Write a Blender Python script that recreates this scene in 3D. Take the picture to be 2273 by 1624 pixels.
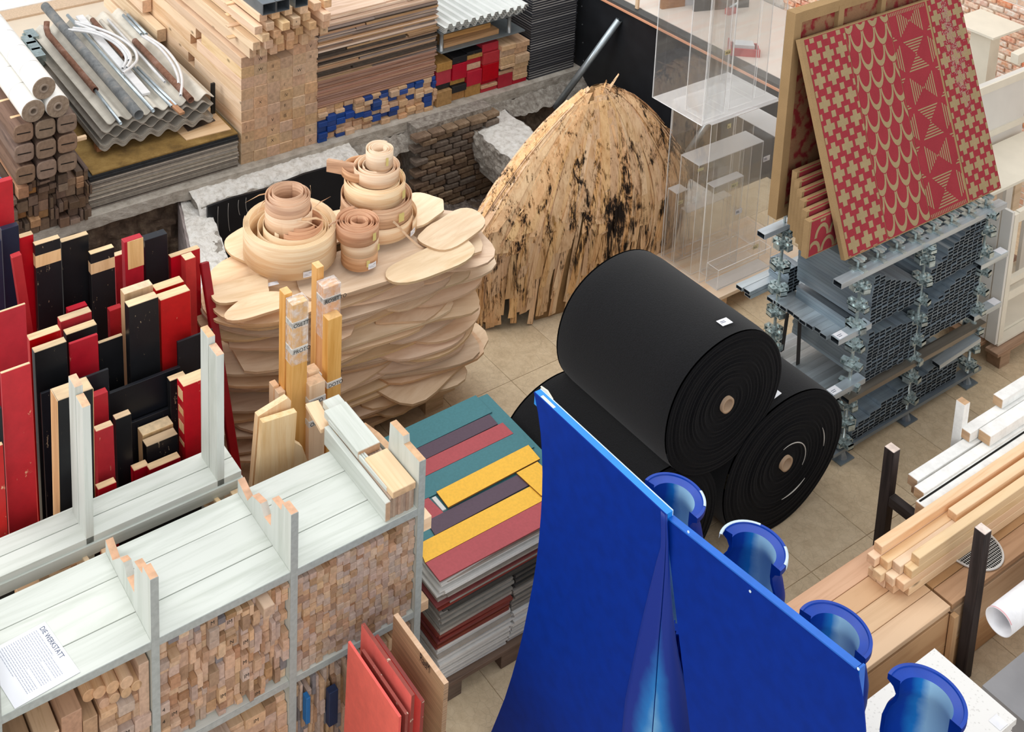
import bpy, math, random
import numpy as np
from mathutils import Vector, Matrix
random.seed(7)
for o in list(bpy.data.objects): bpy.data.objects.remove(o)
SC = bpy.context.scene
COL = SC.collection
# ------------------------------------------------------------ camera (a shifted lens on a gallery 5 m above the hall floor)
FPX, CX, CY, HC = 2801.0, 787.0, -590.0, 5.0
YAW, PIT, ROL = [math.radians(a) for a in (57.89, 11.66, 1.10)]
_d = Vector((math.cos(YAW)*math.cos(PIT), math.sin(YAW)*math.cos(PIT), -math.sin(PIT)))
_r = _d.cross(Vector((0, 0, 1))).normalized(); _u = _r.cross(_d)
CR = _r*math.cos(ROL) + _u*math.sin(ROL); CU = -_r*math.sin(ROL) + _u*math.cos(ROL)
cam = bpy.data.cameras.new('camera'); cob = bpy.data.objects.new('camera', cam); COL.objects.link(cob)
cam.sensor_fit = 'HORIZONTAL'; cam.sensor_width = 36.0; cam.lens = 36.0*FPX/2273
cam.shift_x = (1136.5-CX)/2273; cam.shift_y = -(812-CY)/2273
cob.matrix_world = Matrix(((CR.x, CU.x, -_d.x, 0), (CR.y, CU.y, -_d.y, 0), (CR.z, CU.z, -_d.z, HC), (0, 0, 0, 1)))
SC.camera = cob
# ------------------------------------------------------------ daylight
W = bpy.data.worlds.new('daylight'); SC.world = W; W.use_nodes = True
W.node_tree.nodes['Background'].inputs[0].default_value = (0.94, 0.97, 1.0, 1)
W.node_tree.nodes['Background'].inputs[1].default_value = 0.80
def area(name, loc, target, sx, sy, power, col):
    l = bpy.data.lights.new(name, 'AREA'); l.shape = 'RECTANGLE'; l.size = sx; l.size_y = sy; l.energy = power; l.color = col
    o = bpy.data.objects.new(name, l); COL.objects.link(o); o.location = loc
    o.rotation_euler = (Vector(target)-Vector(loc)).to_track_quat('-Z', 'Y').to_euler()
area('skylight', (5.0, 6.5, 9.0), (4.6, 5.6, 0), 9, 7, 400, (1, .985, .96))
area('front_window', (-1.0, -5.0, 6.5), (4.0, 5.5, 0.4), 8, 4, 420, (1, .985, .965))  # added fill from behind the camera, brightens the faces turned to it
area('window_light', (-3.5, 9.5, 5.5), (4.0, 5.5, 0.3), 6, 4, 500, (1, .985, .96))
SC.view_settings.view_transform = 'Standard'; SC.view_settings.look = 'None'
SC.view_settings.gamma = 1.0; SC.view_settings.use_curve_mapping = False
SC.view_settings.exposure = 0.0
# ------------------------------------------------------------ measuring: where a ray through a photo point meets a plane of the hall
def _ray(x, y): return _d + CR*((x-CX)/FPX) - CU*((y-CY)/FPX)
_O = Vector((0, 0, HC))
def at(x, y, z): d = _ray(x, y); return _O + d*((z-HC)/d.z)
def atx(x, y, X): d = _ray(x, y); return _O + d*(X/d.x)
def aty(x, y, Y): d = _ray(x, y); return _O + d*(Y/d.y)
# ------------------------------------------------------------ objects
def lin(h):
    h = h.lstrip('#'); c = [int(h[i:i+2], 16)/255 for i in (0, 2, 4)]
    return tuple(v/12.92 if v <= .04045 else ((v+.055)/1.055)**2.4 for v in c) + (1,)
WARM = (1.22, 1.20, 1.38)
def wlin(h): c = lin(h); return tuple(min(.86, c[i]*WARM[i]) for i in range(3))+(1,)
def mesh(name, vs, fs, mats=None, mi=None, smooth=False):
    me = bpy.data.meshes.new(name); me.from_pydata([tuple(v) for v in vs], [], fs)
    for m in (mats or []): me.materials.append(m)
    if mi is not None:
        for p, i in zip(me.polygons, mi): p.material_index = i
    if smooth:
        for p in me.polygons: p.use_smooth = True
    me.update(); return me
def obj(name, me, mat=None, parent=None, loc=None, mw=None):
    if mat is not None and not me.materials: me.materials.append(mat)
    o = bpy.data.objects.new(name, me); COL.objects.link(o)
    if parent is not None: o.parent = parent
    if mw is not None: o.matrix_local = mw
    elif loc is not None: o.location = loc
    return o
def tag(o, label, cat, group=None, kind=None):
    o['label'] = label; o['category'] = cat
    if group: o['group'] = group
    if kind: o['kind'] = kind
    return o
def thing(name, label, cat, loc=(0, 0, 0), group=None, rz=0):
    o = bpy.data.objects.new(name, None); COL.objects.link(o); o.location = loc; o.rotation_euler = (0, 0, rz)
    o.empty_display_size = .1
    return tag(o, label, cat, group)
def struct(o): o['kind'] = 'structure'; return o
ONES = 'first second third fourth fifth sixth seventh eighth ninth tenth eleventh twelfth thirteenth fourteenth fifteenth sixteenth seventeenth eighteenth nineteenth'.split()
def ORD(n):
    if n < 20: return ONES[n-1]
    t = ('twenty', 'thirty', 'forty', 'fifty', 'sixty', 'seventy')[n//10-2]
    return (t+'-'+ONES[n % 10-1]) if n % 10 else t[:-1]+'ieth'
class MB:
    """collects shapes for ONE mesh"""
    def __init__(s, off=(0, 0, 0)): s.v = []; s.f = []; s.m = []; s.off = Vector(off); s.cur = 0
    def add(s, vs, fs):
        n = len(s.v); s.v += [Vector(v)-s.off for v in vs]; s.f += [tuple(i+n for i in f) for f in fs]; s.m += [s.cur]*len(fs); return s
    def box(s, a, b):
        (x0, y0, z0), (x1, y1, z1) = a, b
        return s.add([(x0, y0, z0), (x1, y0, z0), (x1, y1, z0), (x0, y1, z0), (x0, y0, z1), (x1, y0, z1), (x1, y1, z1), (x0, y1, z1)],
                     [(0, 3, 2, 1), (4, 5, 6, 7), (0, 1, 5, 4), (1, 2, 6, 5), (2, 3, 7, 6), (3, 0, 4, 7)])
    def obox(s, M, l, w, h, c=0):
        vs, fs = cbox(l, w, h, c); return s.add([M @ Vector(v) for v in vs], fs)
    def prism(s, poly, ax, a, b):
        """extrude 2d polygon along axis ax between a and b"""
        def p3(p, t):
            if ax == 'x': return (t, p[0], p[1])
            if ax == 'y': return (p[0], t, p[1])
            return (p[0], p[1], t)
        n = len(poly)
        return s.add([p3(p, a) for p in poly]+[p3(p, b) for p in poly], [tuple(range(n))[::-1], tuple(range(n, 2*n))]+[(i, (i+1) % n, n+(i+1) % n, n+i) for i in range(n)])
    def tube(s, path, r, n=10, cap=True, inner=0):
        path = [Vector(p) for p in path]; K = len(path); vs = []; fs = []
        rr = r if hasattr(r, '__len__') else [r]*K
        t0 = (path[1]-path[0]).normalized(); up = Vector((0, 0, 1)) if abs(t0.z) < .9 else Vector((1, 0, 0))
        for i, p in enumerate(path):
            t = (path[min(i+1, K-1)]-path[max(i-1, 0)]).normalized()
            a = t.cross(up).normalized(); b = a.cross(t); up = b
            vs += [p+(a*math.cos(2*math.pi*k/n)+b*math.sin(2*math.pi*k/n))*rr[i] for k in range(n)]
        for i in range(K-1):
            fs += [(i*n+k, i*n+(k+1) % n, (i+1)*n+(k+1) % n, (i+1)*n+k) for k in range(n)]
        if inner:      # open pipe with wall thickness
            b0 = len(vs); m = len(vs)
            up = Vector((0, 0, 1)) if abs(t0.z) < .9 else Vector((1, 0, 0))
            for i, p in enumerate(path):
                t = (path[min(i+1, K-1)]-path[max(i-1, 0)]).normalized()
                a = t.cross(up).normalized(); b = a.cross(t); up = b
                vs += [p+(a*math.cos(2*math.pi*k/n)+b*math.sin(2*math.pi*k/n))*rr[i]*inner for k in range(n)]
            for i in range(K-1):
                fs += [(m+i*n+k, m+(i+1)*n+k, m+(i+1)*n+(k+1) % n, m+i*n+(k+1) % n) for k in range(n)]
            e = (K-1)*n
            fs += [(k, m+k, m+(k+1) % n, (k+1) % n) for k in range(n)]+[(e+k, e+(k+1) % n, m+e+(k+1) % n, m+e+k) for k in range(n)]
        elif cap: fs += [tuple(range(n)), tuple(range((K-1)*n, K*n))[::-1]]
        return s.add(vs, fs)
    def lathe(s, prof, c, n=24, ax='z', a0=0, a1=2*math.pi):
        full = abs(a1-a0-2*math.pi) < 1e-6; m = n if full else n+1; vs = []; fs = []; c = Vector(c)
        for r, h in prof:
            for k in range(m):
                a = a0+(a1-a0)*k/n; q = (r*math.cos(a), r*math.sin(a))
                vs.append(c+Vector((q[0], q[1], h) if ax == 'z' else (q[0], h, q[1]) if ax == 'y' else (h, q[0], q[1])))
        for i in range(len(prof)-1):
            for k in range(n):
                k2 = (k+1) % m; fs.append((i*m+k, i*m+k2, (i+1)*m+k2, (i+1)*m+k))
        return s.add(vs, fs)
    def build(s, name, mat, parent=None, smooth=False, world=True, loc=None):
        mats = mat if isinstance(mat, (list, tuple)) else [mat]
        if parent is not None and world:
            off = parent.matrix_world.translation if parent.parent is None else parent.location
            q = Vector(parent.location); pp = parent.parent
            while pp is not None: q = q+Vector(pp.location); pp = pp.parent
            vs = [v-q for v in s.v]
        else: vs = s.v
        return obj(name, mesh(name, vs, s.f, mats, s.m if len(mats) > 1 else None, smooth), None, parent, loc)
_cb = {}
def cbox(l, w, h, c):
    """box centred on 0, length on x, with chamfered edges"""
    x, y, z = l/2, w/2, h/2
    if c <= 0:
        return ([(-x, -y, -z), (x, -y, -z), (x, y, -z), (-x, y, -z), (-x, -y, z), (x, -y, z), (x, y, z), (-x, y, z)],
                [(0, 3, 2, 1), (4, 5, 6, 7), (0, 1, 5, 4), (1, 2, 6, 5), (2, 3, 7, 6), (3, 0, 4, 7)])
    vs = []; ix = {}
    for sx in (-1, 1):
        for sy in (-1, 1):
            for sz in (-1, 1):
                ix[sx, sy, sz] = len(vs)
                vs += [(sx*x, sy*(y-c), sz*(z-c)), (sx*(x-c), sy*y, sz*(z-c)), (sx*(x-c), sy*(y-c), sz*z)]
    g = lambda k, a: ix[k]+a
    fs = []
    for a in range(3):
        for sg in (-1, 1):
            o = [(-1, -1), (1, -1), (1, 1), (-1, 1)]
            ks = []
            for p, q in o:
                k = [0, 0, 0]; k[a] = sg; k[(a+1) % 3] = p; k[(a+2) % 3] = q; ks.append(g(tuple(k), a))
            fs.append(tuple(ks) if sg > 0 else tuple(ks[::-1]))
    for a in range(3):
        b, d = (a+1) % 3, (a+2) % 3
        for sb in (-1, 1):
            for sd in (-1, 1):
                k0 = [0]*3; k1 = [0]*3; k0[a] = -1; k1[a] = 1
                for k in (k0, k1): k[b] = sb; k[d] = sd
                q = (g(tuple(k0), b), g(tuple(k1), b), g(tuple(k1), d), g(tuple(k0), d))
                fs.append(q if sb*sd > 0 else q[::-1])
    for k in ix:
        q = (ix[k], ix[k]+1, ix[k]+2); fs.append(q if k[0]*k[1]*k[2] > 0 else q[::-1])
    return vs, fs
_bm = {}
def bmesh_(l, w, h, c, mat):
    key = (round(l, 4), round(w, 4), round(h, 4), c, mat.name)
    if key not in _bm: _bm[key] = mesh('block', *cbox(l, w, h, c), [mat])
    return _bm[key]
def frame(p0, p1, up=(0, 0, 1), roll=0):
    """matrix with x from p0 to p1, centred between them"""
    p0, p1 = Vector(p0), Vector(p1); x = (p1-p0).normalized(); up = Vector(up)
    if abs(x.dot(up)) > .98: up = Vector((0, 1, 0)) if abs(x.y) < .9 else Vector((1, 0, 0))
    y = up.cross(x).normalized(); z = x.cross(y)
    if roll: y, z = y*math.cos(roll)+z*math.sin(roll), -y*math.sin(roll)+z*math.cos(roll)
    c = (p0+p1)/2
    return Matrix(((x.x, y.x, z.x, c.x), (x.y, y.y, z.y, c.y), (x.z, y.z, z.z, c.z), (0, 0, 0, 1)))
def beam(name, p0, p1, w, h, mat, parent=None, c=.002, up=(0, 0, 1), roll=0):
    """a squared stick from p0 to p1 (centre line); w is across, h is along up"""
    l = (Vector(p1)-Vector(p0)).length
    M = frame(p0, p1, up, roll)
    if parent is not None: M = Matrix.Translation(-Vector(parent.location)) @ M
    return obj(name, bmesh_(l, w, h, c, mat), None, parent, None, M)
# ------------------------------------------------------------ materials
_mats = {}
def newmat(name):
    m = bpy.data.materials.new(name); m.use_nodes = True; nt = m.node_tree
    return m, nt, nt.nodes, nt.links, nt.nodes['Principled BSDF']
def nd(N, t, **kw):
    n = N.new(t)
    for k, v in kw.items():
        if k.startswith('i_'): n.inputs[k[2:].replace('_', ' ')].default_value = v
        else: setattr(n, k, v)
    return n
def ramp(N, stops, interp='LINEAR'):
    r = N.new('ShaderNodeValToRGB'); e = r.color_ramp; e.interpolation = interp
    while len(e.elements) < len(stops): e.elements.new(.5)
    for el, (p, c) in zip(e.elements, stops): el.position = p; el.color = c if len(c) == 4 else tuple(c)+(1,)
    return r
def mixc(N, L, f, a, b, bt='MIX'):
    m = N.new('ShaderNodeMix'); m.data_type = 'RGBA'; m.blend_type = bt
    for s, v in ((m.inputs[0], f), (m.inputs[6], a), (m.inputs[7], b)):
        if hasattr(v, 'is_linked') or hasattr(v, 'links'): L.new(v, s)
        else: s.default_value = v
    return m.outputs[2]
def math_(N, L, op, a, b=None, clamp=False):
    m = N.new('ShaderNodeMath'); m.operation = op; m.use_clamp = clamp
    for s, v in zip(m.inputs, (a, b)):
        if v is None: continue
        if hasattr(v, 'links'): L.new(v, s)
        else: s.default_value = v
    return m.outputs[0]
def coords(N, L, scale=(1, 1, 1), rnd=True, kind='Object'):
    t = N.new('ShaderNodeTexCoord'); mp = N.new('ShaderNodeMapping'); L.new(t.outputs[kind], mp.inputs[0]); mp.inputs[3].default_value = scale
    if rnd:
        oi = N.new('ShaderNodeObjectInfo'); cx = N.new('ShaderNodeCombineXYZ')
        for k, f in enumerate((37.0, 91.0, 53.0)): L.new(math_(N, L, 'MULTIPLY', oi.outputs['Random'], f), cx.inputs[k])
        L.new(cx.outputs[0], mp.inputs[1])
    return mp.outputs[0], t
def rnd_value(N, L, col, lo=.85, hi=1.12, sat=.1, hue=.008):
    oi = N.new('ShaderNodeObjectInfo'); h = N.new('ShaderNodeHueSaturation'); L.new(col, h.inputs['Color'])
    r2 = math_(N, L, 'FRACT', math_(N, L, 'MULTIPLY', oi.outputs['Random'], 7.31))
    r3 = math_(N, L, 'FRACT', math_(N, L, 'MULTIPLY', oi.outputs['Random'], 23.7))
    mr = nd(N, 'ShaderNodeMapRange'); L.new(oi.outputs['Random'], mr.inputs[0]); mr.inputs[3].default_value = lo; mr.inputs[4].default_value = hi; L.new(mr.outputs[0], h.inputs['Value'])
    mr = nd(N, 'ShaderNodeMapRange'); L.new(r2, mr.inputs[0]); mr.inputs[3].default_value = 1-sat; mr.inputs[4].default_value = 1+sat; L.new(mr.outputs[0], h.inputs['Saturation'])
    mr = nd(N, 'ShaderNodeMapRange'); L.new(r3, mr.inputs[0]); mr.inputs[3].default_value = .5-hue; mr.inputs[4].default_value = .5+hue; L.new(mr.outputs[0], h.inputs['Hue'])
    return h.outputs[0]
def endmask(N, L, t, ax='X', lo=.6, hi=.8):
    sp = N.new('ShaderNodeSeparateXYZ'); L.new(t.outputs['Normal'], sp.inputs[0])
    a = math_(N, L, 'ABSOLUTE', sp.outputs[ax]); mr = nd(N, 'ShaderNodeMapRange'); L.new(a, mr.inputs[0]); mr.inputs[1].default_value = lo; mr.inputs[2].default_value = hi
    return mr.outputs[0]
def bump(N, L, B, h, st=.2, dist=.003):
    b = N.new('ShaderNodeBump'); b.inputs['Strength'].default_value = st; b.inputs['Distance'].default_value = dist; L.new(h, b.inputs['Height']); L.new(b.outputs[0], B.inputs['Normal'])
def wood(name, c1, c2, cend=None, rough=.6, s=1.0, var=(.86, 1.1), knots=True, ax='X', sat=.12, endvar=True):
    """sawn timber: grain along the object's own length, end grain on its ends, a little different on every piece"""
    m, nt, N, L, B = newmat(name)
    sc = {'X': (1.1*s, 16*s, 16*s), 'Y': (16*s, 1.1*s, 16*s), 'Z': (16*s, 16*s, 1.1*s)}[ax]
    v, t = coords(N, L, sc)
    n = nd(N, 'ShaderNodeTexNoise', i_Scale=1.6, i_Detail=5.0, i_Roughness=.62, i_Distortion=.9); L.new(v, n.inputs['Vector'])
    r = ramp(N, [(.32, wlin(c2)), (.55, wlin(c1))]); L.new(n.outputs[0], r.inputs[0])
    col = r.outputs[0]
    if knots:
        v2, _ = coords(N, L, tuple(q*.22+2.2 for q in sc))
        w = nd(N, 'ShaderNodeTexVoronoi', i_Scale=1.1); L.new(v2, w.inputs['Vector'])
        k = ramp(N, [(.03, (1, 1, 1, 1)), (.1, (0, 0, 0, 1))]); L.new(w.outputs['Distance'], k.inputs[0])
        dk = tuple(a*.35 for a in wlin(c2)[:3])+(1,)
        col = mixc(N, L, k.outputs[0], col, dk)
    if cend:
        v3, _ = coords(N, L, (40*s, 40*s, 40*s))
        n3 = nd(N, 'ShaderNodeTexNoise', i_Scale=1.0, i_Detail=4.0); L.new(v3, n3.inputs['Vector'])
        e = wlin(cend); r3 = ramp(N, [(.3, tuple(a*.74 for a in e[:3])+(1,)), (.65, e)]); L.new(n3.outputs[0], r3.inputs[0])
        col = mixc(N, L, endmask(N, L, t, ax), col, r3.outputs[0])
    col = rnd_value(N, L, col, var[0], var[1], sat)
    L.new(col, B.inputs['Base Color']); B.inputs['Roughness'].default_value = rough
    B.inputs['Specular IOR Level'].default_value = .25
    bump(N, L, B, n.outputs[0], .12, .002)
    return m
def paint(name, c, chip='#b89a72', raw_end=None, rough=.45, wear=.0, var=(.92, 1.06), ax='X', grain=.0, spec=.35):
    """painted board: chips and scratches of bare wood; ends bare when raw_end is given"""
    m, nt, N, L, B = newmat(name)
    v, t = coords(N, L, (6, 6, 6))
    n = nd(N, 'ShaderNodeTexNoise', i_Scale=3.0, i_Detail=8.0, i_Roughness=.7); L.new(v, n.inputs['Vector'])
    e = lin(c); r = ramp(N, [(.3, tuple(a*.86 for a in e[:3])+(1,)), (.7, tuple(min(1, a*1.1) for a in e[:3])+(1,))]); L.new(n.outputs[0], r.inputs[0]); col = r.outputs[0]
    if wear:
        v2, _ = coords(N, L, (14, 30, 30))
        n2 = nd(N, 'ShaderNodeTexNoise', i_Scale=1.0, i_Detail=9.0, i_Roughness=.75); L.new(v2, n2.inputs['Vector'])
        k = ramp(N, [(.71-wear*.1, (0, 0, 0, 1)), (.73-wear*.1, (1, 1, 1, 1))]); L.new(n2.outputs[0], k.inputs[0])
        col = mixc(N, L, k.outputs[0], col, lin(chip))
    if raw_end:
        v3, _ = coords(N, L, (30, 8, 60)); n3 = nd(N, 'ShaderNodeTexNoise', i_Scale=1.0, i_Detail=4.0); L.new(v3, n3.inputs['Vector'])
        e2 = lin(raw_end); r3 = ramp(N, [(.3, tuple(a*.78 for a in e2[:3])+(1,)), (.6, e2)]); L.new(n3.outputs[0], r3.inputs[0])
        col = mixc(N, L, endmask(N, L, t, ax), col, r3.outputs[0])
    col = rnd_value(N, L, col, var[0], var[1], .05, .003)
    L.new(col, B.inputs['Base Color']); B.inputs['Roughness'].default_value = rough; B.inputs['Specular IOR Level'].default_value = spec
    bump(N, L, B, n.outputs[0], .06, .002)
    return m
def plain(name, c, rough=.5, metal=0, noise=.08, scale=20, spec=.4, var=None, bst=0, trans=0):
    m, nt, N, L, B = newmat(name)
    v, t = coords(N, L, (scale,)*3)
    n = nd(N, 'ShaderNodeTexNoise', i_Scale=1.0, i_Detail=5.0); L.new(v, n.inputs['Vector'])
    e = lin(c); r = ramp(N, [(.3, tuple(a*(1-noise) for a in e[:3])+(1,)), (.7, tuple(min(1, a*(1+noise)) for a in e[:3])+(1,))]); L.new(n.outputs[0], r.inputs[0]); col = r.outputs[0]
    if var: col = rnd_value(N, L, col, var[0], var[1], .1)
    L.new(col, B.inputs['Base Color']); B.inputs['Roughness'].default_value = rough; B.inputs['Metallic'].default_value = metal; B.inputs['Specular IOR Level'].default_value = spec
    if bst: bump(N, L, B, n.outputs[0], bst, .004)
    return m
# ============================================================ helpers for single-mesh things
def solid(name, mb, mat, label=None, cat=None, group=None, smooth=False, kind=None):
    """one-mesh thing, origin at the middle of its base"""
    a = np.array([tuple(v) for v in mb.v]); c = Vector(((a[:, 0].min()+a[:, 0].max())/2, (a[:, 1].min()+a[:, 1].max())/2, a[:, 2].min()))
    mb.v = [v-c for v in mb.v]
    o = mb.build(name, mat, None, smooth); o.location = c
    if label: tag(o, label, cat, group, kind)
    return o
def txt(s, p, size, ex, nz_, mat, parent, name, sx=1.0):
    cu = bpy.data.curves.new(name, 'FONT'); cu.body = s; cu.size = size; cu.extrude = .00015; cu.align_x = 'LEFT'
    tmp = bpy.data.objects.new('tmp', cu); COL.objects.link(tmp); bpy.context.view_layer.update()
    me = bpy.data.meshes.new_from_object(tmp.evaluated_get(bpy.context.evaluated_depsgraph_get())); bpy.data.objects.remove(tmp); bpy.data.curves.remove(cu)
    me.materials.clear(); me.materials.append(mat); o = bpy.data.objects.new(name, me); COL.objects.link(o)
    x = Vector(ex).normalized(); z = Vector(nz_).normalized(); y = z.cross(x).normalized()
    M = Matrix(((x.x*sx, y.x, z.x, p[0]), (x.y*sx, y.y, z.y, p[1]), (x.z*sx, y.z, z.z, p[2]), (0, 0, 0, 1)))
    if parent is not None: o.parent = parent; M = Matrix.Translation(-Vector(parent.location)) @ M
    o.matrix_local = M; return o
from mathutils import noise as _ns
def nz(p, s=1.0, o=0): return _ns.noise(Vector((p[0]*s+o, p[1]*s+o*.7, p[2]*s-o*.3)))
def fbm(p, s=1.0, o=0): return nz(p, s, o)+.5*nz(p, 2.1*s, o+5)+.25*nz(p, 4.3*s, o+9)
def rough_grid(name, f, nu, nv, amp, mat, parent=None, scale=6, seed=0, nrm=None, smooth=False):
    """grid f(u,v) pushed in and out along its normal: broken earth and plaster"""
    vs = []
    for j in range(nv+1):
        for i in range(nu+1):
            p = Vector(f(i/nu, j/nv)); n = Vector(nrm)
            vs.append(p+n*amp*fbm(p, scale, seed))
    fs = [(j*(nu+1)+i, j*(nu+1)+i+1, (j+1)*(nu+1)+i+1, (j+1)*(nu+1)+i) for j in range(nv) for i in range(nu)]
    mb = MB(); mb.add(vs, fs); return mb.build(name, mat, parent, smooth)
def earthmat(name, a, b, c, scale=14):
    m, nt, N, L, B = newmat(name)
    v, t = coords(N, L, (scale,)*3, False)
    n = nd(N, 'ShaderNodeTexNoise', i_Scale=1.0, i_Detail=9.0, i_Roughness=.7); L.new(v, n.inputs['Vector'])
    r = ramp(N, [(.3, lin(a)), (.5, lin(b)), (.68, lin(c))]); L.new(n.outputs[0], r.inputs[0]); L.new(r.outputs[0], B.inputs['Base Color'])
    B.inputs['Roughness'].default_value = .95; bump(N, L, B, n.outputs[0], .9, .02); return m
M_earth = earthmat('earth', '#54463a', '#84705e', '#a08c79')
M_dearth = earthmat('dark_earth', '#41352b', '#665446', '#85735f')
M_rubble = earthmat('rubble', '#4e453e', '#7c7068', '#a09386', 30)
M_plaster = earthmat('white_plaster', '#bdb7ae', '#e6e2db', '#f4f2ee', 22)
M_rough = earthmat('rough_concrete', '#6d645b', '#9d958b', '#c3bdb3', 26)
M_conc = earthmat('curb_concrete', '#968c80', '#b8b0a4', '#cbc4b9', 10)
M_blackply = plain('black_coated_board', '#1d1f23', .38, 0, .25, 7, .45)
M_grout = plain('grout', '#b9a68d', .9)
def tilemat():
    m, nt, N, L, B = newmat('travertine_tile')
    v, t = coords(N, L, (9, 9, 9))
    n = nd(N, 'ShaderNodeTexNoise', i_Scale=2.2, i_Detail=8.0, i_Roughness=.72, i_Distortion=.4); L.new(v, n.inputs['Vector'])
    r = ramp(N, [(.3, lin('#c1ab8c')), (.5, lin('#d3be9e')), (.7, lin('#decaab'))]); L.new(n.outputs[0], r.inputs[0])
    w = nd(N, 'ShaderNodeTexVoronoi', i_Scale=3.2, feature='DISTANCE_TO_EDGE'); L.new(v, w.inputs['Vector'])
    k = ramp(N, [(.0, (1, 1, 1, 1)), (.05, (0, 0, 0, 1))]); L.new(w.outputs['Distance'], k.inputs[0])
    n2 = nd(N, 'ShaderNodeTexNoise', i_Scale=1.1, i_Detail=2.0); L.new(v, n2.inputs['Vector'])
    f = math_(N, L, 'MULTIPLY', k.outputs[0], math_(N, L, 'MULTIPLY', n2.outputs[0], .45))
    col = mixc(N, L, f, r.outputs[0], lin('#8f7c66'))
    col = rnd_value(N, L, col, .95, 1.05, .04, .001)
    L.new(col, B.inputs['Base Color']); B.inputs['Roughness'].default_value = .42; B.inputs['Specular IOR Level'].default_value = .4
    bump(N, L, B, n.outputs[0], .04, .002); return m
M_tile = tilemat()
# ============================================================ floors
mb = MB(); mb.box((-2, -2, -.12), (8.2, 5.5, -.004)); fl = struct(mb.build('floor', M_grout))
tw, th = .41, .43
tme = mesh('tile', *cbox(tw-.002, th-.002, .02, .0012), [M_tile])
for i in range(-6, 11):
    for j in range(-7, 2):
        cx, cy = 4.13+tw*(i+.5), 4.785+th*(j+.5)
        if cx < 1.9 or cy < 1.6: continue
        if cy+th/2 > 5.5: continue
        obj('tile', tme, None, fl, (cx, cy, -.010))
mb = MB(); mb.box((1.9, 5.215, -.02), (8.2, 5.5, 0)); mb.build('border_slab', M_tile, fl)
mb = MB(); mb.box((-2, 7.5, -.075), (8.2, 14, -.001)); ff = struct(mb.build('floor_far', [plain('pale_far_floor', '#d9c9b4', .7, 0, .05, 4)]))
M_cork = plain('pale_cork_board', '#cbb196', .9, 0, .12, 60)
mb = MB(); mb.box((1.0, 10.85, 0), (4.6, 11.05, .02)); mb.build('floor_strip', M_cork, ff)
mb = MB(); mb.box((1.0, 11.05, 0), (4.6, 13.5, .03)); mb.build('floor_sheet', plain('white_floor_sheet', '#ece8e2', .6), ff)
# ============================================================ the excavation between the two floors
mb = MB(); mb.box((.5, 5.45, -1.1), (7.1, 7.75, -.74)); pit = struct(mb.build('floor_pit', M_dearth))
rough_grid('rubble_bed', lambda u, v: (4.5+1.6*u, 5.5+2.1*v, -.70+.05*math.sin(5*u)), 90, 90, .035, M_rubble, pit, 16, 3, (0, 0, 1))
rough_grid('earth_bed', lambda u, v: (.6+2.9*u, 5.5+2.1*v, -.72), 40, 30, .06, M_dearth, pit, 8, 1, (0, 0, 1))
# far earth bank
wb = struct(MB().box((.5, 7.62, -1.0), (7.1, 7.75, -.076)).build('wall_pit_far', M_dearth))
rough_grid('earth_bank', lambda u, v: (.6+2.85*u, 7.6-.06*v, -.08-.62*v), 80, 26, .05, M_dearth, wb, 9, 11, (0, -1, 0))
rough_grid('earth_bank', lambda u, v: (4.66+.66*u, 7.52-.10*v+.10*u, -.05-.66*v), 46, 40, .05, M_earth, wb, 11, 21, (0, -1, 0))
rough_grid('earth_bank', lambda u, v: (6.1+1.0*u, 7.58-.10*v, -.06-.6*v), 46, 30, .05, M_earth, wb, 9, 31, (0, -1, 0))
# concrete curb along the edge of the far floor
cb = struct(rough_grid('trim_1', lambda u, v: (.5+6.6*u, 7.49-.0*v, 0-.085*v-(.03*max(0, nz((u*26, 0, 0), 1)) if v > .7 else 0)), 260, 6, .006, M_conc, None, 18, 5, (0, -1, 0)))
mb = MB(); mb.box((.5, 7.49, -.06), (7.1, 7.62, .0005)); mb.build('curb_top', M_conc, cb)
rough_grid('curb_break', lambda u, v: (4.62+2.48*u, 7.49-.12*v*(1+.5*nz((u*9, 2, 0))), -.075-.10*v), 120, 10, .03, M_rough, cb, 12, 8, (0, -.5, -.6))
# plastered ledge that carries the black panel
lg = struct(rough_grid('wall_ledge', lambda u, v: (3.38+1.34*u, 7.5-.20*v-.03*nz((u*14, 0, 3)), -.03-.02*v-(.09*v**6)), 90, 16, .016, M_plaster, None, 14, 2, (0, -.2, 1)))
mb = MB(); mb.box((3.4, 7.32, -1.0), (4.7, 7.6, -.07)); mb.build('ledge_core', M_rough, lg)
mb = MB(); mb.prism([(3.42, -.04), (3.6, -.03), (3.9, -.045), (4.2, -.02), (4.5, -.03), (4.71, -.025), (4.72, -.78), (3.42, -.78)], 'y', 7.262, 7.282)
bp = solid('black_board', mb, M_blackply, 'black coated board standing in the excavation under the white plaster ledge', 'board')
mb = MB()
for k, (x, h) in enumerate(((3.52, .3), (3.60, .22), (3.68, .12), (3.74, .12))):
    mb.tube([(x-.02+.03*(q/8)**2-.02*q/8, 7.260, -.06-h*q/8) for q in range(9)], .002, 5)
mb.build('chalk_streak', plain('chalk', '#b9b6b0', .9), bp)
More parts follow.
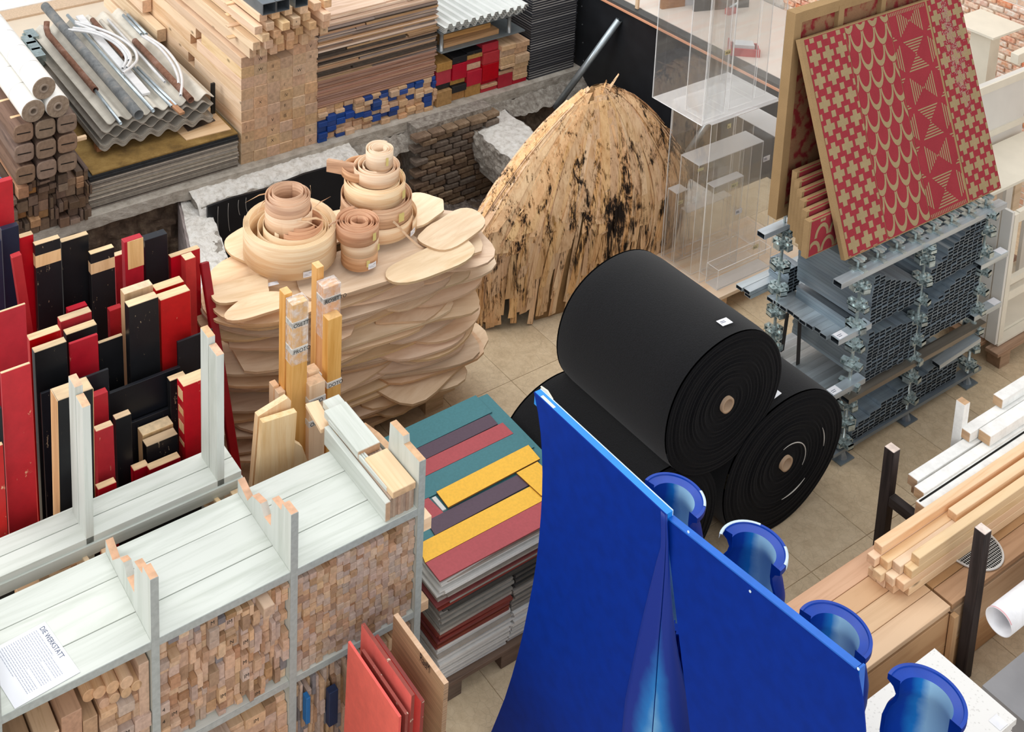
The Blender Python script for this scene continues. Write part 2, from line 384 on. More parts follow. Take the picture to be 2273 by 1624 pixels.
# cross wall with white broken top, left
def cw1(u, v): return (3.345-.62*v+(.20+.10*v)*u+.02*nz((v*9, u*3, 1)), 7.56-1.98*v, -.115-.02*u)
w1 = struct(rough_grid('wall_cross_left', cw1, 16, 90, .018, M_plaster, None, 13, 4, (.1, 0, 1)))
mb = MB(); mb.prism([(3.345, 7.56), (3.54, 7.56), (3.02, 5.58), (2.73, 5.58)], 'z', -.8, -.135); mb.build('wall_core', M_rough, w1)
mb = MB(); mb.prism([(3.325, 7.56), (3.345, 7.56), (3.08, 6.72), (3.06, 6.72)], 'z', -.7, -.12); mb.build('shutter_board', wood('weathered_board', '#8c8379', '#6b6259', None, .8, 1, ax='Y'), w1)
# cross wall with white broken top, right
def cw2(u, v): return (5.80-.16*v+.42*u+.05*nz((v*7, u, 8)), 7.5-2.0*v, -.125-.03*(1-u)**3)
w2 = struct(rough_grid('wall_cross_right', cw2, 24, 90, .006, M_plaster, None, 15, 14, (0, 0, 1)))
rough_grid('broken_side', lambda u, v: (5.80-.16*u-.05*v*(1-v)*3+.05*v, 7.48-1.9*u, -.12-(.30+.16*u)*v), 110, 40, .028, M_rough, w2, 13, 6, (-1, 0, 0))
mb = MB(); mb.prism([(5.86, 7.5), (6.18, 7.5), (6.0, 5.5), (5.72, 5.5)], 'z', -.5, -.16); mb.build('wall_core', M_rough, w2)
rough_grid('broken_side', lambda u, v: (6.22-.16*u, 7.48-1.9*u, -.12-.3*v), 60, 20, .03, M_rough, w2, 13, 16, (1, 0, 0))
# old brickwork at the foot of the bank
bw = struct(MB().box((5.26, 7.36, -.76), (6.0, 7.6, .0)).build('wall_pit_brick', M_rough))
M_obrick = [earthmat('old_brick_%d' % k, a, b, c, 16) for k, (a, b, c) in enumerate((('#5d4a3c', '#7d6653', '#95806c'), ('#66523f', '#8a725a', '#a18c74'), ('#5b4d43', '#75675b', '#8d8073')))]
rr = random.Random(3)
z = -.73; row = 0
while z < -.06:
    h = .050; x = 5.27-(.07 if row % 2 else 0)
    while x < 5.99:
        l = rr.uniform(.12, .17)
        me = mesh('brick', *cbox(l-.010, .09, h-.009, .006), [rr.choice(M_obrick)])
        o = obj('brick', me, None, bw, (x+l/2, 7.335+rr.uniform(-.012, .012), z+h/2)); o.rotation_euler = (rr.uniform(-.03, .03), rr.uniform(-.02, .02), rr.uniform(-.04, .04)); x += l
    z += h; row += 1
# near lip of the excavation
rough_grid('near_lip', lambda u, v: (1.9+5.2*u, 5.5-.02*v+.03*v*nz((u*20, 0, 0)), 0-.7*v), 120, 14, .02, M_rough, fl, 10, 9, (0, 1, 0))
# ============================================================ platform with black side at the right-hand end
M_plat = wood('pale_platform_plywood', '#e6d4bd', '#dcc7ad', None, .5, .35, knots=False)
mb = MB(); mb.box((7.1, 5.0, -1.0), (7.13, 7.7, .70)); pf = struct(mb.build('wall_platform', M_blackply))
mb = MB(); mb.box((7.085, 5.0, .70), (8.2, 7.7, .715)); mb.build('plywood_edge', wood('plywood_edge', '#c99a76', '#b5835f', None, .6, 1, ax='Y'), pf)
mb = MB(); mb.box((7.10, 5.0, .715), (8.2, 7.7, .74)); mb.build('dark_edging', plain('grey_edging', '#4c4d4d', .5), pf)
mb = MB(); mb.box((7.19, 5.0, .74), (8.2, 7.7, .745)); mb.build('platform_top', M_plat, pf)
mb = MB()
for k in range(5):
    mb.lathe([(0, -.004), (.006, -.003), (.006, 0)], (7.1, 7.55-.02*k, .55-.16*k), 8, 'x')
mb.build('screw_head', plain('screw', '#9aa0a4', .4, .8), pf)
# ============================================================ brick wall at the right
M_mort = earthmat('lime_mortar', '#c9bfb2', '#e2dad0', '#efeae3', 20)
def brickwall():
    m, nt, N, L, B = newmat('old_brick_wall'); tc = N.new('ShaderNodeTexCoord'); sp = N.new('ShaderNodeSeparateXYZ'); L.new(tc.outputs['Object'], sp.inputs[0]); cb_ = N.new('ShaderNodeCombineXYZ'); L.new(sp.outputs['Y'], cb_.inputs[0]); L.new(sp.outputs['Z'], cb_.inputs[1])
    b = N.new('ShaderNodeTexBrick'); L.new(cb_.outputs[0], b.inputs['Vector']); b.inputs['Scale'].default_value = 1.0; b.inputs['Brick Width'].default_value = .116; b.inputs['Row Height'].default_value = .047; b.inputs['Mortar Size'].default_value = .006; b.inputs['Mortar Smooth'].default_value = .4
    b.inputs['Color1'].default_value = lin('#d9a285'); b.inputs['Color2'].default_value = lin('#e6d2bd'); b.inputs['Mortar'].default_value = lin('#e2dad0'); b.inputs['Bias'].default_value = .1
    n = nd(N, 'ShaderNodeTexNoise', i_Scale=30.0, i_Detail=6.0); L.new(tc.outputs['Object'], n.inputs['Vector']); r = ramp(N, [(.35, (.8, .8, .8, 1)), (.7, (1.1, 1.08, 1.05, 1))]); L.new(n.outputs[0], r.inputs[0])
    L.new(mixc(N, L, 1.0, b.outputs['Color'], r.outputs[0], 'MULTIPLY'), B.inputs['Base Color']); B.inputs['Roughness'].default_value = .95; bump(N, L, B, b.outputs['Fac'], .6, -.01); return m
wr = struct(MB().box((8.23, 2.0, 0), (8.4, 6.36, 3.2)).build('wall_right', brickwall()))
MB().box((8.228, 6.362, 0), (8.4, 8.5, 3.2)).build('plaster_field', M_mort, wr)
def wbrick(name, a, b):
    m, nt, N, L, B = newmat(name); v, t = coords(N, L, (60, 60, 60)); n = nd(N, 'ShaderNodeTexNoise', i_Scale=.7, i_Detail=6.0); L.new(v, n.inputs['Vector'])
    r = ramp(N, [(.35, lin(a)), (.62, lin(b))]); L.new(n.outputs[0], r.inputs[0]); L.new(rnd_value(N, L, r.outputs[0], .9, 1.08, .2), B.inputs['Base Color']); B.inputs['Roughness'].default_value = .9; bump(N, L, B, n.outputs[0], .5, .006); return m
M_wb = [wbrick('red_brick', '#c87553', '#e0b294'), wbrick('pale_brick', '#d8c0a8', '#eadbc8'), wbrick('rosy_brick', '#cf9c83', '#e6cdb8'), wbrick('whitewashed_brick', '#e3dbd0', '#d8a88c')]
bme = [mesh('brick', *cbox(.104, .03, .038, .006), [m]) for m in M_wb]
for (y0, y1, z0, z1) in ((4.2, 5.05, .35, 1.5), (6.02, 6.36, .3, .95)):
    z = z0; row = 0
    while z < z1:
        y = y0+(.055 if row % 2 else 0)
        while y < y1:
            o = obj('brick', rr.choice(bme), None, wr, (8.227, y, z)); o.rotation_euler = (rr.uniform(-.05, .05), rr.uniform(-.04, .04), math.pi/2+rr.uniform(-.04, .04)); y += .112+rr.uniform(0, .008)
        z += .047; row += 1
# ============================================================ far side: the stored stacks along the curb
FY = 7.57
R2 = random.Random(22)
M_pine = wood('planed_pine', '#dcbf94', '#cfae80', '#cdab80', .55, 1.0, (.94, 1.06))
M_pineold = wood('stored_timber', '#dcc097', '#c8a87a', '#c3a27a', .6, 1.0, (.88, 1.08))
M_dark = wood('dark_oak', '#6c5745', '#4a3a2e', '#8a745b', .7, 1.0, (.8, 1.15))
M_dark2 = wood('dark_offcut', '#5c4a3a', '#3d3026', '#6e5a45', .75, 1.0, (.65, 1.25))
M_tan = wood('tan_offcut', '#a97f54', '#8d6640', '#a0774d', .7, 1.0, (.9, 1.1))
def stick(name, x, z, w, h, y0, y1, mat, label, cat, group, c=.0025, jx=0):
    o = beam(name, (x, y0, z+h/2), (x+jx, y1, z+h/2), w, h, mat, None, c)
    return tag(o, label, cat, group)
# --- round-edged dark beams, three by three, with a sawn slit in each end
def octa(w, h, c): return [(-w/2+c, -h/2), (w/2-c, -h/2), (w/2, -h/2+c), (w/2, h/2-c), (w/2-c, h/2), (-w/2+c, h/2), (-w/2, h/2-c), (-w/2, -h/2+c)]
def octme():
    poly = []
    for k in range(24):     # rounded square
        a = 2*math.pi*k/24; ca, sa = math.cos(a), math.sin(a)
        p = 4.2; r = (abs(ca)**p+abs(sa)**p)**(-1/p); poly.append((r*ca*.067, r*sa*.065))
    mb = MB(); n = 24
    vs = [(0, p[0], p[1]) for p in poly]+[(1.62, p[0], p[1]) for p in poly]+[(-.006, p[0]*.9, p[1]*.9) for p in poly]
    fs = [(i, (i+1) % n, n+(i+1) % n, n+i) for i in range(n)]+[tuple(range(n, 2*n))]
    fs += [(2*n+i, 2*n+(i+1) % n, (i+1) % n, i) for i in range(n)]+[tuple(range(2*n, 3*n))[::-1]]
    mb.add(vs, fs); return mesh('round_edged_beam', mb.v, mb.f, [M_dark])
om = octme(); M_slit = plain('slit', '#241b14', .9)
slit = mesh('slit', *(lambda m: (m.v, m.f))(MB().box((-.0075, -.045, -.004), (.002, .045, .004))), [M_slit])
pos = ('left', 'middle', 'right'); rowz = ((.765, 'top'), (.620, 'middle'), (.470, 'bottom'))
for zc, rn in rowz:
    for xc, cn in zip((2.207, 2.348, 2.492), pos):
        o = obj('dark_beam', om, None, None, None, Matrix.Translation((xc, 7.46+R2.uniform(-.012, .012), zc)) @ Matrix.Rotation(math.pi/2, 4, 'Z'))
        tag(o, f'dark round-edged beam with slit end, {rn} row, {cn} column, under the white rolls', 'beam', 'dark round-edged beams under the white rolls')
        s = obj('slit', slit, None, o, (0, 0, 0)); s.rotation_euler = (.06, 0, 0)
for k, (px, py, z) in enumerate(((8, 222, .83), (33, 258, .83), (18, 312, .545), (172, 305, .62))):
    p = at(px, py, z)
    o = beam('spacer', (p.x-.03, p.y, z-.012), (p.x+.06, p.y, z-.012), .028, .026, M_pine)
    tag(o, 'small raw pine spacer stick poking out '+('under the left white roll, far one', 'under the left white roll, near one', 'left of the dark beams, low down', 'right of the dark beams')[k], 'spacer')
# --- mixed dark offcuts below them
x = 2.10; k = 0; oc = 0
while x < 2.655:
    oc += 1; orow = 0
    w = R2.choice((.055, .07, .075)); z = 0.0; top = .385 if x < 2.48 else .30 if x < 2.55 else .345
    if x+w > 2.665: w = 2.665-x
    while z < top-.015:
        orow += 1; h = min(R2.choice((.04, .055, .07, .08)), top-z)
        if h < .02: break
        m = R2.choice((M_dark2, M_dark2, M_dark2, M_dark, M_tan))
        if R2.random() < .22 and h > .05:
            for s in (0, 1): stick('dark_offcut', x+w*(.25+.5*s), z, w/2-.004, h-.003, 7.50+R2.uniform(-.03, .05), 8.9, M_dark2, f'{("left", "right")[s]} half-width dark offcut below the round-edged beams, {ORD(oc)} column, {ORD(orow)} from the bottom', 'timber', 'dark offcuts beneath the round-edged beams')
        else: stick('dark_offcut', x+w/2, z, w-.004, h-.003, 7.50+R2.uniform(-.04, .06), 8.9, m, f'{"tan" if m is M_tan else "dark brown"} offcut end below the round-edged beams, {ORD(oc)} column, {ORD(orow)} from the bottom', 'timber', 'dark offcuts beneath the round-edged beams')
        z += h
    x += w
# --- three white wrapped fabric rolls
M_rollw = plain('white_wrap_film', '#e9e7e2', .35, 0, .03, 6, .5)
M_rolle = earthmat('roll_end', '#8a7663', '#a08c78', '#b39f8a', 40)
M_core = plain('cardboard_core', '#8f7f70', .8)
def roll_white(cx, cz, y0, y1, r, label):
    t = thing('fabric_roll', label, 'fabric roll', (cx, y0, cz-r), 'white wrapped rolls on the dark beams')
    mb = MB(); n = 7; pr = []
    for k in range(n):
        a = y0+(y1-y0)*k/n; b = y0+(y1-y0)*(k+1)/n
        pr += [(r*.985, a-y0), (r, a-y0+.006), (r, b-y0-.006), (r*.985, b-y0)]
    mb.lathe(pr+[(0, y1-y0)], (cx, y0, cz), 32, 'y'); mb.build('wrap', M_rollw, t, True)
    mb = MB(); mb.lathe([(r*.985, .001), (r*.94, -.004), (r*.42, -.004), (r*.40, .002)], (cx, y0, cz), 32, 'y'); mb.build('end_face', M_rolle, t)
    mb = MB(); mb.lathe([(r*.42, -.004), (r*.40, -.010), (r*.24, -.010), (r*.22, -.002), (r*.2, .12), (0, .12)], (cx, y0, cz), 24, 'y'); mb.build('core', M_core, t, True)
roll_white(2.27, .912, 7.45, 9.35, .0785, 'white wrapped fabric roll lying lower left on the dark beams')
roll_white(2.428, .912, 7.43, 9.35, .0785, 'white wrapped fabric roll lying lower right on the dark beams')
roll_white(2.349, 1.048, 7.46, 9.35, .0785, 'white wrapped fabric roll lying on top of two others')
# --- pile of coated sheets
M_film = earthmat('brown_film_face', '#5d4621', '#8a6c38', '#a3854c', 5)
M_shb = plain('black_sheet_edge', '#2a2b2d', .6, 0, .3, 30); M_shg = plain('grey_sheet_edge', '#8d857b', .8, 0, .18, 40, var=(.7, 1.2)); M_shl = plain('pale_sheet_edge', '#b5aa9b', .8, 0, .15, 40, var=(.8, 1.15))
z = .0; k = 0
while z < .255:
    h = R2.choice((.009, .011, .013, .015)); m = M_shb if z > .205 else R2.choice((M_shg, M_shg, M_shl))
    x0 = 2.672+R2.uniform(-.012, .012); x1 = 3.815+R2.uniform(-.014, .006); y0 = FY+R2.uniform(-.012, .01)
    mb = MB(); mb.prism([(x0, y0), (x1, y0+R2.uniform(-.006, .006)), (x1, 9.6), (x0, 9.6)], 'z', z, z+h-.0022)
    nm = ['lowest'] if k == 0 else []
    solid('coated_sheet', mb, m, f'{"black-edged" if m is M_shb else "grey weathered"} thin sheet, {ORD(k+1)} from the bottom of the flat sheet pile', 'sheet', 'black-edged sheets of the flat pile' if m is M_shb else 'grey sheets of the flat pile')
    z += h; k += 1
ZT = z
mb = MB(); mb.box((2.70, FY+.004, ZT), (3.812, 9.6, ZT+.010)); solid('film_faced_sheet', mb, M_film, 'brown glossy film-faced sheet on top of the flat sheet pile', 'sheet')
mb = MB(); mb.prism([(3.44, 7.66), (3.79, 7.64), (3.80, 8.5), (3.40, 8.5)], 'z', ZT+.010, ZT+.016); solid('yellow_sheet', mb, M_pine, 'small yellow sheet under the corrugated sheets near the pine beams', 'sheet')
mb = MB(); mb.prism([(3.50, 7.76), (3.74, 7.80), (3.76, 8.7), (3.52, 8.7)], 'z', ZT+.017, ZT+.021); solid('dark_sheet', mb, plain('rusty_dark_sheet', '#5b5048', .5, .2), 'dark rusty metal sheet beside the corrugated sheets', 'sheet')
for k, (x, y) in enumerate(((2.88, 7.86), (3.5, 7.9), (2.9, 9.3), (3.5, 9.3))):
    mb = MB(); mb.box((x-.05, y-.03, ZT+(.01 if x < 3 else .0215)), (x+.05, y+.03, .308)); solid('support_block', mb, M_tan, 'tan wood block under the corrugated sheets, '+('front left', 'front right', 'back left', 'back right')[k], 'block')
# --- corrugated fibre-cement sheets
M_corr = plain('fibre_cement', '#a8a196', .85, 0, .14, 14); M_corrt = plain('fibre_cement_light', '#cdc7bb', .8, 0, .1, 12)
def corr(x0, x1, y0, y1, z, amp, per, mat, label, group, th=.006, ph=0, tilt=0):
    n = 72; pt = [(x0+(x1-x0)*k/n, z+tilt*k/n+amp*math.sin(2*math.pi*((x1-x0)*k/n)/per+ph)) for k in range(n+1)]
    poly = pt+[(x, q+th) for x, q in pt[::-1]]; mb = MB(); N_ = n+1
    vs = [(x, y0, q) for x, q in pt]+[(x, y0, q+th) for x, q in pt]+[(x, y1, q) for x, q in pt]+[(x, y1, q+th) for x, q in pt]; fs = []
    for k in range(n):
        fs += [(k, k+1, N_+k+1, N_+k), (2*N_+k, 3*N_+k, 3*N_+k+1, 2*N_+k+1), (k, 2*N_+k, 2*N_+k+1, k+1), (N_+k, N_+k+1, 3*N_+k+1, 3*N_+k)]
    fs += [(0, N_, 3*N_, 2*N_), (n, 2*N_+n, 3*N_+n, N_+n)]
    mb.add(vs, fs); o = solid('corrugated_sheet', mb, mat, label, 'corrugated sheet', group); return o
for k in range(5):
    corr(2.82+R2.uniform(-.004, .004), 3.69+R2.uniform(-.01, .01), 7.745+R2.uniform(-.006, .006), 9.5, .328+.0085*k, .020, .134, M_corr, f'grey corrugated sheet nested in the bottom bundle, {ORD(k+1)} from the bottom', 'nested corrugated sheets at the bottom of the pile', .0055, 2.6)
corr(2.835, 3.685, 7.755, 9.45, .410, .0205, .134, M_corr, 'grey corrugated sheet lying third from the top of the corrugated pile', 'upper corrugated sheets', .006, 2.6-3.14)
corr(2.835, 3.70, 7.75, 9.48, .4585, .0205, .134, M_corr, 'grey corrugated sheet lying second from the top of the corrugated pile', 'upper corrugated sheets', .006, 2.6)
corr(2.885, 3.715, 7.77, 9.5, .5065, .0205, .134, M_corrt, 'pale corrugated sheet on top of the pile with pipes lying on it', 'upper corrugated sheets', .006, 2.6-3.14-.05*2*math.pi/.134)
ZP = .533
# --- pipes and rods on the corrugated sheets
M_rust = earthmat('rusty_iron', '#5a3a2c', '#7f5946', '#98776a', 9); M_steelp = earthmat('old_grey_pipe', '#55575a', '#7c7f80', '#96918b', 8)
M_galv = plain('galvanised_tube', '#b9c4ca', .35, .75, .12, 15); M_conduit = plain('white_conduit', '#d5d5d6', .4); M_hole = plain('dark_inside', '#15130f', .9)
def pipe(name, path, r, mat, label, cat='pipe', group='pipes on the corrugated sheets', n=14, inner=.84, smooth=True):
    mb = MB(); mb.tube(path, r, n, True, inner); return solid(name, mb, mat, label, cat, group, smooth)
def P(px, py, z): return at(px, py, z)
z = ZP+.024; pipe('rusty_pipe', [P(104, 48, z+.05), P(103, 62, z+.01), P(107, 76, z), P(212, 200, z)], .024, M_rust, 'short brown rusty pipe with a bent back end, leftmost on the corrugated sheets')
z = ZP+.036; pipe('grey_pipe', [P(100, 14, z), P(308, 255, z)], .037, M_steelp, 'longest and thickest grey steel pipe on the corrugated sheets', n=20, inner=.9)
z = ZP+.012; pipe('thin_tube', [P(150, 34, z), P(340, 246, z)], .0145, M_galv, 'long thin galvanised tube right of the thick grey pipe')
pipe('thin_rod', [P(206, 193, z+.006), P(268, 274, z)], .012, M_galv, 'bright thin rod poking out of the short rusty pipe')
p0, p1 = P(176, 36, z), P(325, 209, z)
o = beam('white_profile', p0, p1, .062, .02, M_conduit); tag(o, 'flat white rectangular profile lying among the pipes', 'profile', 'pipes on the corrugated sheets')
z = ZP+.02; pipe('rusty_pipe', [P(205, 44, z), P(277, 126, z)], .021, M_rust, 'short rusty pipe under the bundle of bent white conduits')
pipe('cream_pipe', [P(224, 46, z), P(296, 128, z)], .017, M_corrt, 'cream coloured pipe beside the short rusty pipe behind the conduits')
z = ZP+.012; pipe('thin_tube', [P(240, 44, z), P(366, 182, z)], .011, M_conduit, 'thin pale tube running behind the right rusty pipe')
pipe('thin_tube', [P(274, 34, z), P(314, 76, z)], .0145, M_galv, 'short galvanised tube at the far right edge, left one of two')
pipe('thin_tube', [P(284, 33, z), P(325, 76, z)], .0145, M_galv, 'short galvanised tube at the far right edge, right one of two')
z = ZP+.024; pipe('rusty_pipe', [P(299, 91, z), P(424, 222, z)], .025, M_rust, 'long brown rusty pipe near the right edge of the corrugated sheets')
z = ZP+.012; pipe('thin_tube', [P(296, 150, z), P(382, 237, z)], .013, M_galv, 'galvanised tube in the middle, left one of a pair with open ends')
pipe('thin_tube', [P(306, 150, z), P(392, 235, z)], .013, M_galv, 'galvanised tube in the middle, right one of a pair with open ends')
z = ZP+.010; o = beam('rusty_profile', P(375, 225, z), P(405, 252, z), .04, .02, M_tan); tag(o, 'stub of rusty square profile at the front of the corrugated sheets', 'profile', 'pipes on the corrugated sheets')
def arc(pts, z): # smooth curve through photo points at height z
    q = [P(a, b, z) for a, b in pts]; out = []
    for i in range(len(q)-1):
        p0, p1, p2, p3 = q[max(i-1, 0)], q[i], q[i+1], q[min(i+2, len(q)-1)]
        for s in range(6):
            t = s/6; out.append(.5*((2*p1)+(-p0+p2)*t+(2*p0-5*p1+4*p2-p3)*t*t+(-p0+3*p1-3*p2+p3)*t**3))
    return out+[q[-1]]
for k, (pts, lb) in enumerate((([(152, 66), (200, 72), (240, 86), (268, 108), (280, 130), (272, 152)], 'innermost of the bent white conduits'), ([(162, 62), (215, 70), (255, 88), (283, 112), (290, 132), (281, 150)], 'second of the bent white conduits'), ([(167, 48), (215, 62), (262, 82), (296, 108), (304, 132), (292, 148), (273, 162)], 'outermost of the bent white conduits'), ([(168, 52), (220, 72), (262, 96), (284, 122), (286, 134)], 'third of the bent white conduits'))):
    pipe('bent_conduit', arc(pts, .60+.012*(k % 2)), .0115, M_conduit, lb+' lying across the pipes', 'conduit', 'bent white conduits', 10, .75)
for k, (pts, lb) in enumerate((([(316, 80), (352, 104), (380, 138), (394, 168), (396, 186)], 'inner curved white conduit above the right rusty pipe'), ([(322, 79), (362, 104), (392, 140), (404, 176), (401, 212)], 'outer curved white conduit above the right rusty pipe'))):
    pipe('bent_conduit', arc(pts, .575), .0115, M_conduit, lb, 'conduit', 'bent white conduits', 10, .75)
M_blkst = plain('black_steel', '#2b2c2d', .5, .5)
for k, (a, b) in enumerate((((470, 247), (482, 208)),)):
    p = at(*a, .30); mb = MB(); mb.box((p.x, p.y, ZT+.021), (p.x+.03, p.y+.02, .52)); solid('steel_stub', mb, M_blkst, 'short upright black steel stub between corrugated sheets and pine beams', 'steel stub')
M_zinc = plain('zinc_plated', '#a9b8b8', .3, .85, .25, 40)
for k, (px, py) in enumerate(((66, 78), (60, 92), (72, 105), (80, 120))):
    p = at(px, py, .5); mb = MB(); mb.box((p.x-.045, p.y-.06, .27+.0), (p.x+.045, p.y+.06, .5)); mb.box((p.x-.03, p.y-.09, .44), (p.x+.05, p.y+.07, .52)); solid('metal_fitting', mb, M_zinc, 'zinc plated fitting heaped behind the white rolls, '+('farthest', 'second farthest', 'second nearest', 'nearest')[k], 'fitting', 'zinc fittings behind the white rolls')
# --- stack of pine beams
NC, NR = 6, 9; cwid = (4.482-3.838)/NC; rh = .803/9.4
for c in range(NC):
    for r in range(NR+(0 if c in (2, 3) else 1)):
        last = r == NR
        y0 = FY+R2.uniform(-.006, .006); y1 = 9.9
        x = 3.838+cwid*(c+.5)
        if c == 0:      # the outer column is made of lengths with gaps
            y1 = 9.9
            if r in (5, 7): y1 = R2.uniform(8.3, 8.5)
            if r == 8: y1 = 8.25
        hh = rh if not last else rh*.95
        lab = f'squared pine beam end in the big stack, {ORD(c+1)} column from the left, {ORD(r+1)} from the bottom'
        stick('pine_beam', x, r*rh, cwid-.0015, hh-.0015, y0, y1, M_pineold, lab, 'beam', 'pine beams in the big stack' if not last else 'top layer of the big beam stack', .0018)
        if c == 0 and y1 < 9.8: stick('pine_beam', x, r*rh, cwid-.0015, hh-.0015, y1+R2.uniform(.1, .16), 10.0, M_pineold, f'pine beam length behind a gap in the stack side, {ORD(r+1)} layer from the bottom', 'beam', 'beam lengths at the side of the stack', .0018)
for r, (ya, yb) in enumerate(((9.1, 10.1), (8.9, 10.0), (9.2, 10.1))):
    stick('pine_beam', 3.838-.05, .30+r*.14, .08, .11, ya, yb, M_pineold, 'pine beam at the far left side of the stack, '+('lower', 'middle', 'upper')[r], 'beam', 'beam lengths at the side of the stack')
ztop = .86
# loose battens in layers with spacers
zl = ztop+.004; layers = [(.056, .085, (3.90, 3.985, 4.06, 4.13, 4.20, 4.27, 4.335, 4.41), 7.52), (.062, .062, (3.885, 3.975, 4.075, 4.17, 4.275, 4.36, 4.44), 7.44), (.060, .058, (3.93, 4.03, 4.125, 4.225, 4.32, 4.42), 7.40), (.062, .060, (3.87, 3.97, 4.07, 4.175, 4.28, 4.40), 7.36), (.062, .060, (3.92, 4.02, 4.13, 4.24, 4.35, 4.44), 7.36)]
nm = ('lowest', 'second', 'third', 'fourth', 'topmost')
for i, (w, h, xs, y0) in enumerate(layers):
    for xi, x in enumerate(xs):
        stick('pine_batten', x, zl, w, h, y0+R2.uniform(-.05, .06), 9.8, M_pine, f'pine batten in the {nm[i]} loose layer on the beam stack, {ORD(xi+1)} from the left', 'batten', f'{nm[i]} layer of loose battens')
    zl += h
    if i < 4:
        for q, y in enumerate((7.72, 8.6)):
            o = beam('spacer_lath', (3.80+.01*i, y+.03*i, zl+.007), (4.50, y+.03*i, zl+.007), .045, .012, M_pine); tag(o, f'thin cross lath resting on the {nm[i]} loose batten layer, '+('near end' if q == 0 else 'far end'), 'lath')
        zl += .0145
# galvanised box profile on top
M_gbox = plain('galvanised_box', '#7f878d', .4, .7, .15, 12)
t = thing('steel_box_profile', 'grey galvanised double box profile lying on the loose battens', 'profile', (4.02, 7.45, zl))
mb = MB(); x0, x1, h, y0, y1, th = 3.90, 4.12, .085, 7.36, 9.6, .004
for k in range(2):
    a = x0+k*.11; mb.box((a, y0, zl), (a+.106, y1, zl+th)); mb.box((a, y0, zl+h-th), (a+.106, y1, zl+h)); mb.box((a, y0, zl+th), (a+th, y1, zl+h-th)); mb.box((a+.106-th, y0, zl+th), (a+.106, y1, zl+h-th))
mb.build('profile_tube', M_gbox, t)
t = thing('steel_box_profile', 'dark steel box profile right of the galvanised pair on the battens', 'profile', (4.25, 7.45, zl))
mb = MB(); a = 4.16; mb.box((a, y0, zl), (a+.106, y1, zl+th)); mb.box((a, y0, zl+h-th), (a+.106, y1, zl+h)); mb.box((a, y0, zl+th), (a+th, y1, zl+h-th)); mb.box((a+.106-th, y0, zl+th), (a+.106, y1, zl+h-th)); mb.build('profile_tube', M_gbox, t)
# --- blue-ended timbers
M_bend = paint('blue_painted_end', '#2a4a8f', '#b59a76', None, .5, .5, (.8, 1.15)); M_wend = wood('pale_timber_end', '#c4a379', '#b08e66', '#c2a27a', .65, 1, (.85, 1.15))
x = 4.484; col = 0
while x < 5.565:
    w = min(.083*R2.uniform(.95, 1.05), 5.587-x); z = 0; topz = .272; brow = 0
    if w < .03: break
    while z < topz-.012:
        h = min(R2.choice((.03, .036, .042, .05)), topz-z)
        blue = R2.random() < .42; brow += 1
        stick('blue_timber' if blue else 'timber', x+w/2, z, w-.003, h-.002, FY+R2.uniform(-.03, .02), 8.6, M_bend if blue else M_wend, f'timber with {"blue painted" if blue else "bare pale"} end under the thin boards, {ORD(col+1)} column, {ORD(brow)} from the bottom', 'timber', 'blue-ended timbers under the boards' if blue else 'bare-ended timbers among the blue ones')
        z += h
    x += w; col += 1
# --- high pile of thin boards
M_bd = [wood('board_pink', '#a8846a', '#8d6a53', '#8d6a53', .7, 1, (.85, 1.12), False), wood('board_tan', '#a98c68', '#856a4c', '#856a4c', .7, 1, (.75, 1.2), False), wood('board_grey', '#8f8273', '#6b6054', '#6b6054', .75, 1, (.75, 1.2), False), plain('board_dark', '#4a4038', .7, 0, .2, 20), wood('board_pale', '#d3bd9f', '#bda483', '#bda483', .6, 1, (.9, 1.1), False)]
z = .2735; k = 0
while z < 1.01:
    if z < .50: h = .0098; m = M_bd[0]
    else: h = R2.choice((.009, .012, .015, .018)); m = R2.choice((M_bd[1], M_bd[1], M_bd[2], M_bd[1], M_bd[3], M_bd[4]) if z < .94 else (M_bd[4],))
    x0 = 4.476+R2.uniform(-.008, .012)+(0 if z < .9 else .02); x1 = 5.585+R2.uniform(-.02, .006)
    y0 = FY+R2.uniform(-.012, .012)
    adj = 'reddish' if z < .5 else 'weathered' if z < .94 else 'pale clean'; lab = f'thin {adj} board, {ORD(k+1)} from the bottom of the tall board pile'; g = f'{adj} boards of the tall pile'
    if z > .5 and R2.random() < .45:
        xm = R2.uniform(x0+.25, x1-.25)
        for a, b in ((x0, xm-.004), (xm+.004, x1)):
            o = beam('thin_board', (a, y0+.5+R2.uniform(-.01, .01), z+h/2), (b, y0+.5, z+h/2), 1.0, h-.0018, R2.choice(M_bd[1:4]) if z < .94 else m, None, 0); tag(o, lab+(', left piece' if a == x0 else ', right piece'), 'board', g)
    else:
        o = beam('thin_board', (x0, y0+.5, z+h/2), (x1, y0+.5, z+h/2), 1.0, h-.0018, m, None, 0); tag(o, lab, 'board', g)
    z += h; k += 1
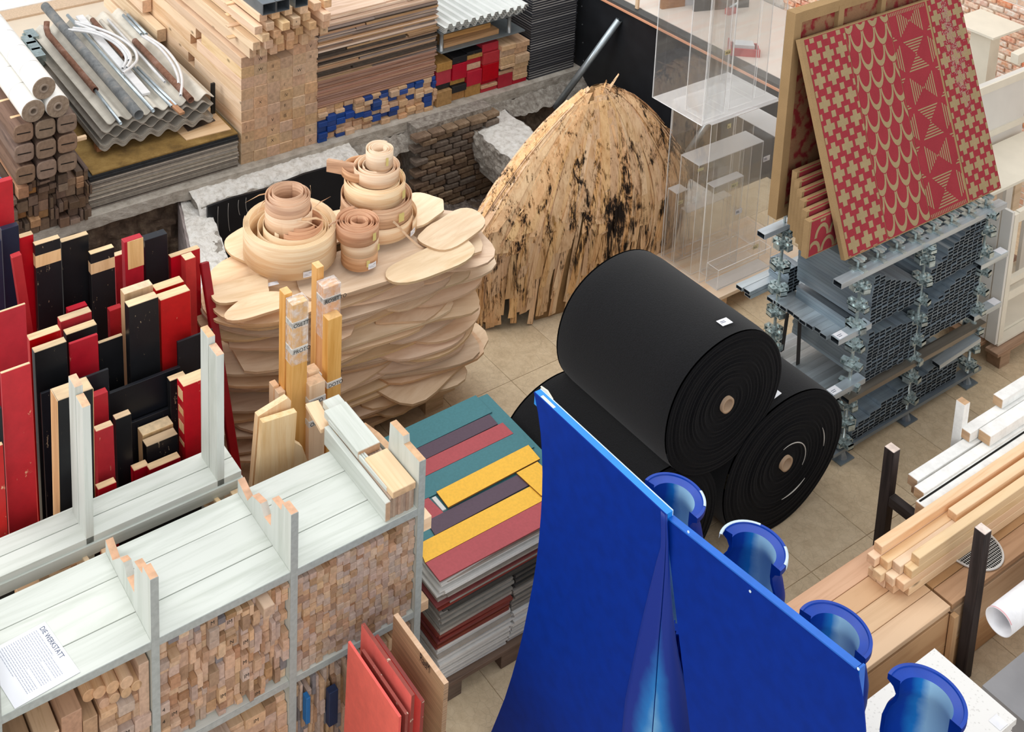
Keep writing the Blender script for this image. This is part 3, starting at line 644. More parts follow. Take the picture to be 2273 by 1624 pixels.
# --- red, black and bare timber ends
M_red = paint('red_painted_end', '#b3202f', '#c9a57a', None, .4, .4, (.9, 1.05)); M_blk = paint('black_painted_end', '#222225', '#b08f62', None, .45, .8); M_yel = wood('ochre_timber', '#b08c57', '#8f6d3f', '#a8834d', .6, 1, (.85, 1.1)); M_ply = wood('pale_laminated', '#c8ab85', '#ad8d66', '#bd9d75', .6, 1, (.9, 1.1))
cols = [(5.590, 5.742, [(.13, 'y'), (.05, 'k'), (.12, 'r'), (.075, 'y')]), (5.742, 5.892, [(.08, 'y'), (.06, 'k'), (.05, 'y'), (.14, 'r'), (.06, 'k')]), (5.892, 6.050, [(.10, 'y'), (.13, 'r'), (.055, 'w'), (.05, 'r'), (.035, 'y'), (.03, 'k')]), (6.050, 6.222, [(.035, 'r'), (.03, 'w'), (.04, 'r'), (.15, 'r'), (.10, 'r'), (.075, 'r')]), (6.222, 6.375, [(.12, 'r'), (.03, 'w'), (.03, 'k'), (.03, 'w'), (.075, 'w'), (.06, 'w'), (.045, 'w')]), (6.375, 6.528, [(.04, 'r'), (.045, 'w'), (.06, 'w'), (.05, 'w'), (.075, 'w'), (.06, 'w'), (.05, 'w')])]
MM = {'r': (M_red, 'red painted', 'red_timber'), 'k': (M_blk, 'black painted', 'black_timber'), 'y': (M_yel, 'ochre bare', 'ochre_timber'), 'w': (M_ply, 'pale laminated', 'pale_timber')}
for ci, (a, b, st) in enumerate(cols):
    z = 0
    for ri, (h, m) in enumerate(st):
        mt, word, nm_ = MM[m]
        stick(nm_, (a+b)/2, z, b-a-.004, h-.003, FY+R2.uniform(-.02, .02)-(.02 if ci > 3 and m == 'w' else 0), 8.4, mt, f'{word} block end by the dark sheets, {ORD(ci+1)} column from left, {ORD(ri+1)} from the bottom', 'timber', 'painted block ends between boards and black sheets')
        z += h
# --- low steel shelf over them with sheets
zb = .475
t = thing('steel_shelf', 'low grey steel shelf on short legs above the red block ends', 'shelf', (6.0, 7.9, zb))
M_gst = plain('grey_painted_steel', '#7d8487', .45, .4)
mb = MB(); mb.box((5.60, 7.53, zb), (6.46, 8.35, zb+.012)); mb.build('lower_plate', M_gst, t)
mb = MB(); mb.box((5.59, 7.53, zb+.165), (6.40, 8.35, zb+.185)); mb.build('upper_plate', M_gst, t)
for x, y in ((5.62, 7.56), (6.31, 7.56), (5.62, 8.3), (6.31, 8.3)):
    mb = MB(); mb.tube([(x, y, zb+.012), (x, y, zb+.165)], .016, 12); mb.build('leg', plain('steel_leg', '#a5a9aa', .35, .6), t, True)
for k in range(2):
    mb = MB(); mb.box((5.66+.02*k, 7.58+.05*k, zb+.0135+.045*k), (6.22-.05*k, 8.2, zb+.055+.045*k)); solid('wood_panel', mb, M_yel, ('lower', 'upper')[k]+' ochre wood panel inside the low steel shelf', 'panel')
M_wcor = plain('white_roof_sheet', '#dcdfdc', .4, 0, .04, 8)
def trap(z, x0, x1, y0, y1, label):
    mb = MB(); n = 11; pts = []
    for k in range(n):
        a = x0+(x1-x0)*k/n; p = (x1-x0)/n
        pts += [(a, z), (a+p*.30, z), (a+p*.45, z+.028), (a+p*.85, z+.028)]
    pts.append((x1, z)); th = .004; N_ = len(pts)
    vs = [(x, y0, q) for x, q in pts]+[(x, y0, q+th) for x, q in pts]+[(x, y1, q) for x, q in pts]+[(x, y1, q+th) for x, q in pts]; fs = []
    for k in range(N_-1): fs += [(k, k+1, N_+k+1, N_+k), (k, 2*N_+k, 2*N_+k+1, k+1), (N_+k, N_+k+1, 3*N_+k+1, 3*N_+k), (2*N_+k, 3*N_+k, 3*N_+k+1, 2*N_+k+1)]
    fs += [(0, N_, 3*N_, 2*N_), (N_-1, 3*N_-1, 4*N_-1, 2*N_-1)]
    mb.add(vs, fs); return solid('roof_sheet', mb, M_wcor, label, 'roof sheet', 'white ribbed roof sheets')
for k in range(4): trap(zb+.188+.020*k, 5.60-.006*k, 6.40+.01*k, 7.50-.012*k, 8.6, ('lowest', 'second', 'third', 'topmost')[k]+' white ribbed roof sheet on the low steel shelf')
# --- tall stack of dark sheets
M_dks = plain('dark_coated_sheet', '#33343a', .4, 0, .2, 10, .5); M_gap = plain('grey_interlayer', '#b9b7b3', .6)
z = 0; k = 0
while z < .93:
    mb = MB(); dx = R2.uniform(-.004, .004); mb.box((6.545+dx, FY-.02+R2.uniform(-.004, .004), z), (7.045+dx, 8.5, z+.0145)); solid('dark_sheet', mb, M_dks, f'dark coated sheet, {ORD(k+1)} from the bottom of the tall right-hand sheet stack', 'sheet', 'dark sheets of the tall right-hand stack')
    mb = MB(); mb.box((6.550, FY-.0155, z+.0148), (7.040, 8.5, z+.0222)); solid('pale_interlayer', mb, M_gap, f'thin pale layer above the {ORD(k+1)} dark sheet of the tall right-hand stack', 'sheet', 'pale layers between the dark sheets')
    z += .0225; k += 1

# --- black marks written on some beam ends
def mark(o, word, x, z, y, size):
    M = Matrix(((1, 0, 0, x), (0, 0, -1, y), (0, 1, 0, z), (0, 0, 0, 1)))
    m_ = txt(word, (0, 0, 0), size, (1, 0, 0), (0, 0, 1), M_mk, None, 'end_mark'); m_.parent = o; m_.matrix_local = o.matrix_local.inverted() @ M
M_mk = plain('marker_ink', '#2b2723', .8)
# ============================================================ near left: whitewashed shelf, plank rack
R3 = random.Random(5)
M_ww = wood('whitewashed_plank', '#bfc4b2', '#aeb4a1', None, .5, .8, (.97, 1.03), False, 'X', .02)
M_wwup = wood('whitewashed_upright', '#bdc2b0', '#adb3a0', '#c9a379', .5, .8, (.97, 1.03), False, 'Z', .02)
M_wwg = plain('grey_ply_edge', '#a3a9a6', .6, 0, .1, 60)
sh = thing('storage_shelf', 'long whitewashed plank shelf with notched uprights, packed with batten ends', 'shelf', (1.7, 3.67, 0))
prof = [(3.45, 0), (3.45, 1.256), (3.517, 1.253), (3.522, 1.220), (3.596, 1.206), (3.602, 1.070), (3.67, 1.074), (3.70, 1.112), (3.737, 1.099), (3.815, 1.024), (3.885, 1.053), (3.889, 0)]
prof2 = [(3.45, 0), (3.45, 1.250), (3.517, 1.245), (3.525, 1.21), (3.60, 1.20), (3.606, 1.075), (3.66, 1.07), (3.69, 1.105), (3.76, 1.085), (3.80, 1.03), (3.885, 1.06), (3.889, 0)]
prof3 = [(3.45, 0), (3.45, 1.215), (3.56, 1.213), (3.565, 1.245), (3.66, 1.240), (3.668, 1.10), (3.78, 1.09), (3.888, 1.06), (3.889, 0)]
UX = (.845, 1.40, 1.955, 2.53)
for x, p in zip(UX, (prof, prof, prof2, prof3)):
    mb = MB(); mb.prism(p, 'x', x, x+.03); u = mb.build('upright', M_wwup, sh)
    mb = MB(); mb.box((x-.0005, 3.4485, 0), (x+.0305, 3.4503, p[1][1]-.001)); mb.build('ply_edge', M_wwg, u)
for k in range(3):
    a, b = UX[k]+.0302, UX[k+1]-.0002
    for y0, y1 in ((3.452, 3.588), (3.592, 3.762), (3.765, 3.886)):
        o = beam('shelf_plank', (a, (y0+y1)/2, .984), (b, (y0+y1)/2, .984), y1-y0, .032, M_ww, sh, .0008)
    o = beam('plank_edge', (a, 3.4512, .9835), (b, 3.4512, .9835), .002, .030, M_wwg, sh, 0)
    beam('lower_shelf', (a, 3.67, .497), (b, 3.67, .497), .432, .026, M_ww, sh, .001); beam('plank_edge', (a, 3.4535, .497), (b, 3.4535, .497), .002, .0255, M_wwg, sh, 0)
# --- the printed sheet
M_paper = plain('paper', '#e3e4ea', .7, 0, .01, 3)
q = [at(px, py, 1.0015) for px, py in ((100, 1379), (178, 1491), (33, 1573))]; q.append(q[0]+q[2]-q[1])
t = thing('info_sheet', 'white printed paper sheet lying on the left end of the whitewashed shelf', 'paper', (q[0]+q[2])/2)
mb = MB(); mb.add([v for v in q]+[v+Vector((0, 0, .0006)) for v in q], [(0, 1, 2, 3), (7, 6, 5, 4)]+[(i, i+4, (i+1) % 4+4, (i+1) % 4) for i in range(4)]); mb.build('sheet', M_paper, t)
ex = (q[1]-q[0]); ey = (q[2]-q[1]); lx = ex.length; ly = ey.length; ex.normalize(); ey.normalize()
M_ink = plain('blue_grey_ink', '#4c566e', .8); M_ink2 = plain('light_ink', '#9aa0b0', .8); M_blackink = plain('black_ink', '#1a1a1c', .8)
p = q[0]+ex*lx*.06+ey*ly*.125+Vector((0, 0, .0009)); txt('DIE WERKSTATT', p, .026, ex, (0, 0, 1), M_ink, t, 'title', .78)
mb = MB()
for k in range(18):
    s0 = q[0]+ey*ly*(.175+.036*k)+ex*lx*.06; L_ = .84 if k % 6 != 5 else .5; x = 0
    if k in (0,): L_ = .5
    while x < L_:
        w = R3.uniform(.02, .07); a = s0+ex*lx*x+Vector((0, 0, .0007)); b = a+ex*lx*min(w, L_-x)*.85; d = ey*.0022
        mb.add([a, b, b+d, a+d], [(0, 1, 2, 3)]); x += w
mb.build('text_lines', M_ink2, t)
# --- goods on the right bay of the shelf
M_wwx = wood('whitewashed_board', '#bfc4b2', '#aeb4a1', '#b99b74', .5, .8, (.97, 1.03), False, 'X', .02)
tag(beam('white_board', (2.394, 3.46, 1.043), (2.394, 3.93, 1.043), .024, .085, M_wwx), 'whitewashed board standing on edge on the shelf, right bay', 'board')
M_lam = wood('laminated_strip', '#b9a48a', '#9b8569', '#a58f74', .65, 1, (.8, 1.1), False)
for k in range(9):
    x = 2.414+.0125*k; tag(beam('thin_strip', (x, 3.462+R3.uniform(0, .006), 1.0455), (x, 3.86, 1.0455), .0118, .09, M_lam, None, .0006), f'thin strip on edge, {ORD(k+1)} right of the white board on the shelf', 'strip', 'thin strips on edge under the raw block')
tag(beam('raw_block', (2.468, 3.458, 1.107), (2.468, 3.665, 1.107), .108, .030, M_pine), 'raw wood block lying on the thin strips at the right shelf end', 'block')
tag(beam('white_block', (2.458, 3.70, 1.109), (2.458, 3.97, 1.109), .108, .034, M_wwx), 'whitewashed block lying behind the raw block on the shelf', 'block')
tag(beam('white_block', (2.485, 3.965, 1.075), (2.485, 4.05, 1.075), .08, .05, M_wwx), 'small whitewashed piece behind the shelf end', 'block')
for k in range(3): tag(beam('grey_strip', (2.417+.011*k, 3.50, 1.102), (2.405+.011*k, 3.93, 1.102), .009, .022, M_wwx), f'grey-green thin strip beside the raw block, {ORD(k+1)} from the white board', 'strip', 'grey-green strips on the shelf')
tag(beam('tan_strip', (2.40, 3.935, 1.06), (2.42, 4.10, 1.06), .06, .02, M_pine), 'tan strip sticking out behind the white board', 'strip')
beam('end_stub', (2.5605, 3.475, .905), (2.60, 3.475, .905), .05, .06, M_pine, sh)
# --- shelf bay contents
M_sm = [wood('batten_a', '#bda07c', '#a98b67', '#b99c79', .65, 1.6, (.86, 1.12)), wood('batten_b', '#a68763', '#8e7151', '#a08160', .7, 1.6, (.8, 1.15)), wood('batten_c', '#b3a08a', '#9e8a74', '#ae9a83', .7, 1.6, (.85, 1.15)), wood('batten_grey', '#8d8880', '#6f6a64', '#7f7a73', .7, 1.6, (.6, 1.1))]
def endbit(x0, x1, z0, z1, y0, ln, mat, name, label, group):
    return tag(beam(name, ((x0+x1)/2, y0, (z0+z1)/2), ((x0+x1)/2, y0+ln, (z0+z1)/2), x1-x0-.0009, z1-z0-.0009, mat, None, .0008), label, 'batten', group)
# right bay: even squares in columns
nc, nr = 18, 16; a, b = 1.988, 2.527; cw = (b-a)/nc; zb, zt = .5115, .957; hh = (zt-zb)/nr
for c in range(nc):
    off = R3.uniform(-.002, .002); z = zb
    for r in range(nr+1):
        h = hh*R3.uniform(.88, 1.12)
        if z+h > zt-(0 if c > 9 else .008): break
        endbit(a+cw*c, a+cw*(c+1), z, z+h, 3.462+R3.uniform(-.006, .012), .35, R3.choice((M_sm[0], M_sm[0], M_sm[1], M_sm[2], M_sm[2])), 'square_batten', f'square batten end, right shelf bay, {ORD(c+1)} column from its left, {ORD(r+1)} from the bottom', 'square batten ends in the right shelf bay'); z += h
# middle bay: mixed sizes
def packed(x0, x1, z0, z1, rng, mats, name, where, group, wch=(.018, .024, .03, .04), hch=(.02, .03, .045, .06), y=3.46, ragged=.03, ln=.34):
    x = x0; c = 0
    while x < x1-.008:
        w = min(rng.choice(wch), x1-x)
        if x1-x-w < .01: w = x1-x
        z = z0; zt_ = z1-rng.uniform(0, ragged); r = 0
        while z < zt_-.012:
            h = min(rng.choice(hch), zt_-z); r += 1
            endbit(x, x+w, z, z+h, y+rng.uniform(-.012, .03), ln, rng.choice(mats), name, f'{where}, {ORD(c+1)} column from the left, {ORD(r)} from the bottom', group); z += h
        x += w; c += 1
packed(1.432, 1.953, .5115, .962, R3, (M_sm[0],)*5+(M_sm[1],)*4+(M_sm[2],)*4+(M_sm[3],), 'mixed_offcut', 'mixed offcut end, middle shelf bay', 'mixed offcut ends in the middle shelf bay')
tag(beam('pine_offcut', (1.84, 3.40, .955-.02), (1.84, 3.75, .955-.02), .045, .04, M_sm[0]), 'thick offcut sticking out furthest, top of the middle shelf bay', 'batten')
# left bay: round bars on top of blocks
M_dow = wood('round_bar', '#c7a67d', '#b28f65', '#bd9c74', .55, 1.2, (.92, 1.06), False)
def dowel(x, z, y0, r, label):
    mb = MB(); mb.tube([(0, 0, 0), (.002, 0, 0), (.36, 0, 0)], [r*.94, r, r], 20)
    o = obj('round_bar', mesh('round_bar', mb.v, mb.f, [M_dow]), None, None, None, Matrix.Translation((x, y0, z)) @ Matrix.Rotation(math.pi/2, 4, 'Z')); tag(o, label, 'round bar', 'round wooden bars in the left shelf bay')
dx = {}
for k, (px, py, z) in enumerate(((282, 1512, .875), (251, 1530, .873), (222, 1545, .868), (199, 1560, .865))):
    p = aty(px, py, 3.455+.01*k); dowel(p.x, z, p.y, .024, f'round wooden bar in the upper row, {ORD(k+1)} from the right, left shelf bay')
for k, (px, py, z) in enumerate(((304, 1526, .835), (281, 1536, .822), (255, 1553, .818), (233, 1571, .812))):
    p = aty(px, py, 3.46+.005*k); dowel(p.x, z, p.y, .020, f'round wooden bar in the lower row, {ORD(k+1)} from the right, left shelf bay')
packed(1.215, 1.397, .5115, .80, R3, (M_sm[0], M_sm[0], M_sm[1], M_sm[2]), 'block_offcut', 'block end under the round bars', 'block ends under the round bars', (.06, .075), (.03, .045, .055), 3.455, .01)
for k, (x0, x1, zt_) in enumerate(((1.355, 1.396, .915), (1.075, 1.15, .86), (1.15, 1.205, .80), (.99, 1.07, .82), (.90, .985, .80))):
    tag(beam('thick_block', ((x0+x1)/2, 3.46, (.5115+zt_)/2), ((x0+x1)/2, 3.82, (.5115+zt_)/2), x1-x0-.003, zt_-.5115, R3.choice(M_sm[:2])), f'thick wood block on end in the left shelf bay, {("far right by the upright","third from left","fourth from left","second from left","leftmost")[k]}', 'block', 'thick blocks in the left shelf bay')
# lower bays
packed(1.432, 1.953, .03, .455, R3, (M_sm[0], M_sm[0], M_sm[1], M_sm[2]), 'block_offcut', 'larger block end, lower middle bay', 'block ends in the lower middle bay', (.05, .065, .085), (.04, .055, .07), 3.46, .05)
M_blu = paint('blue_offcut_paint', '#1e6aa6', '#9a8a74', '#1e6aa6', .5, .2); M_nav = paint('navy_offcut_paint', '#23304f', '#9a8a74', '#23304f', .5, .2)
packed(1.988, 2.527, .03, .462, R3, (M_sm[2], M_sm[1], M_sm[0], M_sm[3]), 'board_offcut', 'board end, lower right bay', 'board ends in the lower right bay', (.012, .016, .02), (.06, .09, .12), 3.46, .05)
tag(beam('blue_offcut', (2.02, 3.43, .43), (2.02, 3.43, .31), .018, .03, M_blu), 'bright blue painted offcut standing in the lower right bay', 'offcut')
tag(beam('navy_offcut', (2.14, 3.44, .38), (2.14, 3.44, .22), .04, .03, M_nav), 'navy painted offcut standing in the lower right bay', 'offcut')
beam('end_stub', (2.5605, 3.475, .515), (2.60, 3.475, .515), .05, .045, M_sm[0], sh)
# ============================================================ plank rack behind the shelf
ZR = .95
rk = thing('plank_rack', 'whitewashed rack rail with two uprights holding the red and black planks', 'rack', (1.7, 4.12, 0))
for y0, y1 in ((4.030, 4.117), (4.121, 4.205)): beam('rail_plank', (.6, (y0+y1)/2, ZR-.014), (2.045, (y0+y1)/2, ZR-.014), y1-y0, .028, M_ww, rk, .001)
beam('rail_front', (.6, 4.034, ZR-.053), (2.05, 4.034, ZR-.053), .024, .05, M_ww, rk, .001)
for x in (1.375, 1.935):
    for y0, y1, h in ((4.030, 4.105, 1.53), (4.112, 4.185, 1.56)):
        beam('rack_upright', (x+.016, (y0+y1)/2, 0), (x+.016, (y0+y1)/2, h), .032, y1-y0, M_wwup if False else M_ww, rk, .0012)
        beam('cut_top', (x+.016, (y0+y1)/2, h+.0003), (x+.016, (y0+y1)/2, h+.0016), .031, y1-y0-.001, M_pine, rk, 0)
    beam('cross_stub', (x+.075, 4.02, .86), (x+.075, 3.897, .86), .045, .05, M_pine, rk)
    beam('brace_board', (x-.01, 4.18, .80), (x-.01, 3.91, .86), .02, .09, M_pine, rk)
# --- red and black planks
CRED, CBLK, CNAV = '#b81823', '#1a1b1e', '#17191f'
RAW = '#e2c49a'
M_pr = paint('red_plank', CRED, '#d9a080', RAW, .42, .5, (.92, 1.08)); M_pra = paint('red_plank_all', CRED, '#d9a080', None, .42, .5, (.85, 1.05))
M_pk = paint('black_plank', CBLK, '#9c8a70', RAW, .38, .75, (.8, 1.2)); M_pka = paint('black_plank_all', CNAV, '#9c8a70', None, .38, .6, (.9, 1.3))
M_pnv = paint('navy_plank', '#1c2438', '#9c8a70', None, .38, .25, (.9, 1.2))
M_praw = wood('bare_plank', '#d6b47f', '#c39d68', '#e0c498', .55, 1, (.94, 1.05))
S = lambda x, y: (x/2.32, 480+y/2.32)
def plank(TL, TR, Y, mat, col, label, t=.035, zb=0.0, lean=.05, dxb=0, name=None, conv=S):
    a = aty(*conv(*TL), Y); b = aty(*conv(*TR), Y); xc = (a.x+b.x)/2; w = b.x-a.x; z = (a.z+b.z)/2
    o = beam(name or f'{col}_plank', (xc+dxb, Y+t/2-lean, zb), (xc, Y+t/2, z), w, t, mat, None, .0015, (0, 1, 0))
    tag(o, label, 'plank', 'red and black planks in the rack'); o['_z'] = z; return o, w, t, (Vector((xc, Y+t/2, z))-Vector((xc+dxb, Y+t/2-lean, zb))).length
def band(P_, d0, d1, mat, nm='bare_band'):
    o, w, t, L_ = P_
    me = mesh(nm, *cbox(d1-d0, w+.0012, t+.0012, .0005), [mat]); obj(nm, me, None, o, (L_/2-(d0+d1)/2, 0, 0))
pl = plank
pl((-70, -163), (65, -183), 5.34, M_pra, 'red', 'red plank, farthest back at the left picture edge')
pl((8, 78), (96, 40), 5.22, M_pnv, 'black', 'dark navy plank with painted top, back row left')
pl((-60, 140), (8, 130), 5.16, M_pnv, 'black', 'dark navy plank cut by the left picture edge')
pl((102, 112), (172, 92), 5.25, M_pr, 'red', 'red plank with bare top between the navy plank and the banded one')
pl((62, 208), (112, 205), 5.05, M_pra, 'red', 'narrow red plank slanting down to the right at the left', dxb=.14)
P6 = pl((180, 150), (310, 112), 5.2, M_pk, 'black', 'black plank with a bare wood band, left of two'); band(P6, .055, .115, M_praw)
pl((316, 132), (456, 95), 5.24, M_pk, 'black', 'broad plain black plank between the two banded ones')
P8 = pl((466, 196), (588, 160), 5.16, M_pk, 'black', 'black plank with a bare wood band, right of two'); band(P8, .05, .105, M_praw)
pl((592, 205), (744, 160), 5.27, M_pr, 'red', 'red plank behind the short bare-faced piece, back row')
P10 = pl((640, 138), (735, 104), 5.15, M_pra, 'red', 'short red-sided board end with a bare front, back row', t=.04)
me = mesh('bare_face', *cbox(.145, P10[1]*.86, .002, 0), [M_praw]); obj('bare_face', me, None, P10[0], (P10[3]/2-.0745, .008, -.0212))
pl((746, 126), (862, 88), 5.22, M_pka, 'black', 'black plank with painted top, third from the right of the back row', t=.05)
pl((880, 212), (1030, 166), 5.2, M_pr, 'red', 'broad red plank with bare top, rightmost of the back row')
P13 = pl((955, 232), (1008, 205), 5.08, M_pr, 'red', 'narrow red batten in front of the rightmost red plank', t=.055)
pl((640, 405), (788, 350), 4.86, M_praw, 'bare', 'bare-faced thick plank with black side behind the big black plank', t=.05)
pl((805, 395), (948, 325), 4.9, M_pr, 'red', 'red plank with knotty bare top, middle row right, half hidden', t=.055)
pl((662, 472), (816, 412), 4.74, M_pk, 'black', 'tall black plank with white bare top in the centre', t=.05)
pl((826, 442), (980, 374), 4.76, M_pr, 'red', 'bright red plank with bare top right of the central black plank', t=.055)
pl((352, 492), (450, 452), 4.98, M_pra, 'red', 'small all-red board end behind the middle row left')
pl((312, 546), (472, 488), 4.9, M_pr, 'red', 'red plank with bare top behind the black-topped one, middle left', t=.045)
pl((342, 612), (500, 556), 4.82, M_pk, 'black', 'black plank with bare top just behind the smooth red plank', t=.045)
pl((152, 645), (312, 580), 4.78, M_pr, 'red', 'red plank with a knotty bare top, middle row far left', t=.045)
pl((178, 702), (344, 646), 4.68, M_pk, 'black', 'very long black plank with chipped bare top, left of centre', t=.04)
pl((358, 655), (504, 612), 4.72, M_pra, 'red', 'smooth red board without bare top, left of centre', t=.015)
pl((508, 656), (632, 612), 4.8, M_pk, 'black', 'black plank with chipped white top edge beside the smooth red board', t=.02)
pl((565, 492), (630, 464), 4.96, M_pra, 'red', 'dark red narrow board in the shade behind the chipped black plank')
pl((914, 652), (1096, 578), 4.66, M_pka, 'black', 'tilted plain black board behind the right rack upright', t=.012)
pl((560, 908), (930, 782), 4.62, M_pka, 'black', 'widest black board lying across the middle of the rack', t=.018)
pl((-60, 512), (132, 452), 4.7, M_pr, 'red', 'broad red board at the left picture edge, upper one', t=.012)
pl((5, 812), (156, 755), 4.42, M_pr, 'red', 'broad long red board at the left, nearest the rack rail', t=.014)
P31 = pl((298, 955), (478, 884), 4.32, M_pk, 'black', 'thick black beam with bare tan side next to the left rack upright', t=.085, dxb=-.03)
me = mesh('bare_side', *cbox(P31[3]-.004, .002, .086, 0), [M_praw]); obj('bare_side', me, None, P31[0], (0, P31[1]/2+.0012, 0)); me = mesh('bare_side', *cbox(P31[3]-.004, .002, .086, 0), [M_praw]); obj('bare_side', me, None, P31[0], (0, -P31[1]/2-.0012, 0))
mb = MB(); p_ = aty(4, 384, 5.45); mb.prism([(p_.x-.06, p_.z+.04), (p_.x+.02, p_.z-.05), (p_.x+.02, .0), (p_.x-.06, .0)], 'y', 5.44, 5.45); solid('blue_board', mb, paint('cyan_board', '#1a8ad4', '#9c8a70', None, .4, 0), 'small bright blue board corner at the far left picture edge', 'board')
pl((467, 935), (556, 904), 4.52, M_pra, 'red', 'short dark red board right of the left rack upright, upper one')
pl((495, 1110), (584, 1072), 4.4, M_pr, 'red', 'red board with bare top right of the left rack upright, middle one')
pl((595, 1048), (676, 1016), 4.44, M_pk, 'black', 'narrow black board standing behind the rail, centre')
pl((875, 852), (958, 815), 4.56, M_pk, 'black', 'narrow black plank left of the thick taped red block')
P36 = pl((945, 888), (1084, 815), 4.4, M_pr, 'red', 'thick red block plank with taped side left of the right upright', t=.07)
for k, (d, l) in enumerate(((.03, .05), (.12, .03), (.19, .045), (.28, .02))):
    me = mesh('tape_patch', *cbox(l, .002, .05, 0), [M_praw]); obj('tape_patch', me, None, P36[0], (P36[3]/2-d-l/2, P36[1]/2 if False else -P36[1]/2, 0))
pl((735, 1135), (892, 1062), 4.5, M_praw, 'bare', 'bare wood block behind the chipped black block', t=.06)
pl((755, 1190), (916, 1118), 4.42, M_pk, 'black', 'chunky black block with flaking bare top near the rail', t=.05)
pl((770, 1312), (930, 1234), 4.34, M_pr, 'red', 'low red block with bare top just behind the rail', t=.04)
pl((690, 1312), (766, 1280), 4.37, M_pr, 'red', 'low red stub with bare top left of the low red block', t=.04)
pl((505, 1412), (600, 1364), 4.27, M_pr, 'red', 'lowest red board with bare top just behind the rail', t=.035)
pl((-40, 1190), (16, 1180), 4.3, M_pr, 'red', 'red board sliver at the left picture edge above the rail', t=.02)
pl((-60, 1010), (10, 990), 4.36, M_pka, 'black', 'black board sliver at the left picture edge', t=.02)
pl((672, 1065), (880, 985), 4.58, M_pka, 'black', 'dark board in the shade behind the narrow black board', t=.015)
pl((210, 900), (560, 800), 4.60, M_pka, 'black', 'broad black board in the shade behind the tan-sided beam', t=.012)
# big black boards at the foot
for k, (x0, x1, y, z1, m) in enumerate(((.8, 1.36, 4.262, .78, M_pka), (1.42, 2.02, 4.275, .86, M_pka))):
    tag(beam('black_board', ((x0+x1)/2, y, 0), ((x0+x1)/2, y, z1), x1-x0, .018, m, None, .001, (0, 1, 0)), ('left', 'right')[k]+' broad black board low down between rack rail and shelf', 'board')
M_prs = paint('red_lath', '#8f141c', '#d9a080', None, .42, .2)
a = aty(*S(1050, 236), 5.1); b = at(*S(1240, 1330), .35)
tag(beam('red_lath', (b.x, 4.62, .25), (a.x, 5.1, a.z), .045, .03, M_prs, None, .004, (0, 1, 0)), 'long narrow red lath leaning at the right end of the rack', 'lath')
for k, (px, py, w) in enumerate(((70, 1290, .10), (118, 1268, .06), (160, 1240, .05))):
    p = at(px, py, .80); tag(beam('pine_offcut', (p.x-.06, p.y, .77), (p.x+.07, p.y, .77), .05, .05, M_pine), 'raw offcut lying between rack rail and shelf, '+('left one', 'middle one', 'right one')[k], 'offcut')
# ============================================================ standing timbers behind the shelf
Wm = lambda x, y: (460+x/2.083, 300+y/2.083)
M_tall = wood('honey_timber', '#d0a468', '#bd8d52', '#d9b27c', .5, 1, (.94, 1.05))
def post(TL, TR, Y, t, mat, label, zb=0, name='timber_post', lean=.0, dxb=0): 
    a = aty(*Wm(*TL), Y); b = aty(*Wm(*TR), Y); xc = (a.x+b.x)/2; z = (a.z+b.z)/2
    o = beam(name, (xc+dxb, Y+t/2-lean, zb), (xc, Y+t/2, z), b.x-a.x, t, mat, None, .0015, (0, 1, 0)); tag(o, label, 'timber', 'timbers standing behind the shelf'); return o, b.x-a.x, t, Vector((xc, Y+t/2, z))
M_film_ = None
def filmmat():
    m, nt, N, L, B = newmat('stretch_film'); B.inputs['Base Color'].default_value = (.9, .9, .9, 1); B.inputs['Roughness'].default_value = .12
    tr = N.new('ShaderNodeBsdfTransparent'); mx = N.new('ShaderNodeMixShader'); mx.inputs[0].default_value = .28
    v, t = coords(N, L, (30, 30, 60)); n = nd(N, 'ShaderNodeTexNoise', i_Scale=1.0, i_Detail=4.0); L.new(v, n.inputs['Vector']); r = ramp(N, [(.4, (.12,)*3), (.7, (.6,)*3)]); L.new(n.outputs[0], r.inputs[0]); L.new(r.outputs[0], mx.inputs[0])
    L.new(tr.outputs[0], mx.inputs[1]); L.new(B.outputs[0], mx.inputs[2]); L.new(mx.outputs[0], N['Material Output'].inputs[0]); bump(N, L, B, n.outputs[0], .8, .01); return m
M_film_ = filmmat(); M_tape = plain('white_printed_tape', '#d9d6d0', .4)
def wrap(P_, d0, d1, tape=None, word='PROSETTO', name='film_wrap'):
    o, w, t, top = P_
    me = mesh(name, *cbox(d1-d0, w+.006, t+.006, .002), [M_film_ if tape is None else M_tape]); L_ = o.dimensions.x if False else None
    ob = obj(name, me, None, o, None); h = top.z; ob.location = (h/2-(d0+d1)/2, 0, 0)
    if tape is not None:
        cu = txt(word, (0, 0, 0), .026, (1, 0, 0), (0, 0, 1), M_blackink, None, 'tape_lettering', 1.0)
        cu.parent = ob; cu.matrix_local = Matrix(((0, 1, 0, -.011), (1, 0, 0, -w/2+.004), (0, 0, -1, -(t+.006)/2-.0006), (0, 0, 0, 1)))
pA = post((395, 782), (466, 770), 4.25, .055, M_tall, 'tall honey-coloured post wrapped in film, left of the two tallest')
wrap(pA, -.006, .30); wrap(pA, .085, .115, 1, 'OSETT'); wrap(pA, .215, .245, 1, 'PROTO')
pA2 = post((358, 735), (394, 728), 4.31, .05, M_tall, 'tall honey post just behind the left wrapped post')
pB = post((540, 705), (616, 690), 4.33, .06, M_tall, 'tallest honey-coloured post with film-wrapped head'); wrap(pB, -.006, .26); wrap(pB, .05, .08, 1, 'ROSETTO'); wrap(pB, .44, .47, 1, 'OSETTO')
pB2 = post((508, 615), (540, 605), 4.40, .05, M_tall, 'narrow post behind the tallest wrapped post')
pC = post((560, 850), (624, 838), 4.28, .05, M_tall, 'honey post in front right of the tallest wrapped post'); wrap(pC, .32, .35, 1, 'DOTO')
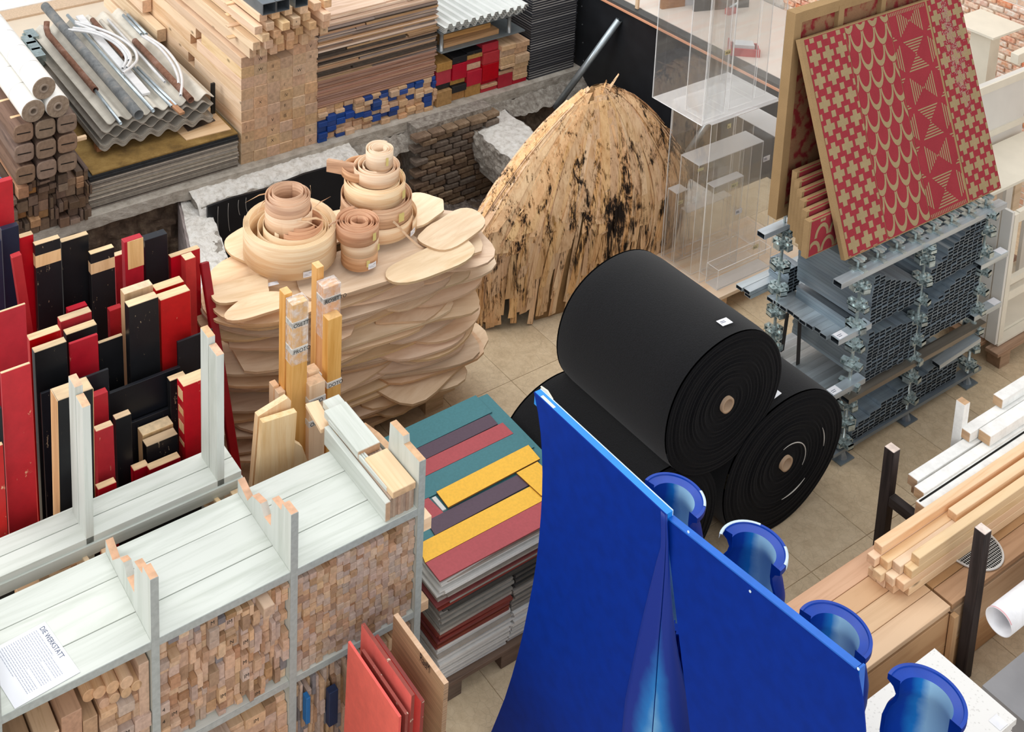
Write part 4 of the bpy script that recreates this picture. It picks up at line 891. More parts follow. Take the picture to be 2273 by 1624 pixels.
pD = post((473, 1162), (546, 1132), 4.22, .055, M_pine, 'shorter pine post with black marks and printed tape'); wrap(pD, .07, .10, 1, 'ETTO'); wrap(pD, .18, .21, 1, 'OSETTO')
for k, (d) in enumerate((.012, )):
    pass
pE = post((470, 1100), (520, 1082), 4.30, .05, M_pine, 'shorter pine post with black line marks behind the taped short post')
pF = post((305, 1165), (332, 1150), 4.34, .04, M_pine, 'small pine stake left of the left wrapped post, left one'); pG = post((330, 1195), (362, 1182), 4.3, .04, M_pine, 'small pine stake left of the left wrapped post, right one')
mb = MB(); pr = [aty(*Wm(*q_), 4.14) for q_ in ((195, 1610), (235, 1285), (378, 1210), (392, 1225), (370, 1610))]
def cutboard(pts, Y, t, name, label, mat, conv=Wm):
    P_ = [aty(*conv(*q_), Y) for q_ in pts]; P_ = [Vector((p.x, p.y, 0)) if q_[1] >= 1900 else p for p, q_ in zip(P_, pts)]; mb = MB(); mb.prism([(p.x, p.z) for p in P_], 'y', Y, Y+t); return solid(name, mb, mat, label, 'board', 'boards leaning behind the shelf')
M_pz = wood('leaning_pine', '#dfc294', '#cfac78', None, .55, 1, (.95, 1.05), True, 'Z')
cutboard([(150, 1900), (235, 1300), (372, 1215), (388, 1228), (330, 1900)], 4.14, .03, 'cut_board', 'pine board with slanted top leaning behind the marked board', M_pz)
b1 = cutboard([(170, 1900), (257, 1330), (415, 1280), (345, 1900)], 4.08, .03, 'cut_board', 'pine board lettered K leaning behind the shelf', M_pz)
cutboard([(350, 1900), (395, 1415), (440, 1440), (462, 1500), (440, 1900)], 4.10, .03, 'cut_board', 'pine board end with clipped corner beside the board lettered K', M_pz)
p = aty(*Wm(312, 1312), 4.095); txt('K', (p.x, p.y-.016, p.z+.008+.0006), .022, (1, -.05, 0), (0, 0, 1), M_blackink, None, 'letter_mark')
lm = bpy.data.objects['letter_mark']; lm.parent = b1; lm.matrix_parent_inverse = Matrix.Identity(4); lm.location = (p.x-b1.location.x, 4.088-b1.location.y, max(v.co.z for v in b1.data.vertices)+.0004-.012)

for o in [q for q in bpy.data.objects if q.name.startswith('pine_beam') and 'big stack' in q.get('label', '')]:
    if R3.random() < .3:
        d = o.data; L_ = o.matrix_local.translation; xs_ = [v.co.y for v in d.vertices]; ln = max(v.co.x for v in d.vertices); mark(o, R3.choice(('IV', 'V', 'IS', 'X', '/', 'II', 'W')), L_.x-.02, L_.z-.012, L_.y-ln-.0006, .034)
for o in [q for q in bpy.data.objects if q.name.startswith(('block_offcut', 'mixed_offcut', 'pine_batten'))]:
    if R3.random() < .10:
        d = o.data; L_ = o.matrix_local.translation; ln = max(v.co.x for v in d.vertices); w_ = max(v.co.y for v in d.vertices); h_ = max(v.co.z for v in d.vertices)
        if min(w_, h_) > .014: mark(o, R3.choice(('M', 'N', 'IM', 'A', '4')), L_.x-.010, L_.z-.008, L_.y-ln-.0006, .022)
# ============================================================ stack of rounded plywood offcuts with veneer rolls, and the thatched hood
R4 = random.Random(41)
def plymat(name, c1, c2, edge1, edge2):
    m, nt, N, L, B = newmat(name)
    v, t = coords(N, L, (2.2, 14, 2))
    n = nd(N, 'ShaderNodeTexNoise', i_Scale=1.4, i_Detail=5.0, i_Roughness=.6, i_Distortion=1.2); L.new(v, n.inputs['Vector'])
    r = ramp(N, [(.3, wlin(c2)), (.6, wlin(c1))]); L.new(n.outputs[0], r.inputs[0])
    v2, _ = coords(N, L, (3, 3, 420)); n2 = nd(N, 'ShaderNodeTexNoise', i_Scale=1.0, i_Detail=3.0); L.new(v2, n2.inputs['Vector'])
    r2 = ramp(N, [(.35, wlin(edge2)), (.6, wlin(edge1))]); L.new(n2.outputs[0], r2.inputs[0])
    col = mixc(N, L, endmask(N, L, t, 'Z', .4, .6), r2.outputs[0], r.outputs[0])
    L.new(rnd_value(N, L, col, .88, 1.08, .12), B.inputs['Base Color']); B.inputs['Roughness'].default_value = .65; B.inputs['Specular IOR Level'].default_value = .2
    bump(N, L, B, n.outputs[0], .1, .002); return m
M_ofc = plymat('birch_offcut', '#dcc39c', '#cbae84', '#c3a57c', '#a4855d')
def blob(a, b, rng, n=34, e=2.6):
    e = rng.choice((2.1, 2.6, 3.4, 4.5)); k1, k2, p1, p2 = rng.uniform(-.13, .13), rng.uniform(-.10, .10), rng.uniform(0, 6.3), rng.uniform(0, 6.3); pts = []
    for i in range(n):
        t = 2*math.pi*i/n; c, s = math.cos(t), math.sin(t)
        r = (abs(c)**e+abs(s)**e)**(-1/e)*(1+k1*math.cos(2*t+p1)+k2*math.cos(3*t+p2))
        pts.append((a*r*c, b*r*s))
    if rng.random() < .55:      # one edge sawn straight
        ang = rng.uniform(0, 6.3); nx, ny = math.cos(ang), math.sin(ang); lim = rng.uniform(.72, .9)*(abs(nx)*a+abs(ny)*b)*.9
        pts = [(x-max(0, x*nx+y*ny-lim)*nx, y-max(0, x*nx+y*ny-lim)*ny) for x, y in pts]
    return pts
def offcut(c, a, b, z, th, rng, rz, tx, ty, label):
    mb = MB(); mb.prism(blob(a, b, rng), 'z', 0, th)
    o = obj('plywood_offcut', mesh('plywood_offcut', mb.v, mb.f, [M_ofc])); o.location = (c[0], c[1], z); o.rotation_euler = (tx, ty, rz)
    return tag(o, label, 'plywood offcut', 'rounded plywood offcuts in the big stack')
z0, z1 = .125, 1.0; steps = 52; dz = (z1-z0)/steps; nl = {'l': 0, 'r': 0, 'm': 0, 'b': 0}
for k in range(steps):
    f = k/steps; th = dz*.76; z = z0+dz*k
    J = lambda s: R4.uniform(-s, s)
    fy = -.13*f
    if k % 2 == 0:
        nl['l'] += 1; offcut((2.80+J(.06)-.04*f, 5.13+J(.05)+fy*.6), .335+J(.05), .26+J(.045), z, th, R4, J(.35)-.25, J(.011), J(.012), f'left-lobe offcut with a rounded nose, {ORD(nl["l"])} from the bottom of the plywood stack')
        nl['r'] += 1; offcut((3.555+J(.06)+.05*f, 4.98+J(.05)+fy*.35), .325+J(.05), .235+J(.045), z, th, R4, J(.35)+.05, J(.011), J(.012), f'right-lobe offcut with a rounded nose, {ORD(nl["r"])} from the bottom of the plywood stack')
    else:
        nl['m'] += 1; offcut((3.17+J(.07), 5.03+J(.05)+fy), .40+J(.08), .20+J(.045), z, th, R4, J(.12)-.05, J(.011), J(.012), f'long front offcut with a curved edge, {ORD(nl["m"])} from the bottom of the plywood stack')
        nl['b'] += 1; offcut((3.2+J(.05), 5.40+J(.03)+fy), .42+J(.04), .14, z, th, R4, J(.1)-.1, J(.01), J(.01), f'back offcut, {ORD(nl["b"])} from the bottom of the plywood stack')
for k, (px, py, a, b, rz) in enumerate(((960, 575, .25, .13, .10), (1005, 515, .20, .12, .22), (930, 475, .17, .12, .35), (560, 545, .13, .16, .1), (535, 650, .14, .09, -.2), (575, 690, .17, .085, -.05))):
    p = at(px, py, 1.01); offcut((p.x, p.y), a, b, 1.003+.0145*(k % 3), .013, R4, rz, R4.uniform(-.03, .03), R4.uniform(-.03, .03), 'loose top offcut on the plywood stack, '+('far right long one', 'far right second one', 'behind the veneer tower', 'back left broad one', 'left small one', 'front left narrow one', 'front centre narrow one')[k])
# pallet under it
M_pal = wood('pallet_wood', '#c2a47c', '#a3845c', '#b3946c', .7, 1, (.85, 1.1))
pt = thing('pallet', 'wooden pallet under the stack of rounded plywood offcuts', 'pallet', (3.15, 5.15, 0))
for x in (2.70, 3.17, 3.62):
    for y in (4.86, 5.15, 5.42): beam('pallet_block', (x-.06, y, .045), (x+.06, y, .045), .09, .09, M_pal, pt)
for y in (4.84, 4.97, 5.1, 5.23, 5.36, 5.46): beam('pallet_board', (2.58, y, .105), (3.74, y, .105), .09, .022, M_pal, pt)
# --- veneer rolls
M_ven = wood('oak_veneer', '#dcbc92', '#c49f72', None, .5, .8, (.94, 1.06), False, 'X', .08)
def venmat(name, c1, c2):
    m, nt, N, L, B = newmat(name); v, t = coords(N, L, (4, 4, 70)); n = nd(N, 'ShaderNodeTexNoise', i_Scale=.8, i_Detail=4.0, i_Distortion=.8); L.new(v, n.inputs['Vector'])
    r = ramp(N, [(.35, wlin(c2)), (.6, wlin(c1))]); L.new(n.outputs[0], r.inputs[0]); L.new(rnd_value(N, L, r.outputs[0], .94, 1.06, .1), B.inputs['Base Color']); B.inputs['Roughness'].default_value = .5; B.inputs['Specular IOR Level'].default_value = .3; return m
M_v1 = venmat('pale_veneer', '#e0c49c', '#cfae83'); M_v2 = venmat('brown_veneer', '#c79f78', '#a97f5c'); M_lab = plain('paper_label', '#e6e6ea', .6); M_qr = plain('label_print', '#6a6f80', .7); M_mask = plain('masking_tape', '#d9c77e', .6)
def spiral(c, r0, r1, turns, h, z0, mat, parent, name='coil', ph=0, th=.0022, wob=.0, n=44, flat=1.0, hv=0):
    mb = MB(); N_ = int(turns*n); vs = []; fs = []
    for i in range(N_+1):
        a = ph+2*math.pi*i/n; f = i/N_; r = r1+(r0-r1)*f+wob*math.sin(a*.5+ph)
        dz = hv*f+.004*math.sin(a*1.3)*(1 if wob else 0)
        for rr_ in (r, r-th):
            x, y = c[0]+rr_*math.cos(a), c[1]+rr_*math.sin(a)*flat
            vs += [(x, y, z0+dz), (x, y, z0+dz+h)]
    for i in range(N_):
        a, b = 4*i, 4*i+4
        fs += [(a, b, b+1, a+1), (a+2, a+3, b+3, b+2), (a+1, b+1, b+3, a+3), (a, a+2, b+2, b)]
    fs += [(0, 1, 3, 2), (4*N_, 4*N_+2, 4*N_+3, 4*N_+1)]
    mb.add(vs, fs); return mb.build(name, mat, parent, True)
def label_on(c, r, z, ang, parent, w=.05, h=.032):
    """paper label stuck on a round side; ang is the direction it faces"""
    mb = MB(); mb2 = MB(); k = 6; d = w/r
    for B_, (a0, a1, zz0, zz1, rr_) in ((mb, (ang-d/2, ang+d/2, z, z+h, r+.001)), (mb2, (ang+d*.08, ang+d*.38, z+h*.62, z+h*.68, r+.0016)), (mb2, (ang-d*.4, ang+d*.2, z+h*.3, z+h*.34, r+.0016)), (mb2, (ang-d*.4, ang+d*.0, z+h*.5, z+h*.54, r+.0016))):
        B_.lathe([(rr_, zz0), (rr_, zz1)], (c[0], c[1], 0), k, 'z', a0, a1)
    o = mb.build('paper_label', M_lab, parent); mb2.build('label_print', M_qr, o)
zt = 1.035
t = thing('veneer_roll', 'widest pale veneer roll at the left on the plywood stack', 'veneer roll', (2.885, 5.13, zt), 'veneer rolls on the plywood stack')
spiral((2.885, 5.13), .215, .245, 4.5, .175, zt, M_v1, t, 'outer_coil', 2.4, .004); label_on((2.885, 5.13), .246, zt+.012, math.radians(-98), t)
t = thing('veneer_roll', 'loose brown veneer coils nested inside the widest roll', 'veneer roll', (2.905, 5.12, zt), 'veneer rolls on the plywood stack')
spiral((2.905, 5.12), .14, .19, 3.5, .15, zt, M_v1, t, 'coil', .4, .003, .008, hv=.02); spiral((2.925, 5.10), .10, .132, 2.6, .17, zt, M_v2, t, 'coil', 1.4, .003, .006, hv=.03)
t = thing('veneer_roll', 'ragged brown veneer roll standing up inside the widest roll', 'veneer roll', (2.885, 5.14, zt+.17), 'veneer rolls on the plywood stack')
spiral((2.885, 5.15), .075, .122, 5, .14, zt+.175, M_v2, t, 'coil', .8, .0028, .004, hv=.03); spiral((2.885, 5.15), .118, .128, 1.3, .10, zt+.145, M_v1, t, 'coil', 3.0, .003, .004)
for k in range(9):
    a = R4.uniform(0, 6.3); r = .125; p = Vector((2.885+r*math.cos(a), 5.15+r*math.sin(a), zt+.19+R4.uniform(0, .12))); d = Vector((math.cos(a+1.2), math.sin(a+1.2), R4.uniform(-.3, .4)))*R4.uniform(.07, .16); s = Vector((0, 0, R4.uniform(.006, .016)))
    mb = MB(); mb.add([p, p+d*.5+Vector((0, 0, .012)), p+d, p+d*.5+s+Vector((0, 0, .012)), p+s], [(0, 1, 3, 4), (1, 2, 3)]); q_ = [v+Vector((.0015, .001, 0)) for v in mb.v]; mb.v += q_; mb.f += [(4+5, 3+5, 1+5, 0+5), (3+5, 2+5, 1+5), (0, 5, 6, 1), (1, 6, 7, 2)]; mb.m += [0]*4; mb.build('splinter', M_v1, t)
T = (3.41, 5.11)
def tower(label, r0, r1, h, z, mat, turns=4, ph=0, c=T, wob=.004, hv=.0, lab=None):
    t = thing('veneer_roll', label, 'veneer roll', (c[0], c[1], z), 'veneer rolls on the plywood stack'); spiral(c, r0, r1, turns, h, z, mat, t, 'coil', ph, .003, wob, hv=hv)
    if lab is not None: label_on(c, r1+wob+.001, z+.012, math.radians(lab), t)
    mb = MB(); mb.lathe([(r1+wob+.0012, z+h*.35), (r1+wob+.0012, z+h*.85)], (c[0], c[1], 0), 3, 'z', math.radians(-110+ph*20), math.radians(-100+ph*20)); mb.build('tape_strip', M_mask, t); return t
tower('pale bottom roll of the veneer tower', .15, .212, .085, zt, M_v1, 4, 5.2, lab=-62)
tower('broad second roll of the veneer tower', .13, .200, .10, zt+.087, M_v2, 4, 1.0)
tower('third roll of the veneer tower with wavy grain', .11, .172, .095, zt+.189, M_v1, 4, 2.0, (3.395, 5.11))
t4 = tower('fourth roll of the veneer tower with flared loose end', .07, .130, .07, zt+.286, M_v1, 5, 3.1, (3.40, 5.11), .006)
spiral((3.34, 5.17), .09, .115, 1.1, .05, zt+.295, M_v2, t4, 'loose_end', 2.2, .003, .01)
tower('small narrow roll on top of the veneer tower', .035, .078, .095, zt+.358, M_v1, 5, .5, (3.412, 5.10), .002)
t = thing('loose_veneer', 'flat brown veneer leaf sticking out left of the veneer tower', 'veneer leaf', (3.2, 5.2, zt+.38))
mb = MB(); a = Vector((3.29, 5.16, zt+.29)); b = Vector((3.17, 5.25, zt+.31)); s = Vector((0, 0, .07))
for k in range(5):
    o_ = Vector((.004*k, .002*k, 0)); mb.add([a+o_, b+o_+Vector((.01*k, 0, .004*k)), b+s+o_, a+s+o_, a+o_+Vector((.0015, .0015, 0)), b+o_+Vector((.01*k+.0015, .0015, .004*k)), b+s+o_+Vector((.0015, .0015, 0)), a+s+o_+Vector((.0015, .0015, 0))], [(0, 1, 2, 3), (7, 6, 5, 4), (3, 2, 6, 7), (1, 5, 6, 2), (0, 4, 5, 1)])
mb.build('veneer_leaf', M_v2, t)
C = (3.17, 4.90)
tower('low brown base roll of the small front veneer pair', .06, .100, .075, zt-.012, M_v2, 4, .3, C, .003, lab=-85)
tower('middle roll of the small front veneer pair', .06, .105, .07, zt+.064, M_v1, 3.5, 2.0, C, .004)
t = tower('upper loose spiral of the small front veneer pair', .035, .118, .085, zt+.135, M_v2, 6, 1.2, (3.16, 4.905), .004)
for k, (px, py, z, L_) in enumerate(((600, 470, 1.25, .10), (775, 505, 1.2, .16), (905, 500, 1.15, .12))):
    p = at(px, py, z); t = thing('veneer_curl', 'thin curled veneer strip '+('left of the ragged roll', 'beside the small front rolls', 'hanging by the tower foot')[k], 'veneer strip', (p.x, p.y, z)); mb = MB(); vs = []; fs = []
    for i in range(13):
        f = i/12; q_ = p+Vector((L_*(f-.5)*1.6, -.03*f+.05*math.sin(f*3), .05*math.sin(f*2.6+k)-.06*f*k))
        vs += [q_, q_+Vector((.002, -.004, .014))]
    vs2 = [v+Vector((0, .0012, .0008)) for v in vs]; fs = [(2*i, 2*i+2, 2*i+3, 2*i+1) for i in range(12)]; n_ = len(vs)
    mb.add(vs+vs2, fs+[tuple(j+n_ for j in f_[::-1]) for f_ in fs]+[(2*i+1, 2*i+3, n_+2*i+3, n_+2*i+1) for i in range(12)]); mb.build('strip', M_v1, t)
mb = MB(); mb.prism([(2.66, 4.955), (2.72, 4.945), (2.723, 4.972), (2.663, 4.982)], 'z', 1.018, 1.019); solid('paper_label', mb, M_lab, 'small white paper label on the front left of the plywood stack', 'label')
# ============================================================ thatched hood of scorched wood strips
HX, HY = 5.05, 5.28
def hw(z):
    zs = (0, .25, .5, .69, .845, 1.0, 1.135, 1.235, 1.295, 1.32); ws = (.80, .86, .86, .77, .645, .50, .34, .20, .09, .02)
    return float(np.interp(z, zs, ws))
def hood(a, z, k=1.0):
    """point on the hood: a angle (0 = right, -pi/2 = to the viewer)"""
    w = hw(z)*k; cx = HX+.10*(z/1.345)**1.5
    d = .225 if math.sin(a) < 0 else .20
    f = min(1, z/.9)
    return Vector((cx+w*math.cos(a), HY+.03*f+w*d/.86*math.sin(a)*1.0, z))
def thatchmat():
    m, nt, N, L, B = newmat('scorched_shingle_wood')
    tc = N.new('ShaderNodeTexCoord')
    mp = N.new('ShaderNodeMapping'); L.new(tc.outputs['Object'], mp.inputs[0]); mp.inputs[3].default_value = (26, 26, 2.2)
    n = nd(N, 'ShaderNodeTexNoise', i_Scale=1.2, i_Detail=6.0, i_Roughness=.65, i_Distortion=.7); L.new(mp.outputs[0], n.inputs['Vector'])
    oi = N.new('ShaderNodeObjectInfo')
    r = ramp(N, [(.30, wlin('#94703f')), (.40, wlin('#c9a272')), (.60, wlin('#dab987'))]); L.new(n.outputs[0], r.inputs[0])
    # scorch: patches stretched along the strips, stronger in a belt
    mp2 = N.new('ShaderNodeMapping'); L.new(tc.outputs['Object'], mp2.inputs[0]); mp2.inputs[3].default_value = (11, 11, 4.2)
    n2 = nd(N, 'ShaderNodeTexNoise', i_Scale=1.0, i_Detail=7.0, i_Roughness=.68, i_Distortion=.9); L.new(mp2.outputs[0], n2.inputs['Vector'])
    mp3 = N.new('ShaderNodeMapping'); L.new(tc.outputs['Object'], mp3.inputs[0]); mp3.inputs[3].default_value = (1.5, 1.5, 1.2); mp3.inputs[1].default_value = (3.2, .4, 1.1)
    n3 = nd(N, 'ShaderNodeTexNoise', i_Scale=1.0, i_Detail=2.0); L.new(mp3.outputs[0], n3.inputs['Vector'])
    s = math_(N, L, 'ADD', n2.outputs[0], math_(N, L, 'MULTIPLY', math_(N, L, 'SUBTRACT', n3.outputs[0], .5), .55))
    s = math_(N, L, 'ADD', s, math_(N, L, 'MULTIPLY', math_(N, L, 'SUBTRACT', oi.outputs['Random'], .5), .08))
    # fine dark streaks
    mp4 = N.new('ShaderNodeMapping'); L.new(tc.outputs['Object'], mp4.inputs[0]); mp4.inputs[3].default_value = (95, 95, 5.0)
    n4 = nd(N, 'ShaderNodeTexNoise', i_Scale=1.0, i_Detail=4.0, i_Roughness=.7); L.new(mp4.outputs[0], n4.inputs['Vector'])
    sz = N.new('ShaderNodeSeparateXYZ'); L.new(tc.outputs['Object'], sz.inputs[0]); bz = ramp(N, [(.02, (.25,)*3), (.22, (1,)*3), (.62, (.9,)*3), (.95, (.35,)*3)]); L.new(math_(N, L, 'DIVIDE', sz.outputs['Z'], 1.35), bz.inputs[0])
    s = math_(N, L, 'ADD', s, math_(N, L, 'MULTIPLY', math_(N, L, 'SUBTRACT', bz.outputs[0], .62), .12))
    s2 = math_(N, L, 'ADD', s, math_(N, L, 'MULTIPLY', math_(N, L, 'SUBTRACT', n4.outputs[0], .5), .62))
    k1 = ramp(N, [(.50, (0, 0, 0, 1)), (.60, (1, 1, 1, 1))]); L.new(s2, k1.inputs[0])
    k2 = ramp(N, [(.565, (0, 0, 0, 1)), (.655, (1, 1, 1, 1))]); L.new(s2, k2.inputs[0])
    col = mixc(N, L, math_(N, L, 'MULTIPLY', k1.outputs[0], .6), r.outputs[0], lin('#9a6a3a'))
    col = mixc(N, L, k2.outputs[0], col, lin('#1d1512'))
    L.new(rnd_value(N, L, col, .88, 1.1, .12, .004), B.inputs['Base Color']); B.inputs['Roughness'].default_value = .6; B.inputs['Specular IOR Level'].default_value = .2
    bump(N, L, B, n.outputs[0], .25, .004); return m
M_th = thatchmat()
hut = thing('thatched_hood', 'large hooded shape thatched with scorched wood strips behind the black rolls', 'thatched hood', (HX, HY, 0))
mb = MB(); nz_, na = 26, 48
for i in range(nz_+1):
    for j in range(na): mb.v.append(hood(2*math.pi*j/na, 1.315*i/nz_, .955))
for i in range(nz_):
    for j in range(na):
        a = 2*math.pi*(j+.5)/na
        if i < 8 and abs(a-math.pi*1.18) < .35: continue      # opening low on the left
        mb.f.append((i*na+j, i*na+(j+1) % na, (i+1)*na+(j+1) % na, (i+1)*na+j)); mb.m.append(0)
mb.build('inner_shell', plain('shaded_inner_wood', '#9a7850', .8, 0, .15, 20), hut, True)
def strip(a, za, zb, w, lift, seg=7, drift=0, flare=0, name='wood_strip', curl=0):
    """one veneer strip laid down the hood from height za to zb, centred on angle a"""
    vs = []; n_ = seg+1; T_ = .0022
    for i in range(n_):
        f = i/seg; z = za+(zb-za)*f; aa = a+drift*f
        k = 1+(lift+flare*f*f+curl*max(0, f-.8)*5*.03)/max(.25, hw(max(z, .0)))
        zz = max(z, .004); p = hood(aa, zz, k); q = hood(aa+.02, zz, k); t_ = (q-p).normalized()
        nrm = t_.cross(Vector((0, 0, 1))).normalized()
        ww = w*(1-.10*f*(i % 2)+R4.uniform(-.04, .04))*(.55+.45*min(1, hw(zz)/.4))
        if i == n_-1: j1, j2 = R4.uniform(0, .03), R4.uniform(0, .03)
        else: j1 = j2 = 0
        for s_, jz in ((-1, j1), (1, j2)):
            e = p+t_*(s_*ww/2)+Vector((0, 0, jz)); vs.append(e); vs.append(e-nrm*T_)
    fs = []
    for i in range(seg):
        b = 4*i; fs += [(b, b+4, b+6, b+2), (b+1, b+3, b+7, b+5), (b, b+1, b+5, b+4), (b+2, b+6, b+7, b+3)]
    fs += [(0, 2, 3, 1), (4*seg, 4*seg+1, 4*seg+3, 4*seg+2)]
    m_ = MB(); m_.add(vs, fs); return m_
cnt = 0
tiers = [(.86, .0, 92, .030, .060, .012), (1.12, .22, 74, .028, .06, .024), (1.295, .52, 52, .05, .10, .036)]
for ti, (za, zb, n_, w0, w1, lift) in enumerate(tiers):
    for k in range(n_):
        a = -math.pi*1.06+math.pi*1.12*(k+R4.uniform(-.4, .4))/(n_-1)
        m_ = strip(a, za+R4.uniform(-.10, .06 if ti < 2 else .015), max(0, zb+R4.uniform(-.02 if ti == 0 else -.14, .13)), R4.uniform(w0, w1), lift+R4.uniform(-.008, .018), 8, R4.uniform(-.09, .09)-.16-.05*math.cos(a), R4.uniform(0, .03 if ti else .02), curl=R4.choice((0, 0, 0, 1)))
        m_.build('wood_strip', M_th, hut); cnt += 1
for k in range(70):     # narrow splinters between
    a = -math.pi*1.02+math.pi*1.06*R4.random(); za = R4.uniform(.35, 1.2); m_ = strip(a, za, max(0, za-R4.uniform(.25, .5)), R4.uniform(.010, .02), R4.uniform(.03, .055), 6, R4.uniform(-.06, .06), R4.uniform(0, .03)); m_.build('wood_strip', M_th, hut); cnt += 1
m_ = MB()               # the coarse covering of the far side
for k in range(60):
    a = math.pi*.06+math.pi*.9*k/59; s_ = strip(a, 1.25+R4.uniform(-.1, .06), R4.uniform(0, .1), .07, R4.uniform(.01, .03), 7); m_.add(s_.v, s_.f)
far = m_.build('far_side_strips', M_th, hut); far['kind'] = 'stuff'
for k in range(4):      # tuft at the crown
    a = -2.4+.5*k; p = hood(a, 1.275, 1.1); q = p+Vector((.10*math.cos(a)+.05, .03, .03+.012*k)); mb = MB(); s = Vector((.012, .02, 0)); mb.add([p-s, q-s*.4, q+s*.4, p+s, p-s-Vector((0, 0, .002)), q-s*.4-Vector((0, 0, .002)), q+s*.4-Vector((0, 0, .002)), p+s-Vector((0, 0, .002))], [(0, 1, 2, 3), (7, 6, 5, 4), (0, 4, 5, 1), (1, 5, 6, 2), (2, 6, 7, 3)]); mb.build('crown_strip', M_th, hut)
# ============================================================ pile of painted boards, coral panels, blue set pieces, black felt rolls
R5 = random.Random(55)
CT, CP, CRD, CYL = '#3f737a', '#54424f', '#a5494e', '#e8b23c'
def lam(name, c, edge='#6a5a50'):
    m, nt, N, L, B = newmat(name); v, t = coords(N, L, (60, 60, 60)); n = nd(N, 'ShaderNodeTexNoise', i_Scale=1.5, i_Detail=3.0); L.new(v, n.inputs['Vector'])
    e = lin(c); r = ramp(N, [(.3, tuple(a*.93 for a in e[:3])+(1,)), (.7, tuple(min(1, a*1.06) for a in e[:3])+(1,))]); L.new(n.outputs[0], r.inputs[0])
    col = mixc(N, L, endmask(N, L, t, 'Z', .5, .7), lin(edge), r.outputs[0]); L.new(col, B.inputs['Base Color']); B.inputs['Roughness'].default_value = .5; B.inputs['Specular IOR Level'].default_value = .3; return m
ML = {'t': lam('teal_laminate', CT, '#3a5f66'), 'p': lam('plum_laminate', CP, '#4b3a40'), 'r': lam('dusty_red_laminate', CRD, '#84403f'), 'y': lam('yellow_laminate', CYL, '#8a5a28')}
WN = {'t': 'teal', 'p': 'plum', 'r': 'dusty red', 'y': 'yellow'}
pt = thing('pallet', 'dark wooden pallet under the pile of coloured laminate boards', 'pallet', (3.05, 3.8, 0)); M_dpal = wood('dark_pallet', '#6b5b4a', '#4f4236', '#5f5041', .8, 1, (.8, 1.1))
for x in (2.72, 3.03, 3.36):
    for y in (3.47, 3.8, 4.12): beam('pallet_block', (x-.05, y, .035), (x+.05, y, .035), .09, .07, M_dpal, pt)
for y in (3.46, 3.57, 3.69, 3.80, 3.92, 4.03, 4.14): beam('pallet_board', (2.64, y, .083), (3.44, y, .083), .08, .022, M_dpal, pt)
# layers below: two bundles side by side, then loose ones
M_ly = {'w': plain('white_board', '#cfcdc9', .5, 0, .06, 20, var=(.85, 1.08)), 'g': plain('grey_board', '#8b867f', .6, 0, .12, 20, var=(.7, 1.15)), 'd': plain('dark_board', '#3a3836', .6, 0, .15, 20, var=(.7, 1.3)), 'r': plain('redbrown_board', '#7d3a33', .6, 0, .12, 20, var=(.8, 1.15)), 'b': plain('taupe_board', '#a49a90', .6, 0, .1, 20, var=(.8, 1.1))}
WL = {'w': 'white', 'g': 'grey', 'd': 'dark', 'r': 'red-brown', 'b': 'taupe'}
def seqm(z):
    if z < .19: return 'w'
    if z < .26: return R5.choice('wwb')
    if z < .345: return 'r'
    if z < .44: return R5.choice('ggb')
    if z < .50: return R5.choice('gdrb')
    return R5.choice('gbwb')
z = .0955; k = 0
while z < .598:
    k += 1; h = R5.choice((.009, .011, .013)); m = seqm(z); xs = 2.645+R5.uniform(-.006, .010)+(.03 if z < .12 else 0); split = 3.03+R5.uniform(-.008, .008) if z < .44 else None
    yb = 3.435+R5.uniform(-.010, .012)
    segs = ((xs, split-.004), (split+.006, 3.43+R5.uniform(-.01, .01))) if split else ((xs+R5.uniform(-.02, .05), 3.42+R5.uniform(-.02, .02)),)
    for s_, (a, b) in enumerate(segs):
        mm = m if s_ == 0 else ('w' if z < .24 else 'g' if z < .36 else 'd')
        o = beam('pile_board', (a, yb+.36, z+h/2), (b, yb+.36+R5.uniform(-.006, .006), z+h/2), .72, h-.0016, M_ly[mm], None, 0)
        tag(o, f'{WL[mm]} board, {ORD(k)} layer from the pallet'+('' if not split else ', left bundle' if s_ == 0 else ', right bundle')+' of the coloured pile', 'board', 'boards inside the coloured pile')
    z += h
z = .600
for k in range(4):
    x0 = 2.64+.012*k; o = beam('pile_board', (x0, 3.48+.006*k, z+.004), (x0+.5+.05*(k % 2), 3.50, z+.004), .10, .008, M_ly['wgbd'[k]], None, 0); tag(o, ('white', 'grey', 'taupe', 'dark')[k]+' narrow board edge just under the dusty red top board', 'board', 'narrow edges under the red top board'); z += .0015 if False else .0001
def topb(a, b, c, d, zz, key, label, th=.006):
    mb = MB(); mb.prism([a, b, c, d], 'z', zz, zz+th); solid(WN[key].replace(' ', '_')+'_board', mb, ML[key], label, 'board', 'coloured laminate boards on top of the pile')
mb = MB(); mb.prism([(2.66, 3.52), (3.45, 3.50), (3.46, 4.18), (2.80, 4.20)], 'z', .612, .620); solid('teal_sheet', mb, ML['t'], 'large teal laminate sheet under the coloured boards', 'board', 'coloured laminate boards on top of the pile')
topb((2.90, 4.06), (3.40, 4.065), (3.40, 4.195), (2.86, 4.19), .6205, 't', 'teal laminate board at the back of the coloured pile')
topb((2.86, 3.985), (3.375, 3.99), (3.38, 4.06), (2.88, 4.058), .6205, 'p', 'plum laminate board at the back of the coloured pile')
topb((2.83, 3.905), (3.40, 3.905), (3.40, 3.985), (2.84, 3.983), .6205, 'r', 'dusty red laminate board behind the yellow boards')
topb((2.74, 3.80), (3.43, 3.79), (3.43, 3.903), (2.76, 3.903), .6205, 't', 'teal laminate board behind the long yellow board')
